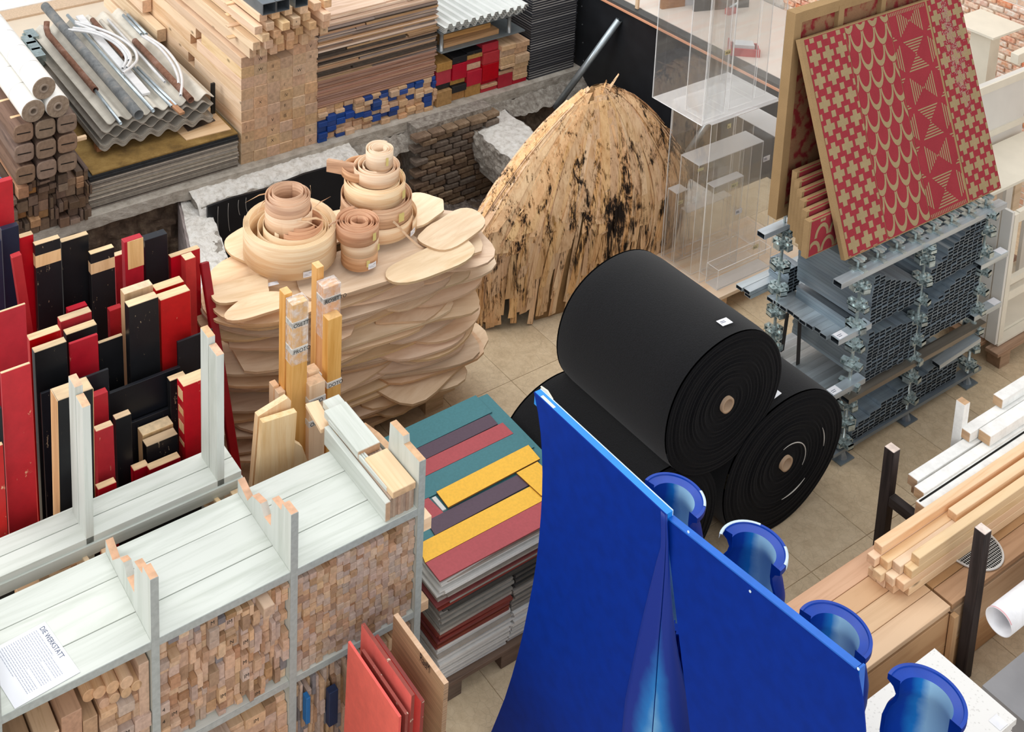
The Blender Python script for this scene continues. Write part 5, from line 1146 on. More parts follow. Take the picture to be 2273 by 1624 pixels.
topb((2.70, 3.70), (2.85, 3.70), (2.84, 3.80), (2.68, 3.80), .6205, 'r', 'short dusty red piece left of the raised yellow board')
mb = MB(); mb.box((2.852, 3.71, .6206), (2.872, 3.79, .6266)); solid('white_piece', mb, M_ly['w'], 'small white strip end left of the raised yellow board', 'board')
topb((2.75, 3.622), (3.262, 3.628), (3.262, 3.70), (2.76, 3.70), .6205, 'p', 'plum laminate board in front of the raised yellow board')
topb((2.635, 3.530), (3.285, 3.530), (3.285, 3.620), (2.66, 3.620), .6205, 'y', 'yellow laminate board behind the dusty red front board')
topb((2.635, 3.427), (3.40, 3.424), (3.40, 3.528), (2.636, 3.528), .6205, 'r', 'dusty red laminate board along the front of the pile')
topb((2.878, 3.704), (3.400, 3.714), (3.408, 3.806), (2.884, 3.800), .6285, 'y', 'raised yellow laminate board lying on the others', .007)
topb((3.268, 3.548), (3.388, 3.552), (3.380, 3.708), (3.256, 3.706), .6275, 'y', 'short yellow laminate piece laid crosswise by the blue panel')
# ============================================================ coral panels and plywood standing before the shelf
M_coral = paint('coral_paint', '#e8685f', '#b98a78', None, .5, .12, (.97, 1.03)); M_cedge = paint('worn_red_edge', '#8f4038', '#c9b7a2', None, .6, 1.0)
Bz = lambda x, y: (500+x/2.183, 880+y/2.183)
M_plyw = plymat('plywood_panel', '#c9ac84', '#b8986e', '#a88c64', '#7f6a4c'); 
def upright_panel(x, t, yn, yf, ztop, mat, emat, name, label, lean=.03, notch=None, drop=0):
    """panel in the Y-Z plane; yn near end, yf far end; its upper edge may drop towards the near end"""
    th = thing(name, label, 'panel', (x, (yn+yf)/2, 0), 'panels standing before the shelf')
    def sl(zz): return x-lean*(1-zz/ztop)
    mb = MB(); P_ = [(yn, 0), (yf, 0), (yf, ztop), (yn, ztop-drop)]
    vs = [(sl(z), y, z) for y, z in P_]+[(sl(z)+t, y, z) for y, z in P_]
    mb.add(vs, [(0, 1, 2, 3)[::-1], (4, 5, 6, 7)]); mb.build('panel_face', mat, th)
    mb = MB(); mb.add(vs, [(0, 1, 5, 4), (1, 2, 6, 5), (2, 3, 7, 6), (3, 0, 4, 7)]); mb.build('panel_edge', emat, th); return th
def lean_panel(far_, near_, X, t, mat, emat, name, label, lean):
    p = atx(*Bz(*far_), X); q = atx(*Bz(*near_), X); zt_ = (p.z+q.z)/2
    p = at(*Bz(*far_), zt_); q = at(*Bz(*near_), zt_); return upright_panel(p.x, t, q.y, p.y, zt_, mat, emat, name, label, lean), p
lean_panel((595, 1187), (840, 1555), 2.090, .010, M_coral, M_coral, 'coral_panel', 'bright coral painted panel, nearest of the leaning panels before the shelf', .02)
lean_panel((660, 1228), (885, 1535), 2.128, .012, M_cedge, M_cedge, 'worn_panel', 'worn dark red panel, lowest of the leaning panels', .02)
lean_panel((660, 1102), (905, 1450), 2.160, .014, M_coral, M_cedge, 'coral_panel', 'coral panel with chipped white and red upper edge, second of the leaning panels', .02)
lean_panel((725, 1158), (945, 1482), 2.205, .014, M_coral, M_cedge, 'coral_panel', 'coral panel just left of the plywood panel', .02)
pp, p = lean_panel((815, 1058), (1053, 1400), 2.285, .020, M_plyw, M_plyw, 'plywood_board', 'bare plywood panel with stencilled letters, rightmost of the leaning panels', .02)
a = atx(*Bz(948, 1300), p.x-.006); txt('RaeM', (p.x-.004, a.y+.012, a.z+.01), .05, (0, -1, 0), (-1, 0, 0), M_blackink, pp, 'stencil_letters', .55)
p = at(*Bz(1010, 1572), .45); upright_panel(p.x, .016, p.y-.14, p.y, .45, M_coral, M_cedge, 'coral_panel', 'low coral panel corner at the bottom picture edge', .02)
# ============================================================ blue painted set pieces
CBLUE = '#002a86'
def bluemat(name, hollow=False):
    m, nt, N, L, B = newmat(name)
    v, t = coords(N, L, (14, 14, 14)); n = nd(N, 'ShaderNodeTexNoise', i_Scale=1.5, i_Detail=5.0); L.new(v, n.inputs['Vector'])
    e = lin(CBLUE); r = ramp(N, [(.3, tuple(a*.9 for a in e[:3])+(1,)), (.7, tuple(a*1.1 for a in e[:3])+(1,))]); L.new(n.outputs[0], r.inputs[0]); col = r.outputs[0]
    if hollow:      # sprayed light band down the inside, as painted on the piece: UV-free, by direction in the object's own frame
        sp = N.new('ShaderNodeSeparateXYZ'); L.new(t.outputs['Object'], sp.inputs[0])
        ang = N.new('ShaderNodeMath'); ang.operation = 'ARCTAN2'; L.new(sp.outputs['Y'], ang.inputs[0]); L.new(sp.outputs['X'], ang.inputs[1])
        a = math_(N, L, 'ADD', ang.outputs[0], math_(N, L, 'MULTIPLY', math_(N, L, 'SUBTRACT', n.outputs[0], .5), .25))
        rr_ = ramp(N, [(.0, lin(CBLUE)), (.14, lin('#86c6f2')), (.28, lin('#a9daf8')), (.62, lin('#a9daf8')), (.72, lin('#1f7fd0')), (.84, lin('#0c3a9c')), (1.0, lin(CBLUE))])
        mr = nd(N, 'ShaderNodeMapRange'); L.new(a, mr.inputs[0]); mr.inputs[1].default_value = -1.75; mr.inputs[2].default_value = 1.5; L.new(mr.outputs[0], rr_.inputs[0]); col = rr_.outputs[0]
    L.new(col, B.inputs['Base Color']); B.inputs['Roughness'].default_value = .5; B.inputs['Specular IOR Level'].default_value = .08; bump(N, L, B, n.outputs[0], .05, .002); return m
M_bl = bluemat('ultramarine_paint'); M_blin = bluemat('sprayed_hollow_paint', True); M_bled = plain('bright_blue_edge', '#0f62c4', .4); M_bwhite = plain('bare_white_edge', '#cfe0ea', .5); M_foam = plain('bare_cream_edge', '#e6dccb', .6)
XB = 2.68
sA = thing('blue_sail_panel', 'tall ultramarine panel with hollow curved left edge, left of the pair', 'set panel', (XB, 2.65, 0))
left = [atx(*q_, XB) for q_ in ((1185, 870), (1194, 915), (1200, 960), (1203, 1005), (1204, 1050), (1203, 1100), (1200, 1150), (1196, 1200), (1190, 1250), (1182, 1300), (1172, 1350), (1162, 1400), (1150, 1450), (1136, 1500), (1120, 1550), (1104, 1590), (1090, 1624))]
right = [atx(*q_, XB) for q_ in ((1478, 1142), (1479, 1200), (1476, 1260), (1470, 1340), (1462, 1430), (1456, 1520), (1448, 1624))]
zf = left[-1].z; left.append(Vector((XB, left[-1].y+.06, .0))); right.append(Vector((XB, right[-1].y-.0, .0)))
poly = [(v.y, v.z) for v in left]+[(v.y, v.z) for v in right[::-1]]
mb = MB(); mb.prism(poly, 'x', XB, XB+.004); mb.build('front_sheet', M_bl, sA)
mb = MB(); a, b = left[0], right[0]
mb.add([(XB+.0042, a.y, a.z), (XB+.0042, b.y, b.z), (XB+.030, b.y, b.z), (XB+.030, a.y, a.z), (XB+.0042, a.y, a.z-.05), (XB+.0042, b.y, b.z-.05), (XB+.030, b.y, b.z-.05), (XB+.030, a.y, a.z-.05)], [(0, 1, 2, 3), (4, 7, 6, 5), (0, 4, 5, 1), (1, 5, 6, 2), (2, 6, 7, 3), (3, 7, 4, 0)]); mb.build('top_rib', plain('cyan_edge_paint', '#1c86d8', .45), sA)
mb = MB(); mb.box((XB+.006, a.y-.27, a.z-.002), (XB+.018, a.y-.03, a.z+.0015)); mb.build('bare_strip', M_foam, sA)
mb = MB(); mb.add([(XB+.030, a.y, a.z+.002), (XB+.030, b.y, b.z+.002), (XB+.033, b.y, b.z+.002), (XB+.033, a.y, a.z+.002), (XB+.030, a.y, a.z-.03), (XB+.030, b.y, b.z-.03), (XB+.033, b.y, b.z-.03), (XB+.033, a.y, a.z-.03)], [(0, 1, 2, 3), (2, 6, 7, 3), (0, 4, 5, 1), (1, 5, 6, 2), (3, 7, 4, 0)]); mb.build('white_rear_edge', M_bwhite, sA)
mb = MB(); mb.prism([(a.y-.005, a.z-.002), (a.y+.005, a.z+.006), (a.y-.03, a.z+.012), (a.y-.06, a.z-.002)], 'x', XB+.034, XB+.040); mb.build('corner_tab', M_foam, sA)
# the fold that turns away from the left sheet, sprayed light at its foot
def foldmat():
    m, nt, N, L, B = newmat('sprayed_fold_paint'); v, t = coords(N, L, (10, 10, 10)); n = nd(N, 'ShaderNodeTexNoise', i_Scale=1.5, i_Detail=4.0); L.new(v, n.inputs['Vector'])
    g = N.new('ShaderNodeUVMap'); at_ = N.new('ShaderNodeAttribute'); at_.attribute_name = 'spray'; f = math_(N, L, 'ADD', at_.outputs['Fac'], math_(N, L, 'MULTIPLY', math_(N, L, 'SUBTRACT', n.outputs[0], .5), .3))
    r = ramp(N, [(.25, lin(CBLUE)), (.6, lin('#1570b8')), (.95, lin('#7fb4d8'))]); L.new(f, r.inputs[0]); L.new(r.outputs[0], B.inputs['Base Color']); B.inputs['Roughness'].default_value = .45; B.inputs['Specular IOR Level'].default_value = .35; return m
M_fold = foldmat()
def sheet(rows, name, parent, mat, spray=None, th=.004):
    n_ = len(rows[0]); vs = [v for r_ in rows for v in r_]; fs = [(i*n_+j, i*n_+j+1, (i+1)*n_+j+1, (i+1)*n_+j) for i in range(len(rows)-1) for j in range(n_-1)]
    m_ = MB(); m_.add(vs, fs); o = m_.build(name, mat, parent, True)
    if spray is not None:
        at_ = o.data.attributes.new('spray', 'FLOAT', 'POINT')
        for i, v in enumerate([s for r_ in spray for s in r_]): at_.data[i].value = v
    sm = o.modifiers.new('thick', 'SOLIDIFY'); sm.thickness = th; return o
rows = []; spr = []
for i in range(21):
    f = i/20; base = Vector((XB+.002, float(np.interp(f, np.linspace(0, 1, 8), [v.y for v in right])), float(np.interp(f, np.linspace(0, 1, 8), [v.z for v in right]))))
    row = []; sp_ = []
    for j in range(9):
        g = j/8; dep = .20*f**2.4*g; row.append(base+Vector((dep*.9, -dep*.55-.05*f*g*(1-g), 0))); sp_.append(max(0, (f-.35)/.65)*max(0, 1-1.6*g)*1.15)
    rows.append(row); spr.append(sp_)
sheet(rows, 'folded_side', sA, M_fold, spr)
rows = []; spr = []
for i in range(21):
    f = i/20; base = Vector((XB-.0012, float(np.interp(f, np.linspace(0, 1, 8), [v.y for v in right])), float(np.interp(f, np.linspace(0, 1, 8), [v.z for v in right]))))
    w = .02+.16*max(0, f-.2); row = []; sp_ = []
    for j in range(9):
        g = j/8; row.append(base+Vector((-.0015, w*(g), 0))); sp_.append(max(0, (f-.4)/.6)*(1-g)*1.1)
    rows.append(row); spr.append(sp_)
sheet(rows, 'sprayed_border', sA, M_fold, spr, .001)
sB = thing('blue_sail_panel', 'tall ultramarine panel with sloping view of its bright top edge, right of the pair', 'set panel', (XB, 2.0, 0))
XC = XB+.012
pr = [atx(*q_, XC) for q_ in ((1478, 1146), (1900, 1482), (1915, 1560), (1920, 1624))]; pl_ = [atx(*q_, XC) for q_ in ((1482, 1190), (1488, 1250), (1497, 1330), (1508, 1420), (1520, 1520), (1532, 1624))]
poly = [(v.y, v.z) for v in pr]+[(pr[-1].y-.03, 0.0), (pl_[-1].y-.08, 0.0)]+[(v.y, v.z) for v in pl_[::-1]]
mb = MB(); mb.prism(poly, 'x', XC, XC+.006); mb.build('front_sheet', M_bl, sB)
a, b = pr[0], pr[1]
mb = MB(); mb.add([(XC-.001, a.y, a.z+.001), (XC-.001, b.y, b.z+.001), (XC+.024, b.y, b.z+.001), (XC+.024, a.y, a.z+.001), (XC-.001, a.y, a.z-.004), (XC-.001, b.y, b.z-.004), (XC+.024, b.y, b.z-.02), (XC+.024, a.y, a.z-.02)], [(0, 1, 2, 3), (0, 4, 5, 1), (1, 5, 6, 2), (2, 6, 7, 3), (3, 7, 4, 0)]); mb.build('top_edge', M_bled, sB)
mb = MB(); mb.add([(XC+.006, b.y-.001, b.z), (XC+.03, b.y-.001, b.z), (XC+.05, pr[3].y-.02, .0), (XC+.006, pr[3].y-.031, .0)], [(0, 1, 2, 3)]); o = mb.build('side_edge', M_bled, sB); o.modifiers.new('thick', 'SOLIDIFY').thickness = .006
mb = MB()
for px, py in ((1528, 1180), (1665, 1312), (1905, 1484)):
    v = atx(px, py, XC-.002); mb.lathe([(0, -.001), (.004, -.001), (.004, .001)], (v.x, v.y, v.z), 8, 'x')
mb.build('bolt_head', M_bwhite, sB)
mb = MB(); mb.box((XB+.25, 2.0, 0), (XB+.258, 2.75, .62)); o = solid('blue_backing_board', mb, plain('mid_blue_paint', '#1450a8', .45), 'mid-blue board seen through the gap between the tall blue panels', 'board')
mb = MB(); vs = []
for k in range(40): vs.append((XB+.32+.012*(k % 2), 2.40+.008*k))
mb.prism(vs+[(v[0]+.03, v[1]) for v in vs[::-1]], 'z', 0, 1.0); solid('fluted_board', mb, M_bl, 'dark blue fluted board behind the gap between the tall blue panels', 'board')
# --- four hollow spool columns
def spool(cx, cy, ztop, rot, label, rim_white):
    t = thing('spool_column', label, 'set column', (cx, cy, 0), 'blue hollow spool columns', rot)
    a0, a1 = math.radians(-97), math.radians(97)       # shell opens to the viewer's left
    def part(prof, name, mat, smooth=True, aa=(a0, a1)):
        m_ = MB(); m_.lathe(prof, (0, 0, 0), 40, 'z', *aa); return m_.build(name, mat, t, smooth, False)
    R = .118; zt_ = ztop
    outer = [(R*1.0, zt_), (R, zt_-.020), (.098, zt_-.034), (.088, zt_-.055), (.094, zt_-.08), (.110, zt_-.11), (.121, zt_-.16), (.122, zt_-.22), (.112, zt_-.30), (.090, zt_-.37), (.084, zt_-.42), (.095, zt_-.48), (.118, zt_-.56), (.122, zt_-.66), (.108, zt_-.76), (.086, zt_-.83), (.10, zt_-.93), (.120, zt_-1.05), (.122, 0.002)]
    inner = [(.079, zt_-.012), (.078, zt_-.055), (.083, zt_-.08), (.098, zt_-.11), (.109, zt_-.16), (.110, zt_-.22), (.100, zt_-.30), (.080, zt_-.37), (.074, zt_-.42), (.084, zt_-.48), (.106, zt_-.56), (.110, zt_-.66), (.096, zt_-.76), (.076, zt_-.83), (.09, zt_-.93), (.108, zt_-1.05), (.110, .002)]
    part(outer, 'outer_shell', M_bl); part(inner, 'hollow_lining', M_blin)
    part([(R, zt_), (.108, zt_+.001), (.106, zt_-.004), (.079, zt_-.012)], 'top_flange', plain('flange_blue', '#0b3fa6', .35) if 'flange_blue' not in bpy.data.materials else bpy.data.materials['flange_blue'], False)
    for s_, aa in ((-1, a0), (1, a1)):     # cut faces
        c_, n_ = math.cos(aa), math.sin(aa); io = [(r*c_, r*n_, z) for r, z in outer]; zi = np.array([z for r, z in inner])[::-1]; ri = np.array([r for r, z in inner])[::-1]
        ii = [(float(np.interp(z, zi, ri))*c_, float(np.interp(z, zi, ri))*n_, z) for r, z in outer]; m_ = MB(); k_ = len(io)
        m_.add(io+ii, [(i, i+1, k_+i+1, k_+i) for i in range(k_-1)]); m_.build('cut_face', M_bl, t, False, False)
    for (w0, w1) in rim_white:
        m_ = MB(); m_.lathe([(R+.0012, zt_-.02), (R+.0012, zt_+.0015), (.110, zt_+.0025), (.109, zt_-.002)], (0, 0, 0), 12, 'z', math.radians(w0), math.radians(w1)); m_.build('bare_rim', M_bwhite, t, True, False)
zs = 1.30; R0 = math.radians(8)
for (px, py), lab, rw in (((1494, 1102), 'blue hollow spool column with white rim chip, farthest behind the tall panels', ((-62, -25),)), ((1672, 1214), 'blue hollow spool column with mostly bare white rim, second from the black rolls', ((-80, -38), (20, 112))), ((1852, 1400), 'blue hollow spool column with all-blue rim, third from the black rolls', ()), ((2056, 1548), 'nearest blue hollow spool column before the speckled white slab', ())):
    v = at(px, py, zs); spool(v.x, v.y, zs, R0, lab, rw)
# ============================================================ three black felt rolls
M_felt = None
def feltmat(name, rings=False):
    m, nt, N, L, B = newmat(name); v, t = coords(N, L, (160,)*3); n = nd(N, 'ShaderNodeTexNoise', i_Scale=1.0, i_Detail=4.0); L.new(v, n.inputs['Vector'])
    r = ramp(N, [(.3, lin('#060607')), (.7, lin('#101013'))]); L.new(n.outputs[0], r.inputs[0]); col = r.outputs[0]
    v2, _ = coords(N, L, (38,)*3); w = nd(N, 'ShaderNodeTexVoronoi', i_Scale=1.0); L.new(v2, w.inputs['Vector']); k = ramp(N, [(.012, (1, 1, 1, 1)), (.03, (0, 0, 0, 1))]); L.new(w.outputs['Distance'], k.inputs[0])
    col = mixc(N, L, math_(N, L, 'MULTIPLY', k.outputs[0], .25), col, lin('#8a8a8a'))
    L.new(col, B.inputs['Base Color']); B.inputs['Roughness'].default_value = .95; B.inputs['Specular IOR Level'].default_value = .08
    B.inputs['Sheen Weight'].default_value = .12 if not rings else .03; B.inputs['Sheen Roughness'].default_value = .6
    bump(N, L, B, n.outputs[0], .35, .003); return m
M_felt = feltmat('black_felt'); M_felte = feltmat('black_felt_end', True); M_fcore = plain('cardboard_tube', '#a48a70', .7); M_thread = plain('white_backing_edge', '#b9b5ae', .8)
def felt_roll(f, b, rx, rz, label, sag=0, exp=2.0, lab=None, core=True):
    f = Vector(f); b = Vector(b); ax = (b-f).normalized(); sx = Vector((0, 0, 1)).cross(ax).normalized()*-1; up = Vector((0, 0, 1)); n_ = 64
    t = thing('felt_roll', label, 'felt roll', (f.x, f.y, 0), 'black felt rolls')
    def sec(c, k, seed=0):
        out = []
        for i in range(n_):
            a = 2*math.pi*i/n_; ca, sa = math.cos(a), math.sin(a); r_ = (abs(ca)**exp+abs(sa)**exp)**(-1/exp)
            wv = 1+.008*math.sin(3*a+seed)+.006*math.sin(5*a+seed*2)
            zoff = rz*r_*sa*k*wv
            if sa < 0: zoff *= 1-sag
            out.append(c+sx*(rx*r_*ca*k*wv*(1+sag*.15*(1-sa)))+up*zoff)
        return out
    mb = MB(); K = 12; ks = [.985]+[1]*(K-1)+[.985]
    for j in range(K+1): mb.v += sec(f+(b-f)*(j/K if 0 < j < K else (.006 if j == 0 else .994)), ks[j], 1)
    mb.f = [(j*n_+i, j*n_+(i+1) % n_, (j+1)*n_+(i+1) % n_, (j+1)*n_+i) for j in range(K) for i in range(n_)]; mb.m = [0]*len(mb.f); mb.build('felt_body', M_felt, t, True)
    for c, d, nm in ((f, -1, 'front_end'), (b, 1, 'rear_end')):   # wound layers: ridged end
        mb = MB(); rings = 34; rs = random.Random(4)
        for q in range(rings):
            k = .985*(1-q/rings*.92); off = (.0018 if q % 2 else -.0018)+rs.uniform(-.003, .003)
            mb.v += sec(c+ax*d*(off+.012*(1-abs(q/rings-.4))), k, 1+q*.07)
        mb.f = [(j*n_+i, j*n_+(i+1) % n_, (j+1)*n_+(i+1) % n_, (j+1)*n_+i) for j in range(rings-1) for i in range(n_)]; mb.m = [0]*len(mb.f); mb.build(nm, M_felte, t, False)
    if core:
        mb = MB(); mb.tube([f-ax*.022, f+ax*.18], .040, 24, False, .70); mb.build('core_tube', M_fcore, t, True)
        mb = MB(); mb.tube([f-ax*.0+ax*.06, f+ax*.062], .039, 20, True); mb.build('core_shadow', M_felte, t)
    if lab:
        c = f+(b-f)*lab[0]; a = math.radians(lab[1]); p = c+sx*rx*math.cos(a)*1.012+up*rz*math.sin(a)*1.012; nrm = (sx*math.cos(a)+up*math.sin(a)).normalized(); u = ax.cross(nrm).normalized()
        mb = MB(); w, h = .034, .02; mb.add([p-u*w-ax*h, p+u*w-ax*h, p+u*w+ax*h, p-u*w+ax*h, p-u*w-ax*h+nrm*.002, p+u*w-ax*h+nrm*.002, p+u*w+ax*h+nrm*.002, p-u*w+ax*h+nrm*.002], [(4, 5, 6, 7), (0, 1, 5, 4), (1, 2, 6, 5), (2, 3, 7, 6), (3, 0, 4, 7)]); o = mb.build('paper_label', M_lab, t)
        mb = MB(); 
        for s_ in (.2, -.2): mb.add([p+nrm*.003+u*(-.026)+ax*h*s_, p+nrm*.003+u*.005+ax*h*s_, p+nrm*.003+u*.005+ax*(h*s_+.003), p+nrm*.003+u*(-.026)+ax*(h*s_+.003)], [(0, 1, 2, 3)])
        mb.build('label_print', M_qr, o)
    return t, sx, up, ax
fT = Vector((4.15, 3.33, .885)); bT = Vector((4.14, 4.04, .885))
felt_roll(fT, bT, .387, .352, 'black felt roll lying on top of two others', .03, lab=(.10, 84))
dirv = (bT-fT)
fR = Vector((4.62, 3.33, .362)); r_, sx_, up_, ax_ = felt_roll(fR, fR+dirv*.98, .438, .362, 'slumped black felt roll with a tan core, lower right', .0, lab=(.07, 98))
fL = Vector((3.80, 3.34, .345)); felt_roll(fL, fL+dirv*1.0, .37, .345, 'black felt roll at lower left, half hidden by the blue panel', .0, lab=(.05, 78))
for (k, a0, a1) in ((.30, -30, 110), (.52, -95, -50), (.62, -5, 25)):
    path = [fR-ax_*.024+sx_*(.438*k*math.cos(math.radians(a)))+up_*(.362*k*math.sin(math.radians(a))) for a in np.linspace(a0, a1, 16)]
    mb = MB(); mb.tube(path, [.001+.002*math.sin(math.pi*i/15) for i in range(16)], 6); mb.build('white_layer_edge', M_thread, r_)
# ============================================================ steel rack with profiles and the printed burlap panels on top
R6 = random.Random(66)
M_st = None
def steelmat(name, c, rough=.35, metal=.85):
    m, nt, N, L, B = newmat(name); v, t = coords(N, L, (3, 40, 40)); n = nd(N, 'ShaderNodeTexNoise', i_Scale=1.0, i_Detail=4.0); L.new(v, n.inputs['Vector'])
    e = lin(c); r = ramp(N, [(.3, tuple(a*.8 for a in e[:3])+(1,)), (.7, tuple(min(1, a*1.15) for a in e[:3])+(1,))]); L.new(n.outputs[0], r.inputs[0])
    L.new(rnd_value(N, L, r.outputs[0], .85, 1.15, .1), B.inputs['Base Color']); B.inputs['Roughness'].default_value = rough; B.inputs['Metallic'].default_value = metal; return m
M_st = steelmat('galvanised_profile', '#8a97a1', .4, .5); M_stl = steelmat('bright_zinc_profile', '#c0cad0', .36, .55); M_stin = plain('profile_inside_shade', '#2c3238', .7, .2)  # inside colour darkened to stand for shade within the hollow ends
def profile_mesh(l, w, h, mat, name='steel_profile', t=.0022):
    """open C/box profile, length on x, hollow end at -x"""
    x, y, z = l/2, w/2, h/2; d = .05; mb = MB()
    o = [(-x, -y, -z), (-x, y, -z), (-x, y, z), (-x, -y, z)]; b = [(x, p[1], p[2]) for p in o]
    i = [(-x, -y+t, -z+t), (-x, y-t, -z+t), (-x, y-t, z-t), (-x, -y+t, z-t)]; j = [(-x+d, p[1], p[2]) for p in i]
    fs = [(k, 4+k, 4+(k+1) % 4, (k+1) % 4) for k in range(4)]+[(4, 7, 6, 5)]+[(k, (k+1) % 4, 8+(k+1) % 4, 8+k) for k in range(4)]
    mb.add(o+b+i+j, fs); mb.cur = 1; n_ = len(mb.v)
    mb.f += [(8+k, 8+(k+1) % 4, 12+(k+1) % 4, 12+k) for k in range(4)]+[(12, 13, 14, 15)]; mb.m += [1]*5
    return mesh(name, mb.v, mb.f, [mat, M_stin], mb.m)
PW, PH = .0465, .0192
pme = profile_mesh(.46, PW-.001, PH-.0008, M_st); pme_l = profile_mesh(1.06, .0425, .022, M_stl, 'steel_profile')
pme_s = profile_mesh(.13, PW-.001, PH-.0008, M_st)
RZ = Matrix.Rotation(math.pi/2, 4, 'Z')
Cc = lambda x, y: (1650+x/2.62, 400+y/2.62)
nind = 0
def block(x0, ncol, z0, heights, y0, where, limit, stuff):
    """heights: number of rows per column"""
    global nind
    for c in range(ncol):
        for r in range(heights[c]):
            M = Matrix.Translation((x0+PW*(c+.5), y0+.23+R6.uniform(-.004, .004), z0+PH*(r+.5))) @ RZ
            if nind < limit:
                o = obj('steel_profile', pme, None, None, None, M); nind += 1
                tag(o, f'galvanised profile end, {where}, {ORD(c+1)} column from its left, {ORD(r+1)} row up', 'steel profile', 'galvanised profiles stacked in the rack')
            else:
                n_ = len(stuff.v); stuff.v += [M @ v.co for v in pme.vertices]; stuff.f += [tuple(i+n_ for i in p.vertices) for p in pme.polygons]; stuff.m += [p.material_index for p in pme.polygons]
stuff = MB()
block(5.365, 9, .742, [15, 14, 12, 11, 10, 9, 8, 7, 6], 3.445, 'upper left block', 300, stuff)
block(5.815, 11, .80, [3, 5, 6, 7, 9, 10, 11, 12, 13, 14, 15], 3.445, 'upper right block', 300, stuff)
block(5.375, 9, .405, [15, 14, 14, 14, 13, 13, 12, 12, 11], 3.445, 'middle left block', 300, stuff)
block(5.83, 11, .46, [9, 10, 11, 12, 13, 14, 15, 15, 16, 16, 16], 3.445, 'middle right block', 300, stuff)
block(5.32, 10, .075, [4, 5, 5, 6, 6, 7, 7, 7, 8, 8], 3.445, 'bottom left block', 300, stuff)
block(5.83, 9, .075, [7, 6, 7, 8, 8, 8, 7, 6, 6], 3.455, 'bottom right block', 300, stuff)
a = np.array([tuple(v) for v in stuff.v]); c = Vector((a[:, 0].mean(), a[:, 1].mean(), a[:, 2].min())); stuff.v = [v-c for v in stuff.v]
o = stuff.build('steel_profiles', [M_st, M_stin]); o.location = c; tag(o, 'mass of galvanised profile ends in the lower blocks of the rack', 'steel profiles', None, 'stuff')
# layers of profiles laid lengthwise that stick out at the left
for z, x0, nm in ((.613, 5.255, 'upper'), (.291, 5.255, 'lower')):
    for k in range(9):
        y = 3.625+.0432*k; M = Matrix.Translation((x0+.53+R6.uniform(-.012, .012), y, z)); o = obj('long_profile', pme_l, None, None, None, M)
        tag(o, f'long zinc profile lying in the {nm} shelf layer, {ORD(k+1)} from the front', 'steel profile', f'long profiles of the {nm} rack shelf')
for k, (x, y, z) in enumerate(((5.42, 4.035, .640), (5.40, 4.08, .665), (5.41, 4.035, .665))):
    o = obj('long_profile', pme_l, None, None, None, Matrix.Translation((x+.25, y, z)) @ Matrix.Rotation(.0, 4, 'Z')); tag(o, 'extra zinc profile at the back edge of the upper rack shelf, '+('lower one', 'rear upper one', 'front upper one')[k], 'steel profile', 'extra profiles on the upper rack shelf')
for k in range(16):     # small upright bundle
    c_, r = k % 2, k//2; o = obj('short_profile', pme_s, None, None, None, Matrix.Translation((5.36+.047*c_+.004*(r % 3), 4.0, .634+PH*(r+.5))) @ RZ); tag(o, f'profile end in the small upright bundle under the printed panels, {("left", "right")[c_]} column, {ORD(r+1)} row up', 'steel profile', 'small profile bundle on the upper shelf')
M_strap = plain('dark_rubber_strap', '#35302d', .7)
for k, ((a1, b1, z1), (a2, b2, z2)) in enumerate((((5.26, 3.86, .60), (5.30, 3.90, .32)), ((5.26, 3.78, .605), (5.31, 3.80, .30)), ((5.30, 3.93, .64), (5.37, 4.02, .70)))):
    tag(beam('rubber_strap', (a1, b1, z1), (a2, b2, z2), .028, .006, M_strap), 'dark rubber strap '+('hanging between the rack shelves, rear one', 'hanging between the rack shelves, front one', 'lying at the foot of the small profile bundle')[k], 'strap')
M_jack = plain('zinc_clamp', '#b4c2c2', .3, .6, .3, 50)
rack = thing('steel_rack', 'improvised steel rack of threaded rods and zinc clamps under the printed panels', 'rack', (5.8, 3.7, 0))
def node_mesh():
    mb = MB()
    mb.box((-.028, -.028, -.006), (.028, .028, .006))
    for k in range(4):
        M = Matrix.Rotation(math.pi/2*k, 4, 'Z')
        for (a, b) in (((.018, -.020, -.016), (.052, .020, -.010)), ((.018, -.020, .010), (.052, .020, .016)), ((.046, -.020, -.016), (.052, .020, .016)), ((.03, -.006, -.024), (.042, .006, .024))):
            m2 = MB(); m2.box(a, b); mb.add([M @ v for v in m2.v], m2.f)
    mb.lathe([(0, .030), (.016, .030), (.018, .022), (.018, .010)], (0, 0, 0), 8, 'z'); mb.lathe([(.018, -.010), (.018, -.022), (.014, -.03), (0, -.03)], (0, 0, 0), 8, 'z')
    return mesh('clamp', mb.v, mb.f, [M_jack])
nme = node_mesh(); rodm = {}
for (x, y, h, lv) in ((5.262, 3.452, 1.10, (.10, .22, .33, .44, .56, .67, .78, .90, 1.01)), (5.80, 3.452, 1.10, (.14, .27, .38, .50, .62, .74, .86, .98, 1.05)), (6.355, 3.452, 1.12, (.12, .24, .36, .48, .60, .72, .84, .97, 1.07)), (5.262, 3.935, 1.10, (.12, .24, .36, .44, .56, .70, .84, .97, 1.05)), (6.36, 3.935, 1.10, (.15, .3, .45, .6, .75, .9, 1.03))):
    mb = MB(); mb.tube([(x, y, .01), (x, y, h)], .0085, 8); mb.build('threaded_rod', M_jack, rack, True)
    mb = MB(); mb.box((x-.055, y-.04, .001), (x+.055, y+.04, .008)); mb.lathe([(.03, .008), (.02, .03), (.012, .05)], (x, y, 0), 10); mb.build('foot_plate', M_st, rack)
    for z in lv:
        o = obj('clamp', nme, None, rack, (x-5.8, y-3.7, z)); o.rotation_euler = (0, 0, R6.uniform(-.3, .3)); o.scale = (1, 1, R6.uniform(.85, 1.1))
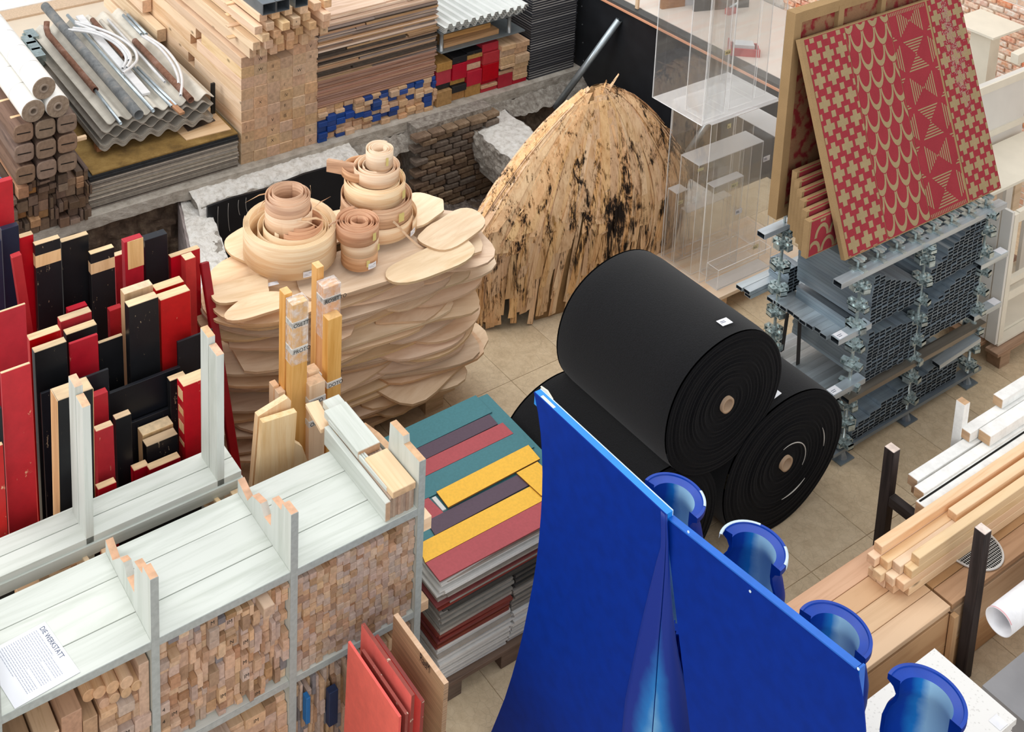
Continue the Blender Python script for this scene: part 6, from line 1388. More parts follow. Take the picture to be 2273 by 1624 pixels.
rail = profile_mesh(1.42, .05, .03, M_stl, 'top_rail')
for y in (3.455, 3.935): obj('top_rail', rail, None, rack, (5.785-5.8, y-3.7, 1.085))
stub = profile_mesh(.26, .05, .03, M_stl, 'profile_stub')
for z in (.775, .455):
    for x in (5.21, 6.42): obj('profile_stub', stub, None, rack, (x-5.8, 3.44-3.7, z))
    mb = MB(); mb.box((5.09, 3.418, z+.0155), (5.155, 3.462, z+.017)); o = mb.build('paper_label', M_lab, rack); mb = MB(); mb.box((5.098, 3.43, z+.0172), (5.125, 3.433, z+.0176)); mb.box((5.098, 3.44, z+.0172), (5.13, 3.443, z+.0176)); mb.build('label_print', M_qr, o)
    mb = MB(); mb.box((6.48, 3.418, z+.0155), (6.545, 3.462, z+.017)); mb.build('paper_label', M_lab, rack)
for z in (.345, .375): obj('long_rail', profile_mesh(1.2, .05, .026, steelmat('tan_steel_%d' % int(z*1000), '#8f877c', .45, .7), 'long_rail'), None, rack, (0.02, 3.47-.03*(z > .36)-3.7, z))
for k in range(6): obj('base_strip', profile_mesh(1.3, .05, .02, M_st, 'base_strip'), None, rack, (.02, 3.46+.085*k-3.7, .058))
o = obj('loose_profile', profile_mesh(.34, .05, .026, M_stl), None, None, None, frame((6.03, 3.44, .265), (6.33, 3.42, .315))); tag(o, 'loose zinc profile lying askew at the lower right of the rack', 'steel profile')
head = MB(); head.lathe([(0, .0), (.007, 0), (.007, .052), (.034, .056), (.034, .062), (0, .062)], (0, 0, 0), 10); head.box((-.026, -.030, .060), (-.018, .030, .072)); head.box((.018, -.030, .060), (.026, .030, .072)); hme = mesh('jack_head', head.v, head.f, [M_jack])
cross = MB(); cross.box((-.05, -.016, -.004), (.05, .016, .004)); cross.box((-.016, -.05, -.004), (.016, .05, .004)); cme = mesh('cross_plate', cross.v, cross.f, [M_jack])
for k in range(8):
    x = 5.26+.158*k; j = obj('jack_head', hme, None, rack, (x-5.8, 3.478-3.7, 1.1005)); j.scale = (1, 1, .88); obj('cross_plate', cme, None, j, (0, 0, .004))
for k in range(8): obj('jack_head', hme, None, rack, (5.26+.158*k-5.8, 3.935-3.7, 1.1005)).scale = (1, 1, .88)
# ---------------------------------------------------------------- printed burlap panels
def burlap(name, c, dark=.8, red=None):
    m, nt, N, L, B = newmat(name); v, t = coords(N, L, (1, 1, 1), False)
    w1 = nd(N, 'ShaderNodeTexNoise', i_Scale=260.0, i_Detail=2.0); L.new(v, w1.inputs['Vector'])
    n = nd(N, 'ShaderNodeTexNoise', i_Scale=9.0, i_Detail=5.0); L.new(v, n.inputs['Vector'])
    e = lin(c); r = ramp(N, [(.25, tuple(a*dark for a in e[:3])+(1,)), (.75, tuple(min(1, a*1.12) for a in e[:3])+(1,))]); L.new(math_(N, L, 'ADD', math_(N, L, 'MULTIPLY', w1.outputs[0], .55), math_(N, L, 'MULTIPLY', n.outputs[0], .45)), r.inputs[0]); col = r.outputs[0]
    if red:
        n2 = nd(N, 'ShaderNodeTexNoise', i_Scale=16.0, i_Detail=6.0); L.new(v, n2.inputs['Vector']); k = ramp(N, [(.48, (0, 0, 0, 1)), (.6, (1, 1, 1, 1))]); L.new(n2.outputs[0], k.inputs[0]); col = mixc(N, L, k.outputs[0], col, lin(red))
    L.new(col, B.inputs['Base Color']); B.inputs['Roughness'].default_value = .9; B.inputs['Specular IOR Level'].default_value = .1; bump(N, L, B, w1.outputs[0], .4, .002); return m
M_bur = burlap('raw_burlap', '#a38660', .75); M_burred = burlap('red_print', '#97363e', .82); M_burtan = burlap('tan_print', '#a08c69', .8); M_burback = burlap('bleached_reverse', '#9c7558', .7, '#8a2f33')
PWD, PHT = 1.335, 1.125
bl = Vector((5.165, 3.487, 1.165)); tl = Vector((5.150, 3.868, 2.205)); ux = Vector((1, -.008, 0)).normalized(); uy = (tl-bl).normalized(); un = ux.cross(uy).normalized()   # un points to the viewer
PHT = (tl-bl).length
fp = thing('printed_panel', 'red and tan printed burlap panel with crosses, scales and triangles, leaning in front', 'printed panel', bl, 'printed burlap panels')
def PQ(u, v, d=0): return bl+ux*u+uy*v+un*d
def slab(mb, u0, u1, v0, v1, d0, d1):
    vs = [PQ(u, v, d) for d in (d0, d1) for u, v in ((u0, v0), (u1, v0), (u1, v1), (u0, v1))]
    mb.add(vs, [(0, 3, 2, 1), (4, 5, 6, 7), (0, 1, 5, 4), (1, 2, 6, 5), (2, 3, 7, 6), (3, 0, 4, 7)])
mb = MB(); slab(mb, 0, PWD, 0, PHT, -.026, -.001); mb.build('stretcher_body', M_bur, fp)
edges = [0.0, .345, .70, 1.03, PWD]
strips = []
for k in range(4):
    mb = MB(); u0, u1 = edges[k]+(.032 if k == 0 else .0025 if k != 3 else .016), edges[k+1]-.0025
    slab(mb, u0, u1, .006, PHT-.006, -.001, .001); strips.append((mb.build('printed_strip', M_burred, fp), u0, u1))
def decal(parent, polys, name, mat=None, d=.0016):
    mb = MB()
    for P_ in polys: mb.add([PQ(u, v, d) for u, v in P_], [tuple(range(len(P_)))])
    return mb.build(name, mat or M_burtan, parent)
def clip(P_, u0, u1, v0, v1):
    for ax, lim, sg in ((0, u0, 1), (0, u1, -1), (1, v0, 1), (1, v1, -1)):
        out = []; n_ = len(P_)
        for i in range(n_):
            a, b = P_[i], P_[(i+1) % n_]; ia, ib = sg*(a[ax]-lim) >= 0, sg*(b[ax]-lim) >= 0
            if ia: out.append(a)
            if ia != ib: t_ = (lim-a[ax])/(b[ax]-a[ax]); out.append((a[0]+(b[0]-a[0])*t_, a[1]+(b[1]-a[1])*t_))
        P_ = out
        if len(P_) < 3: return None
    return P_
def crosses(k):
    o, u0, u1 = strips[k]; W_ = u1-u0; n_ = 3; pu = W_/n_; pv = .118; P_ = []; s, w = .0415, .0165
    for r in range(-1, 11):
        for c in range(n_):
            cu, cv = u0+pu*(c+.5), .055+pv*r+.012*(c-1)*0
            for q in ([(cu-s, cv-w), (cu+s, cv-w), (cu+s, cv+w), (cu-s, cv+w)], [(cu-w, cv+w), (cu+w, cv+w), (cu+w, cv+s), (cu-w, cv+s)], [(cu-w, cv-s), (cu+w, cv-s), (cu+w, cv-w), (cu-w, cv-w)]): P_.append(clip(q, u0, u1, .008, PHT-.008))
            for cu2 in ((cu+pu/2,) if c < n_-1 else (cu+pu/2, u0)):
                q = [(cu2-w, cv+pv/2-w), (cu2+w, cv+pv/2-w), (cu2+w, cv+pv/2+w), (cu2-w, cv+pv/2+w)]; P_.append(clip(q, u0, u1, .008, PHT-.008))
    decal(o, [p for p in P_ if p], 'cross_print')
crosses(0); crosses(3)
o, u0, u1 = strips[1]; P_ = []; ncol = 3.5; pu = (u1-u0)/ncol; pv = .105
for r in range(-1, 12):
    for c in range(-1, 5):
        cu = u0+pu*(c+(.5 if r % 2 else 0)+.25); cv = .02+pv*r
        pts_o = [(cu+pu*.5*math.sin(t_), cv+.088-.098*math.cos(t_)*1.0) for t_ in np.linspace(-math.pi/2, math.pi/2, 13)]
        pts_i = [(cu+pu*.40*math.sin(t_), cv+.095-.075*math.cos(t_)) for t_ in np.linspace(-math.pi/2, math.pi/2, 13)]
        for i in range(12):
            q = [pts_o[i], pts_o[i+1], pts_i[i+1], pts_i[i]]
            if (q[0][1]+q[2][1])/2 < cv+.092: P_.append(clip(q, u0, u1, .008, PHT-.008))
decal(o, [p for p in P_ if p], 'scale_print')
o, u0, u1 = strips[2]; P_ = []; cw_ = (u1-u0)/1.5; ch = .182
for r in range(-1, 7):
    for c in range(-1, 2):
        x0, y0 = u0+cw_*(c+.25), .03+ch*r; cx_, cy_ = x0+cw_/2, y0+ch/2
        for q_ in range(6):     # striped triangles
            f0, f1 = (q_+.15)/6.3, (q_+.62)/6.3
            a, b = 1-f0, 1-f1
            for sg in (-1, 1):          # left and right: upright lines
                P_.append(clip([(cx_+sg*cw_/2*f0*.98, cy_-ch/2*f0*.9), (cx_+sg*cw_/2*f1*.98, cy_-ch/2*f1*.9), (cx_+sg*cw_/2*f1*.98, cy_+ch/2*f1*.9), (cx_+sg*cw_/2*f0*.98, cy_+ch/2*f0*.9)] if False else [(cx_+sg*cw_/2*f0, cy_+ch/2*f0*.9*0-ch/2*f0*.9), (cx_+sg*cw_/2*f1, cy_-ch/2*f1*.9), (cx_+sg*cw_/2*f1, cy_+ch/2*f1*.9), (cx_+sg*cw_/2*f0, cy_+ch/2*f0*.9)], u0, u1, .03, PHT-.03)) if (r+c) % 2 else None
        if (r+c) % 2 == 0:
            for q_ in range(6):
                f0, f1 = (q_+.15)/6.3, (q_+.62)/6.3
                for sg in (-1, 1): P_.append(clip([(cx_-cw_/2*f0*.9, cy_+sg*ch/2*f0), (cx_+cw_/2*f0*.9, cy_+sg*ch/2*f0), (cx_+cw_/2*f1*.9, cy_+sg*ch/2*f1), (cx_-cw_/2*f1*.9, cy_+sg*ch/2*f1)], u0, u1, .03, PHT-.03))
for q_ in range(22):
    for vv in (.01, PHT-.028): P_.append([(u0+.006+q_*(u1-u0-.012)/22, vv), (u0+.012+q_*(u1-u0-.012)/22, vv), (u0+.012+q_*(u1-u0-.012)/22, vv+.018), (u0+.006+q_*(u1-u0-.012)/22, vv+.018)])
decal(o, [p for p in P_ if p], 'triangle_print')
o, u0, u1 = strips[3]      # rubbed pale patch near the top of the last strip
M_rub = burlap('rubbed_pale_print', '#bb8f86', .8)
rr6 = random.Random(8); P_ = []
for k in range(1100):
    v = rr6.betavariate(2.2, 1.5)*.66+.42; wd = .008+.11*max(0, 1-abs(v-.78)/.36); u = u0+.13+.18*(v-.95)*-.35+rr6.gauss(0, 1)*wd*.45; s_ = rr6.uniform(.0008, .0022)
    q = clip([(u-s_, v-s_*2), (u+s_, v-s_*2), (u+s_, v+s_*2), (u-s_, v+s_*2)], u0, u1, .01, PHT-.01)
    if q: P_.append(q)
decal(o, P_, 'rubbed_patch', M_rub, .0022)
# back panel, upright
bp_ = thing('printed_panel', 'upright burlap panel seen from behind with faded reverse print', 'printed panel', (5.8, 3.94, 1.165), 'printed burlap panels')
mb = MB(); mb.box((5.165, 3.930, 1.165), (6.50, 3.950, 2.32)); mb.build('cloth_reverse', M_burback, bp_)
for x0, x1, z0, z1 in ((5.15, 5.205, 1.165, 2.335), (5.50, 5.545, 1.165, 2.30), (5.86, 5.90, 1.165, 2.30), (6.46, 6.51, 1.165, 2.335)):
    mb = MB(); mb.box((x0, 3.905, z0), (x1, 3.962, z1)); mb.build('stile', M_bur, bp_)
for z0, z1 in ((1.165, 1.215), (2.275, 2.335)):
    mb = MB(); mb.box((5.206, 3.907, z0), (6.459, 3.961, z1)); mb.build('frame_bar', M_bur, bp_)
# six small panels between
for k in range(6):
    y1 = 3.856-.045*k; y0 = y1-.034; x0 = 5.175-.034*k; zt_ = 1.475-.021*k; last = k == 5
    t = thing('small_printed_panel', ('small burlap panel with red scale print, nearest of six between the large panels' if last else f'small burlap-wrapped panel edge, {ORD(k+1)} of six counted from the upright panel'), 'printed panel', (x0+.2, y0, 1.165), 'small printed panels between the large ones')
    mb = MB(); mb.box((x0, y0+.001, 1.165), (x0+.62, y1-.001, zt_)); mb.build('panel_body', M_bur, t)
    mb = MB(); mb.box((x0+.018, y0, 1.17), (x0+.61, y0+.0009, zt_-.006)); mb.build('red_face', M_burred, t)
    mb = MB(); mb.box((x0+.03, y0+.004, zt_), (x0+.61, y0+.012, zt_+.0008)); mb.build('red_selvedge', M_burred, t)
    if last:
        mb = MB()
        for r in range(4):
            for c in range(4):
                cu, cv = x0+.05+.11*c+(.055 if r % 2 else 0), 1.175+.085*r
                po = [(cu+.055*math.cos(a), cv+.075*math.sin(a)) for a in np.linspace(0, math.pi, 11)]; pi_ = [(cu+.036*math.cos(a), cv+.054*math.sin(a)) for a in np.linspace(0, math.pi, 11)]
                for i in range(10):
                    q = clip([po[i], po[i+1], pi_[i+1], pi_[i]], x0+.02, x0+.605, 1.172, zt_-.01)
                    if q: mb.add([(u, y0-.0008, v) for u, v in q], [tuple(range(len(q)))])
        mb.build('scale_print', M_burtan, t)
# ============================================================ acrylic cases, platform things, cream furniture, bench and beams
R7 = random.Random(77)
SC.cycles.transparent_max_bounces = 48
def acrylic(name, haze, refl):
    m, nt, N, L, B = newmat(name); out = N['Material Output']; N.remove(B)
    tr = N.new('ShaderNodeBsdfTransparent'); tr.inputs[0].default_value = (.997, .998, .998, 1)
    df = N.new('ShaderNodeBsdfDiffuse'); df.inputs[0].default_value = (.95, .95, .95, 1)
    gl = N.new('ShaderNodeBsdfGlossy'); gl.inputs['Roughness'].default_value = .04
    m1 = N.new('ShaderNodeMixShader'); m1.inputs[0].default_value = haze; L.new(tr.outputs[0], m1.inputs[1]); L.new(df.outputs[0], m1.inputs[2])
    fr = N.new('ShaderNodeFresnel'); fr.inputs[0].default_value = 1.35; m2 = N.new('ShaderNodeMixShader'); L.new(math_(N, L, 'MULTIPLY', fr.outputs[0], refl), m2.inputs[0]); L.new(m1.outputs[0], m2.inputs[1]); L.new(gl.outputs[0], m2.inputs[2]); L.new(m2.outputs[0], out.inputs[0]); return m
M_ac = acrylic('clear_acrylic', .005, .18); M_ace = acrylic('acrylic_cut_edge', .75, .3); M_actop = acrylic('hazy_acrylic_plate', .42, .4)  # plates and cut edges get white mixed in for reflected skylight
def acpanel(t, a, b, name, top=False):
    """thin clear panel; its narrow cut edges are whitened as if catching light"""
    d = [b[i]-a[i] for i in range(3)]; thin = d.index(min(d)); mb = MB(); mb.box(a, b); fn = ((2,), (2,), (1,), (0,), (1,), (0,)); mb.m = [0 if f[0] == thin else 1 for f in fn]; mb.build(name, [M_actop if top else M_ac, M_ace], t)
def accase(x0, x1, y0, y1, z0, z1, label, plate='top', th=.004, sides=True):
    t = thing('acrylic_case', label, 'acrylic case', ((x0+x1)/2, (y0+y1)/2, z0), 'clear acrylic cases'); e = .0004
    acpanel(t, (x0, y0, z0), (x1, y0+th, z1), 'front_pane'); acpanel(t, (x0, y1-th, z0), (x1, y1, z1), 'rear_pane')
    acpanel(t, (x0, y0+th+e, z0), (x0+th, y1-th-e, z1), 'left_pane'); acpanel(t, (x1-th, y0+th+e, z0), (x1, y1-th-e, z1), 'right_pane')
    if plate in ('top', 'both'): acpanel(t, (x0, y0, z1+e), (x1, y1, z1+e+th), 'top_pane', True)
    if plate in ('bottom', 'both'): acpanel(t, (x0+th+e, y0+th+e, z0), (x1-th-e, y1-th-e, z0+th), 'bottom_pane', True)
    return t
M_note = plain('cream_tape_label', '#e3dcae', .6)
def note(t, p, word, w=.04, h=.022, ex=(1, 0, 0), n=(0, -1, 0)):
    p = Vector(p); ex = Vector(ex); n_ = Vector(n); up = n_.cross(ex); mb = MB(); q = [p, p+ex*w, p+ex*w+up*h, p+up*h]; mb.add(q+[v+n_*.0008 for v in q], [(4, 5, 6, 7), (0, 1, 5, 4), (1, 2, 6, 5), (2, 3, 7, 6), (3, 0, 4, 7)]); o = mb.build('tape_label', M_note, t)
    if word: txt(word, p+ex*.005+up*.006+n_*.0014, h*.62, ex, n_, M_blackink, t, 'label_writing')
pal = thing('pallet', 'pale plywood pallet under the clear acrylic cases', 'pallet', (5.95, 4.85, 0))
M_palp = wood('pale_pallet_plywood', '#e0c8a6', '#d3b78f', '#caa97f', .5, .4, (.98, 1.02), False)
mb = MB(); mb.box((5.56, 4.585, .10), (6.42, 5.10, .122)); mb.build('pallet_deck', M_palp, pal)
for x in (5.62, 6.0, 6.3):
    for y in (4.64, 4.85, 5.05): beam('pallet_block', (x-.05, y, .05), (x+.05, y, .05), .08, .0995, M_pal, pal)
c1 = accase(5.58, 6.19, 4.75, 5.075, .123, 1.19, 'largest clear acrylic case with a plate painted with sky sheen, standing on the pale pallet'); note(c1, (5.72, 4.749, 1.13), '6', .03, .03); note(c1, (6.06, 4.749, .19), 'M.4', .05, .03)
c2 = accase(5.51, 6.20, 4.765, 5.18, 1.196, 2.25, 'tall clear acrylic case standing on the largest one', 'bottom'); note(c2, (5.66, 4.764, 1.62), 'M2.8', .05, .03)
c3 = accase(5.59, 6.175, 4.83, 4.98, .128, .875, 'long narrow acrylic case inside the largest case'); note(c3, (5.58, 4.829, .84), '', .05, .02)
c4 = accase(5.665, 5.93, 4.765, 4.822, .128, .74, 'slim acrylic case in front inside the largest case'); note(c4, (5.82, 4.764, .69), 'M2.7', .06, .028)
c5 = accase(6.20, 6.40, 4.72, 5.10, .123, .93, 'acrylic case at the right beside the largest case'); note(c5, (6.23, 4.719, .87), 'M2', .05, .025)
c6 = accase(5.62, 6.10, 4.64, 4.735, .123, .26, 'low clear acrylic tray on the front of the pale pallet', 'bottom')
c7 = accase(5.59, 5.69, 4.99, 5.065, .128, .60, 'small acrylic case at the left inside the largest case'); note(c7, (5.60, 4.989, .52), 'M2.1', .05, .025)
c8 = accase(5.97, 6.42, 5.20, 5.42, .0, .95, 'acrylic case with a plate painted with sky sheen behind the largest case'); note(c8, (6.0, 5.199, .91), 'E', .03, .02)
c9 = accase(5.72, 6.12, 5.00, 5.065, .128, .42, 'low acrylic case at the back inside the largest case')
for k, (x0, x1, y0, y1, h, lb) in enumerate(((5.56, 5.74, 4.80, 4.95, .92, 'slender acrylic case standing left inside the tall upper case'), (5.80, 6.02, 4.82, 5.0, .78, 'slender acrylic case standing in the middle of the tall upper case'), (6.06, 6.16, 4.84, 5.12, 1.0, 'slender acrylic case standing right inside the tall upper case'))): accase(x0, x1, y0, y1, 1.203, 1.203+h, lb)
for k, (x, z) in enumerate(((6.08, .80), (5.86, .50))):
    mb = MB(); mb.box((x, 4.7476, z), (x+.06, 4.7486, z+.035)); o = mb.build('paper_label', M_lab, c1); mb = MB(); mb.box((x+.006, 4.7468, z+.012), (x+.035, 4.7474, z+.015)); mb.box((x+.006, 4.7468, z+.020), (x+.03, 4.7474, z+.023)); mb.build('label_print', M_qr, o)
# --- steel props of the platform
a = atx(1374, 44, 7.085); b = at(1232, 240, -.2); pipe('steel_prop', [a, b], .028, M_galv, 'galvanised prop leaning from the black platform side into the excavation', 'prop', 'steel props of the platform')
a = atx(1600, 232, 7.085); b = at(1486, 398, -.4); pipe('steel_prop', [a, b], .026, M_galv, 'galvanised prop seen through the acrylic cases', 'prop', 'steel props of the platform')
mb = MB(); mb.box((6.25, 5.62, -.70), (6.75, 6.3, -.12)); solid('plaster_block', mb, M_plaster, 'pale plaster block in the excavation behind the acrylic cases', 'block')
# --- things on the platform
zt = .7455
p = at(1404, 22, zt); tag(beam('pine_strut', (p.x+.05, p.y, zt), (p.x+.09, p.y+.02, zt+.9), .022, .03, M_pine), 'thin pine strut standing on the platform edge', 'strut')
for k, (a, b, h, m, lb) in enumerate((((1469, 21), (1520, 14), .5, M_tan, 'tan wood panel standing on the platform'), ((1512, 12), (1544, 11), .4, plain('white_lacquer', '#e8e9ee', .3), 'white cabinet side standing on the platform'), ((1541, 26), (1662, 16), .5, M_blackply, 'black board standing at the back of the platform'))):
    p, q = at(*a, zt), at(*b, zt); d = (q-p).normalized(); n_ = Vector((-d.y, d.x, 0))*.03; mb = MB(); mb.prism([(p.x, p.y), (q.x, q.y), (q.x+n_.x, q.y+n_.y), (p.x+n_.x, p.y+n_.y)], 'z', zt, zt+h); solid('standing_panel', mb, m, lb, 'panel')
M_redp = plain('red_plastic', '#c9404a', .4); M_clear = plain('clear_tub', '#d9dde2', .3)
t = thing('red_box', 'red plastic box with white film inside standing on the platform', 'box', at(1650, 118, zt)); v = at(1650, 118, zt)
d = Vector((.35, -.28, 0)).normalized(); n_ = Vector((-d.y, d.x, 0))
for nm, (l0, l1, w0, w1, h0, h1), mt in (('left_wall', (-.11, -.10, -.06, .06, 0, .09), M_redp), ('right_wall', (.10, .11, -.06, .06, 0, .06), M_redp), ('front_wall', (-.10, .10, -.06, -.05, 0, .06), M_redp), ('back_wall', (-.10, .10, .05, .06, 0, .06), M_redp), ('floor_plate', (-.10, .10, -.05, .05, 0, .01), M_redp), ('white_film', (-.08, .07, -.045, .045, .012, .085), M_clear)):
    mb = MB(); q = [v+d*l+n_*w for l, w in ((l0, w0), (l1, w0), (l1, w1), (l0, w1))]; mb.prism([(s_.x, s_.y) for s_ in q], 'z', zt+h0, zt+h1); mb.build(nm, mt, t)
v = at(1622, 30, zt); t = thing('red_clamp', 'red clamp tool with grey handle lying on the platform', 'clamp', v); mb = MB(); mb.box((v.x-.05, v.y-.02, zt), (v.x+.04, v.y+.02, zt+.05)); mb.build('jaw', M_redp, t); mb = MB(); mb.tube([(v.x-.02, v.y, zt+.055), (v.x+.05, v.y-.02, zt+.09)], .008, 8); mb.build('handle', M_galv, t)
# ============================================================ cream furniture at the right
M_cr = plain('cream_paint', '#ded8c8', .5, 0, .04, 10); M_cr2 = plain('pale_grey_board', '#d5d3cd', .5, 0, .03, 8); M_cred = wood('cream_raw_edge', '#cdb894', '#b9a27c', None, .6, 1)
st = thing('cream_stand', 'cream stand with a square plate on a box column before the brick wall', 'stand', (7.76, 4.4, 0))
mb = MB(); mb.box((7.585, 4.235, 1.485), (7.95, 4.555, 1.50)); mb.build('top_plate', M_cr, st)
mb = MB(); mb.box((7.69, 4.31, 1.02), (7.80, 4.45, 1.485)); mb.build('column', M_cr, st)
mb = MB(); mb.box((7.60, 4.25, 1.0), (7.93, 4.55, 1.02)); mb.build('lower_plate', M_cr, st)
for x, y in ((7.62, 4.27), (7.88, 4.27), (7.62, 4.50), (7.88, 4.50)):
    mb = MB(); mb.box((x, y, 0), (x+.03, y+.03, 1.0)); mb.build('leg', M_cr, st)
cab = thing('cream_cabinet', 'open cream cabinet frame with shelves on a pallet right of the steel rack', 'cabinet', (7.0, 3.6, .125))
CX0 = 6.615
for y0, y1 in ((3.455, 3.515), (3.525, 3.60)):
    mb = MB(); mb.box((CX0, y0, .14), (CX0+.022, y1, .985)); mb.build('side_board', M_cr2, cab)
for x in (CX0+.03, 7.45):
    for y in (3.455, 3.80): mb = MB(); mb.box((x, y, .14), (x+.045, y+.03, .96)); mb.build('corner_post', M_cr, cab)
for z0, z1 in ((.40, .455), (.50, .54), (.90, .965)): mb = MB(); mb.box((CX0+.078, 3.456, z0), (7.449, 3.482, z1)); mb.build('front_rail', M_cr, cab)
mb = MB(); mb.box((CX0+.024, 3.45, .125), (7.5, 3.86, .139)); mb.build('bottom_board', M_cr, cab)
mb = MB(); mb.box((CX0+.1, 3.50, .142), (7.2, 3.75, .16)); mb.build('loose_shelf', M_cr, cab)
mb = MB(); mb.box((6.52, 3.60, 1.0), (7.5, 3.92, 1.018)); mb.build('top_board', M_cr, cab)
for k in range(5): mb = MB(); mb.box((6.72+.13*k, 3.70+.02*(k % 2), .20), (6.79+.13*k, 3.72+.02*(k % 2), .94)); mb.build('inner_slat', M_cred if k % 2 else M_cr2, cab)
for k in range(4): mb = MB(); mb.box((6.50+.035*k, 3.80, .13), (6.525+.035*k, 3.83, .96)); mb.build('rear_slat', M_cr2, cab)
pc = thing('pallet', 'worn wooden pallet under the cream cabinet', 'pallet', (7.0, 3.65, 0)); M_wpal = wood('worn_pallet', '#a08467', '#84694e', '#8f7357', .75, 1, (.85, 1.1))
for x in (6.68, 7.1, 7.5):
    for y in (3.46, 3.70, 3.92): beam('pallet_block', (x-.05, y, .045), (x+.05, y, .045), .08, .09, M_wpal, pc)
for y in (3.45, 3.56, 3.67, 3.78, 3.89): beam('pallet_board', (6.58, y, .107), (7.6, y, .107), .08, .022, M_wpal, pc)
dv = thing('cream_door', 'large cream panelled door standing behind the steel rack', 'door panel', (7.2, 3.98, 0))
mb = MB(); mb.box((6.62, 3.96, .0), (7.55, 3.99, 1.42)); mb.build('door_leaf', M_cr2, dv)
for (x0, x1, z0, z1) in ((6.62, 6.66, 1.05, 1.42), (6.66, 7.55, 1.37, 1.42), (6.66, 7.55, 1.05, 1.09)): mb = MB(); mb.box((x0, 3.95, z0), (x1, 3.96, z1)); mb.build('moulding', M_cr, dv)
a = atx(2262, 118, 6.95); b = atx(2196, 300, 6.75); tag(beam('cream_batten', (6.72, 4.02-.0, 0.9), (a.x, 4.12, a.z), .06, .05, M_cr), 'slanting cream batten between printed panel and door', 'batten')
v = aty(2246, 118, 4.12); tag(beam('cream_rail', (v.x, 4.10, v.z-.03), (v.x+.5, 4.10, v.z-.0), .05, .07, M_cr), 'cream rail end with a dark socket before the brick wall', 'rail')
# ============================================================ wooden bench with stored beams
M_ben = wood('bench_pine', '#c6a37a', '#b69068', '#b08a63', .5, .6, (.95, 1.05)); M_benf = wood('bench_front_pine', '#b8946a', '#a67f57', '#a57f56', .55, .6, (.95, 1.04)); M_scuff = None
def bench(x0, x1, label, mats):
    t = thing('wooden_bench', label, 'bench', ((x0+x1)/2, 2.6, 0), 'solid wooden benches'); n_ = 4; w = (2.79-2.42)/n_
    for k in range(n_): beam('seat_plank', (x0, 2.42+w*(k+.5), .358), (x1, 2.42+w*(k+.5), .358), w-.0025, .024, mats[0], t, .0015)
    for k in range(2): beam('front_board', (x0, 2.432, .085+.165*k), (x1, 2.432, .085+.165*k), .022, .162, mats[1], t, .0015)
    beam('rear_board', (x0, 2.775, .17), (x1, 2.775, .17), .022, .338, mats[1], t)
    for x in (x0+.012, x1-.012): beam('end_board', (x, 2.445, .17), (x, 2.763, .17), .022, .338, mats[1], t)
    return t
bench(3.62, 4.572, 'pale wooden bench with scuffed planks behind the blue spool columns', (M_ben, M_benf))
M_ben2 = wood('worn_bench_pine', '#b08c66', '#96734f', '#a07c55', .55, .6, (.95, 1.04)); bench(4.585, 6.3, 'browner wooden bench carrying the round wire grille', (M_ben2, M_benf))
tag(beam('bench_batten', (4.578, 2.404, 0), (4.578, 2.404, .34), .03, .024, M_benf, None, .0015, (0, 1, 0)), 'vertical pine batten at the joint of the two benches', 'batten')
gr = thing('round_grille', 'round wire grille with white rim on the browner bench', 'grille', (4.93, 2.56, .3705)); M_wr = plain('white_wire', '#dcdad6', .4)
mb = MB(); mb.tube([(4.93+.13*math.cos(a), 2.56+.13*math.sin(a), .376) for a in np.linspace(0, 2*math.pi, 49)], .005, 8, False); mb.build('rim', M_wr, gr, True)
mb = MB(); mb.lathe([(0, 0), (.127, 0), (.127, .0015), (0, .0015)], (4.93, 2.56, .3706), 40); mb.build('dark_well', M_hole, gr)  # flat dark disc painting the shade below the wires
mb = MB(); mb2 = MB()
for k in range(-11, 12):
    u = .0112*k; h = math.sqrt(max(0, .127**2-u*u))
    if h > .01: mb.tube([(4.93-h, 2.56+u, .3755), (4.93+h, 2.56+u, .3755)], .0012, 4); mb2.tube([(4.93+u, 2.56-h, .374), (4.93+u, 2.56+h, .374)], .0012, 4)
for m_, nm in ((mb, 'wire_lengthwise'), (mb2, 'wire_crosswise')):
    o = m_.build(nm, M_wr, gr); o['kind'] = 'stuff'
# posts
M_tar = wood('tarred_post', '#3a332e', '#221e1c', '#dccbb2', .6, 1, (.9, 1.05), True)
hf = thing('post_frame', 'black tarred timber frame of two posts and a crossbar holding beams', 'frame', (4.76, 2.68, 0))
beam('post', (4.672, 2.385, 0), (4.672, 2.385, .735), .048, .048, M_tar, hf, .0015, (0, 1, 0)); beam('post', (4.892, 2.955, 0), (4.892, 2.955, .60), .05, .05, M_tar, hf, .0015, (0, 1, 0)); beam('crossbar', (4.895, 2.93, .335), (4.895, 2.80, .335), .045, .05, M_tar, hf)
# natural beams
zb = .3715
def nb(y, r, x0, w=.040, h=.041, lab=''): return tag(beam('pine_beam', (x0, y, zb+h*(r+.5)), (6.2, y, zb+h*(r+.5)), w-.001, h-.001, M_pine), lab, 'beam', 'pine beams on the bench')
cols = ((2.562, [4.45, 4.42, 4.47, 4.50]), (2.602, [4.42, 4.40, 4.44]), (2.642, [4.40, 4.38, 4.41]), (2.682, [4.40, 4.41, 4.39, 4.41]))
for c, (y, st_) in enumerate(cols):
    for r, x in enumerate(st_): nb(y, r, x+R7.uniform(-.012, .012), lab=f'pine beam on the bench, {ORD(c+1)} row from the front, {ORD(r+1)} layer up')
tag(beam('pine_beam', (4.86, 2.622, zb+.041*3+.0205), (6.2, 2.622, zb+.041*3+.0205), .042, .040, M_pine), 'knotty shorter pine beam on top of the others', 'beam', 'pine beams on the bench')
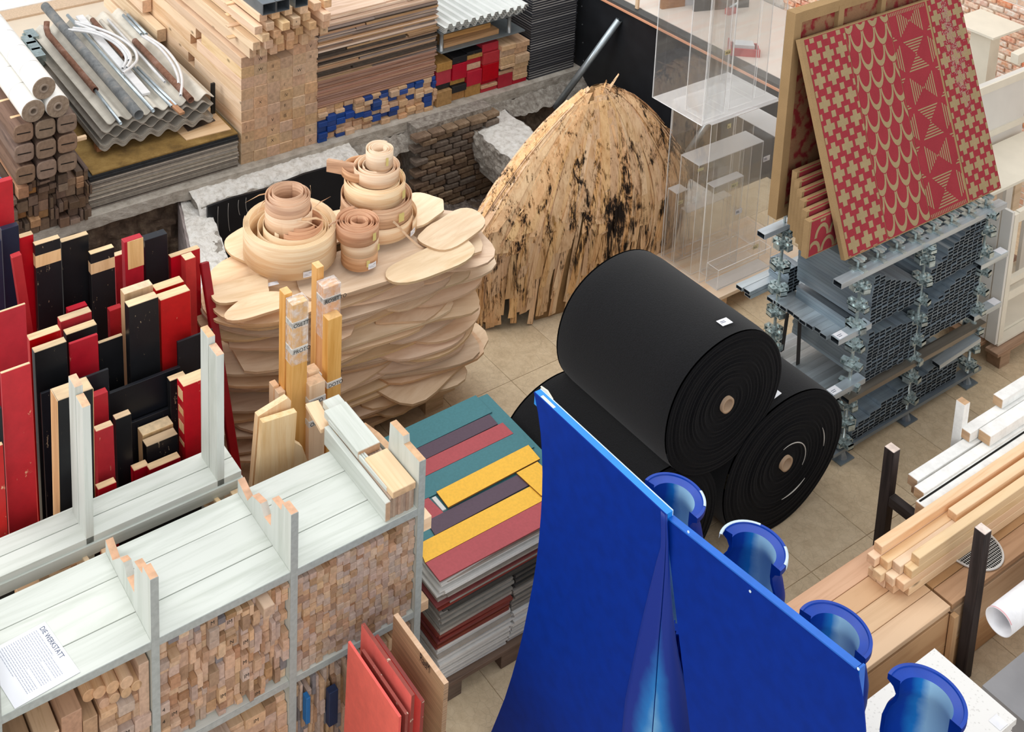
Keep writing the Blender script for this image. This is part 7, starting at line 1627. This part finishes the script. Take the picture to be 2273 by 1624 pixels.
# white painted beams
M_whb = paint('white_painted_beam', '#f6f5f1', '#cdb89c', '#c8a582', .45, .12, (.97, 1.03))
wb_ = [((2.845, .47), 4.90, .05, .05, 'white beam at the back with a squared end'), ((2.785, .47), 4.86, .05, .05, 'white beam second from the back'), ((2.735, .435), 4.80, .05, .075, 'white beam with black groove along its top'), ((2.86, .525), 5.32, .05, .05, 'upper white beam farthest back'), ((2.80, .525), 5.38, .06, .055, 'upper white beam with thick squared end'), ((2.875, .58), 5.60, .05, .05, 'topmost white beam at the right picture edge')]
for (y, z), x, w, h, lb in wb_: tag(beam('white_beam', (x, y, z+h/2), (6.3, y, z+h/2), w, h, M_whb), lb+', behind the pine beams', 'beam', 'white painted beams')
tag(beam('black_groove', (4.81, 2.748, .511), (6.3, 2.748, .511), .008, .002, M_hole), 'narrow black strip lying along the grooved white beam', 'strip')
tag(beam('white_stub', (5.34, 2.90, .37), (5.34, 2.90, .70), .045, .045, M_whb, None, .002, (0, 1, 0)), 'upright white stub behind the white beams', 'stub')
for k, x in enumerate((5.0, 5.6)):
    for y0, y1, h in ((2.71, 2.895, .0),):
        tag(beam('bearer', (x, 2.715, .402), (x, 2.89, .402), .05, .064, M_benf), 'short bearer under the white beams, '+('left one' if k == 0 else 'right one'), 'bearer')
# ============================================================ speckled slab, grey plinth, paper roll
def terrazzo():
    m, nt, N, L, B = newmat('speckled_slab'); v, t = coords(N, L, (70, 70, 70)); w = nd(N, 'ShaderNodeTexVoronoi', i_Scale=1.0); L.new(v, w.inputs['Vector']); n = nd(N, 'ShaderNodeTexNoise', i_Scale=.35, i_Detail=2.0); L.new(v, n.inputs['Vector'])
    k = ramp(N, [(.16, (1, 1, 1, 1)), (.30, (0, 0, 0, 1))]); L.new(w.outputs['Distance'], k.inputs[0]); f = math_(N, L, 'MULTIPLY', k.outputs[0], math_(N, L, 'MULTIPLY', n.outputs[0], .7)); L.new(mixc(N, L, f, lin('#e6e4e0'), lin('#aaa6a0')), B.inputs['Base Color']); B.inputs['Roughness'].default_value = .4; return m
M_ter = terrazzo()
for k in range(4):
    mb = MB(); mb.box((3.55+.01*(k % 2), 1.935+.004*(k % 3), .392+.027*k), (4.214-.006*(3-k), 2.272-.004*(3-k), .4175+.027*k)); o = solid('speckled_slab', mb, M_ter, ('lowest', 'second', 'third', 'topmost')[k]+' of four speckled white slabs stacked beside the bench', 'slab', 'speckled white slabs')
mb = MB(); mb.box((4.115, 1.94, .4995), (4.165, 1.985, .5005)); o = solid('paper_label', mb, M_lab, 'white paper label on the corner of the topmost speckled slab', 'label')
mb = MB(); mb.box((3.65, 1.98, 0), (4.12, 2.23, .392)); solid('slab_plinth', mb, M_cr2, 'plain plinth under the speckled slabs', 'plinth')
mb = MB(); mb.box((4.415, 1.3, 0), (5.5, 2.172, .30)); solid('grey_plinth', mb, plain('grey_painted_board', '#8f8f92', .5, 0, .06, 12), 'low grey plinth at the lower right picture corner', 'plinth')
mb = MB(); mb.box((4.86, 1.95, .3005), (5.3, 2.172, .532)); solid('crate', mb, M_benf, 'wooden crate on the grey plinth under the paper roll', 'crate')
t = thing('paper_roll', 'white paper roll with pink stained edge at the right picture edge', 'paper roll', (4.75, 2.165, .5325)); mb = MB(); mb.tube([(4.455, 2.165, .588), (4.6, 2.165, .588), (5.4, 2.165, .588)], .055, 32, True, .93); mb.build('rolled_sheet', plain('white_roll_paper', '#e9e8ea', .5), t, True)
mb = MB(); mb.lathe([(.0555, .0), (.0555, .006)], (4.455, 2.165, .588), 20, 'x', math.radians(30), math.radians(150)); mb.build('pink_edge', plain('pink_stain', '#dba3a8', .6), t)
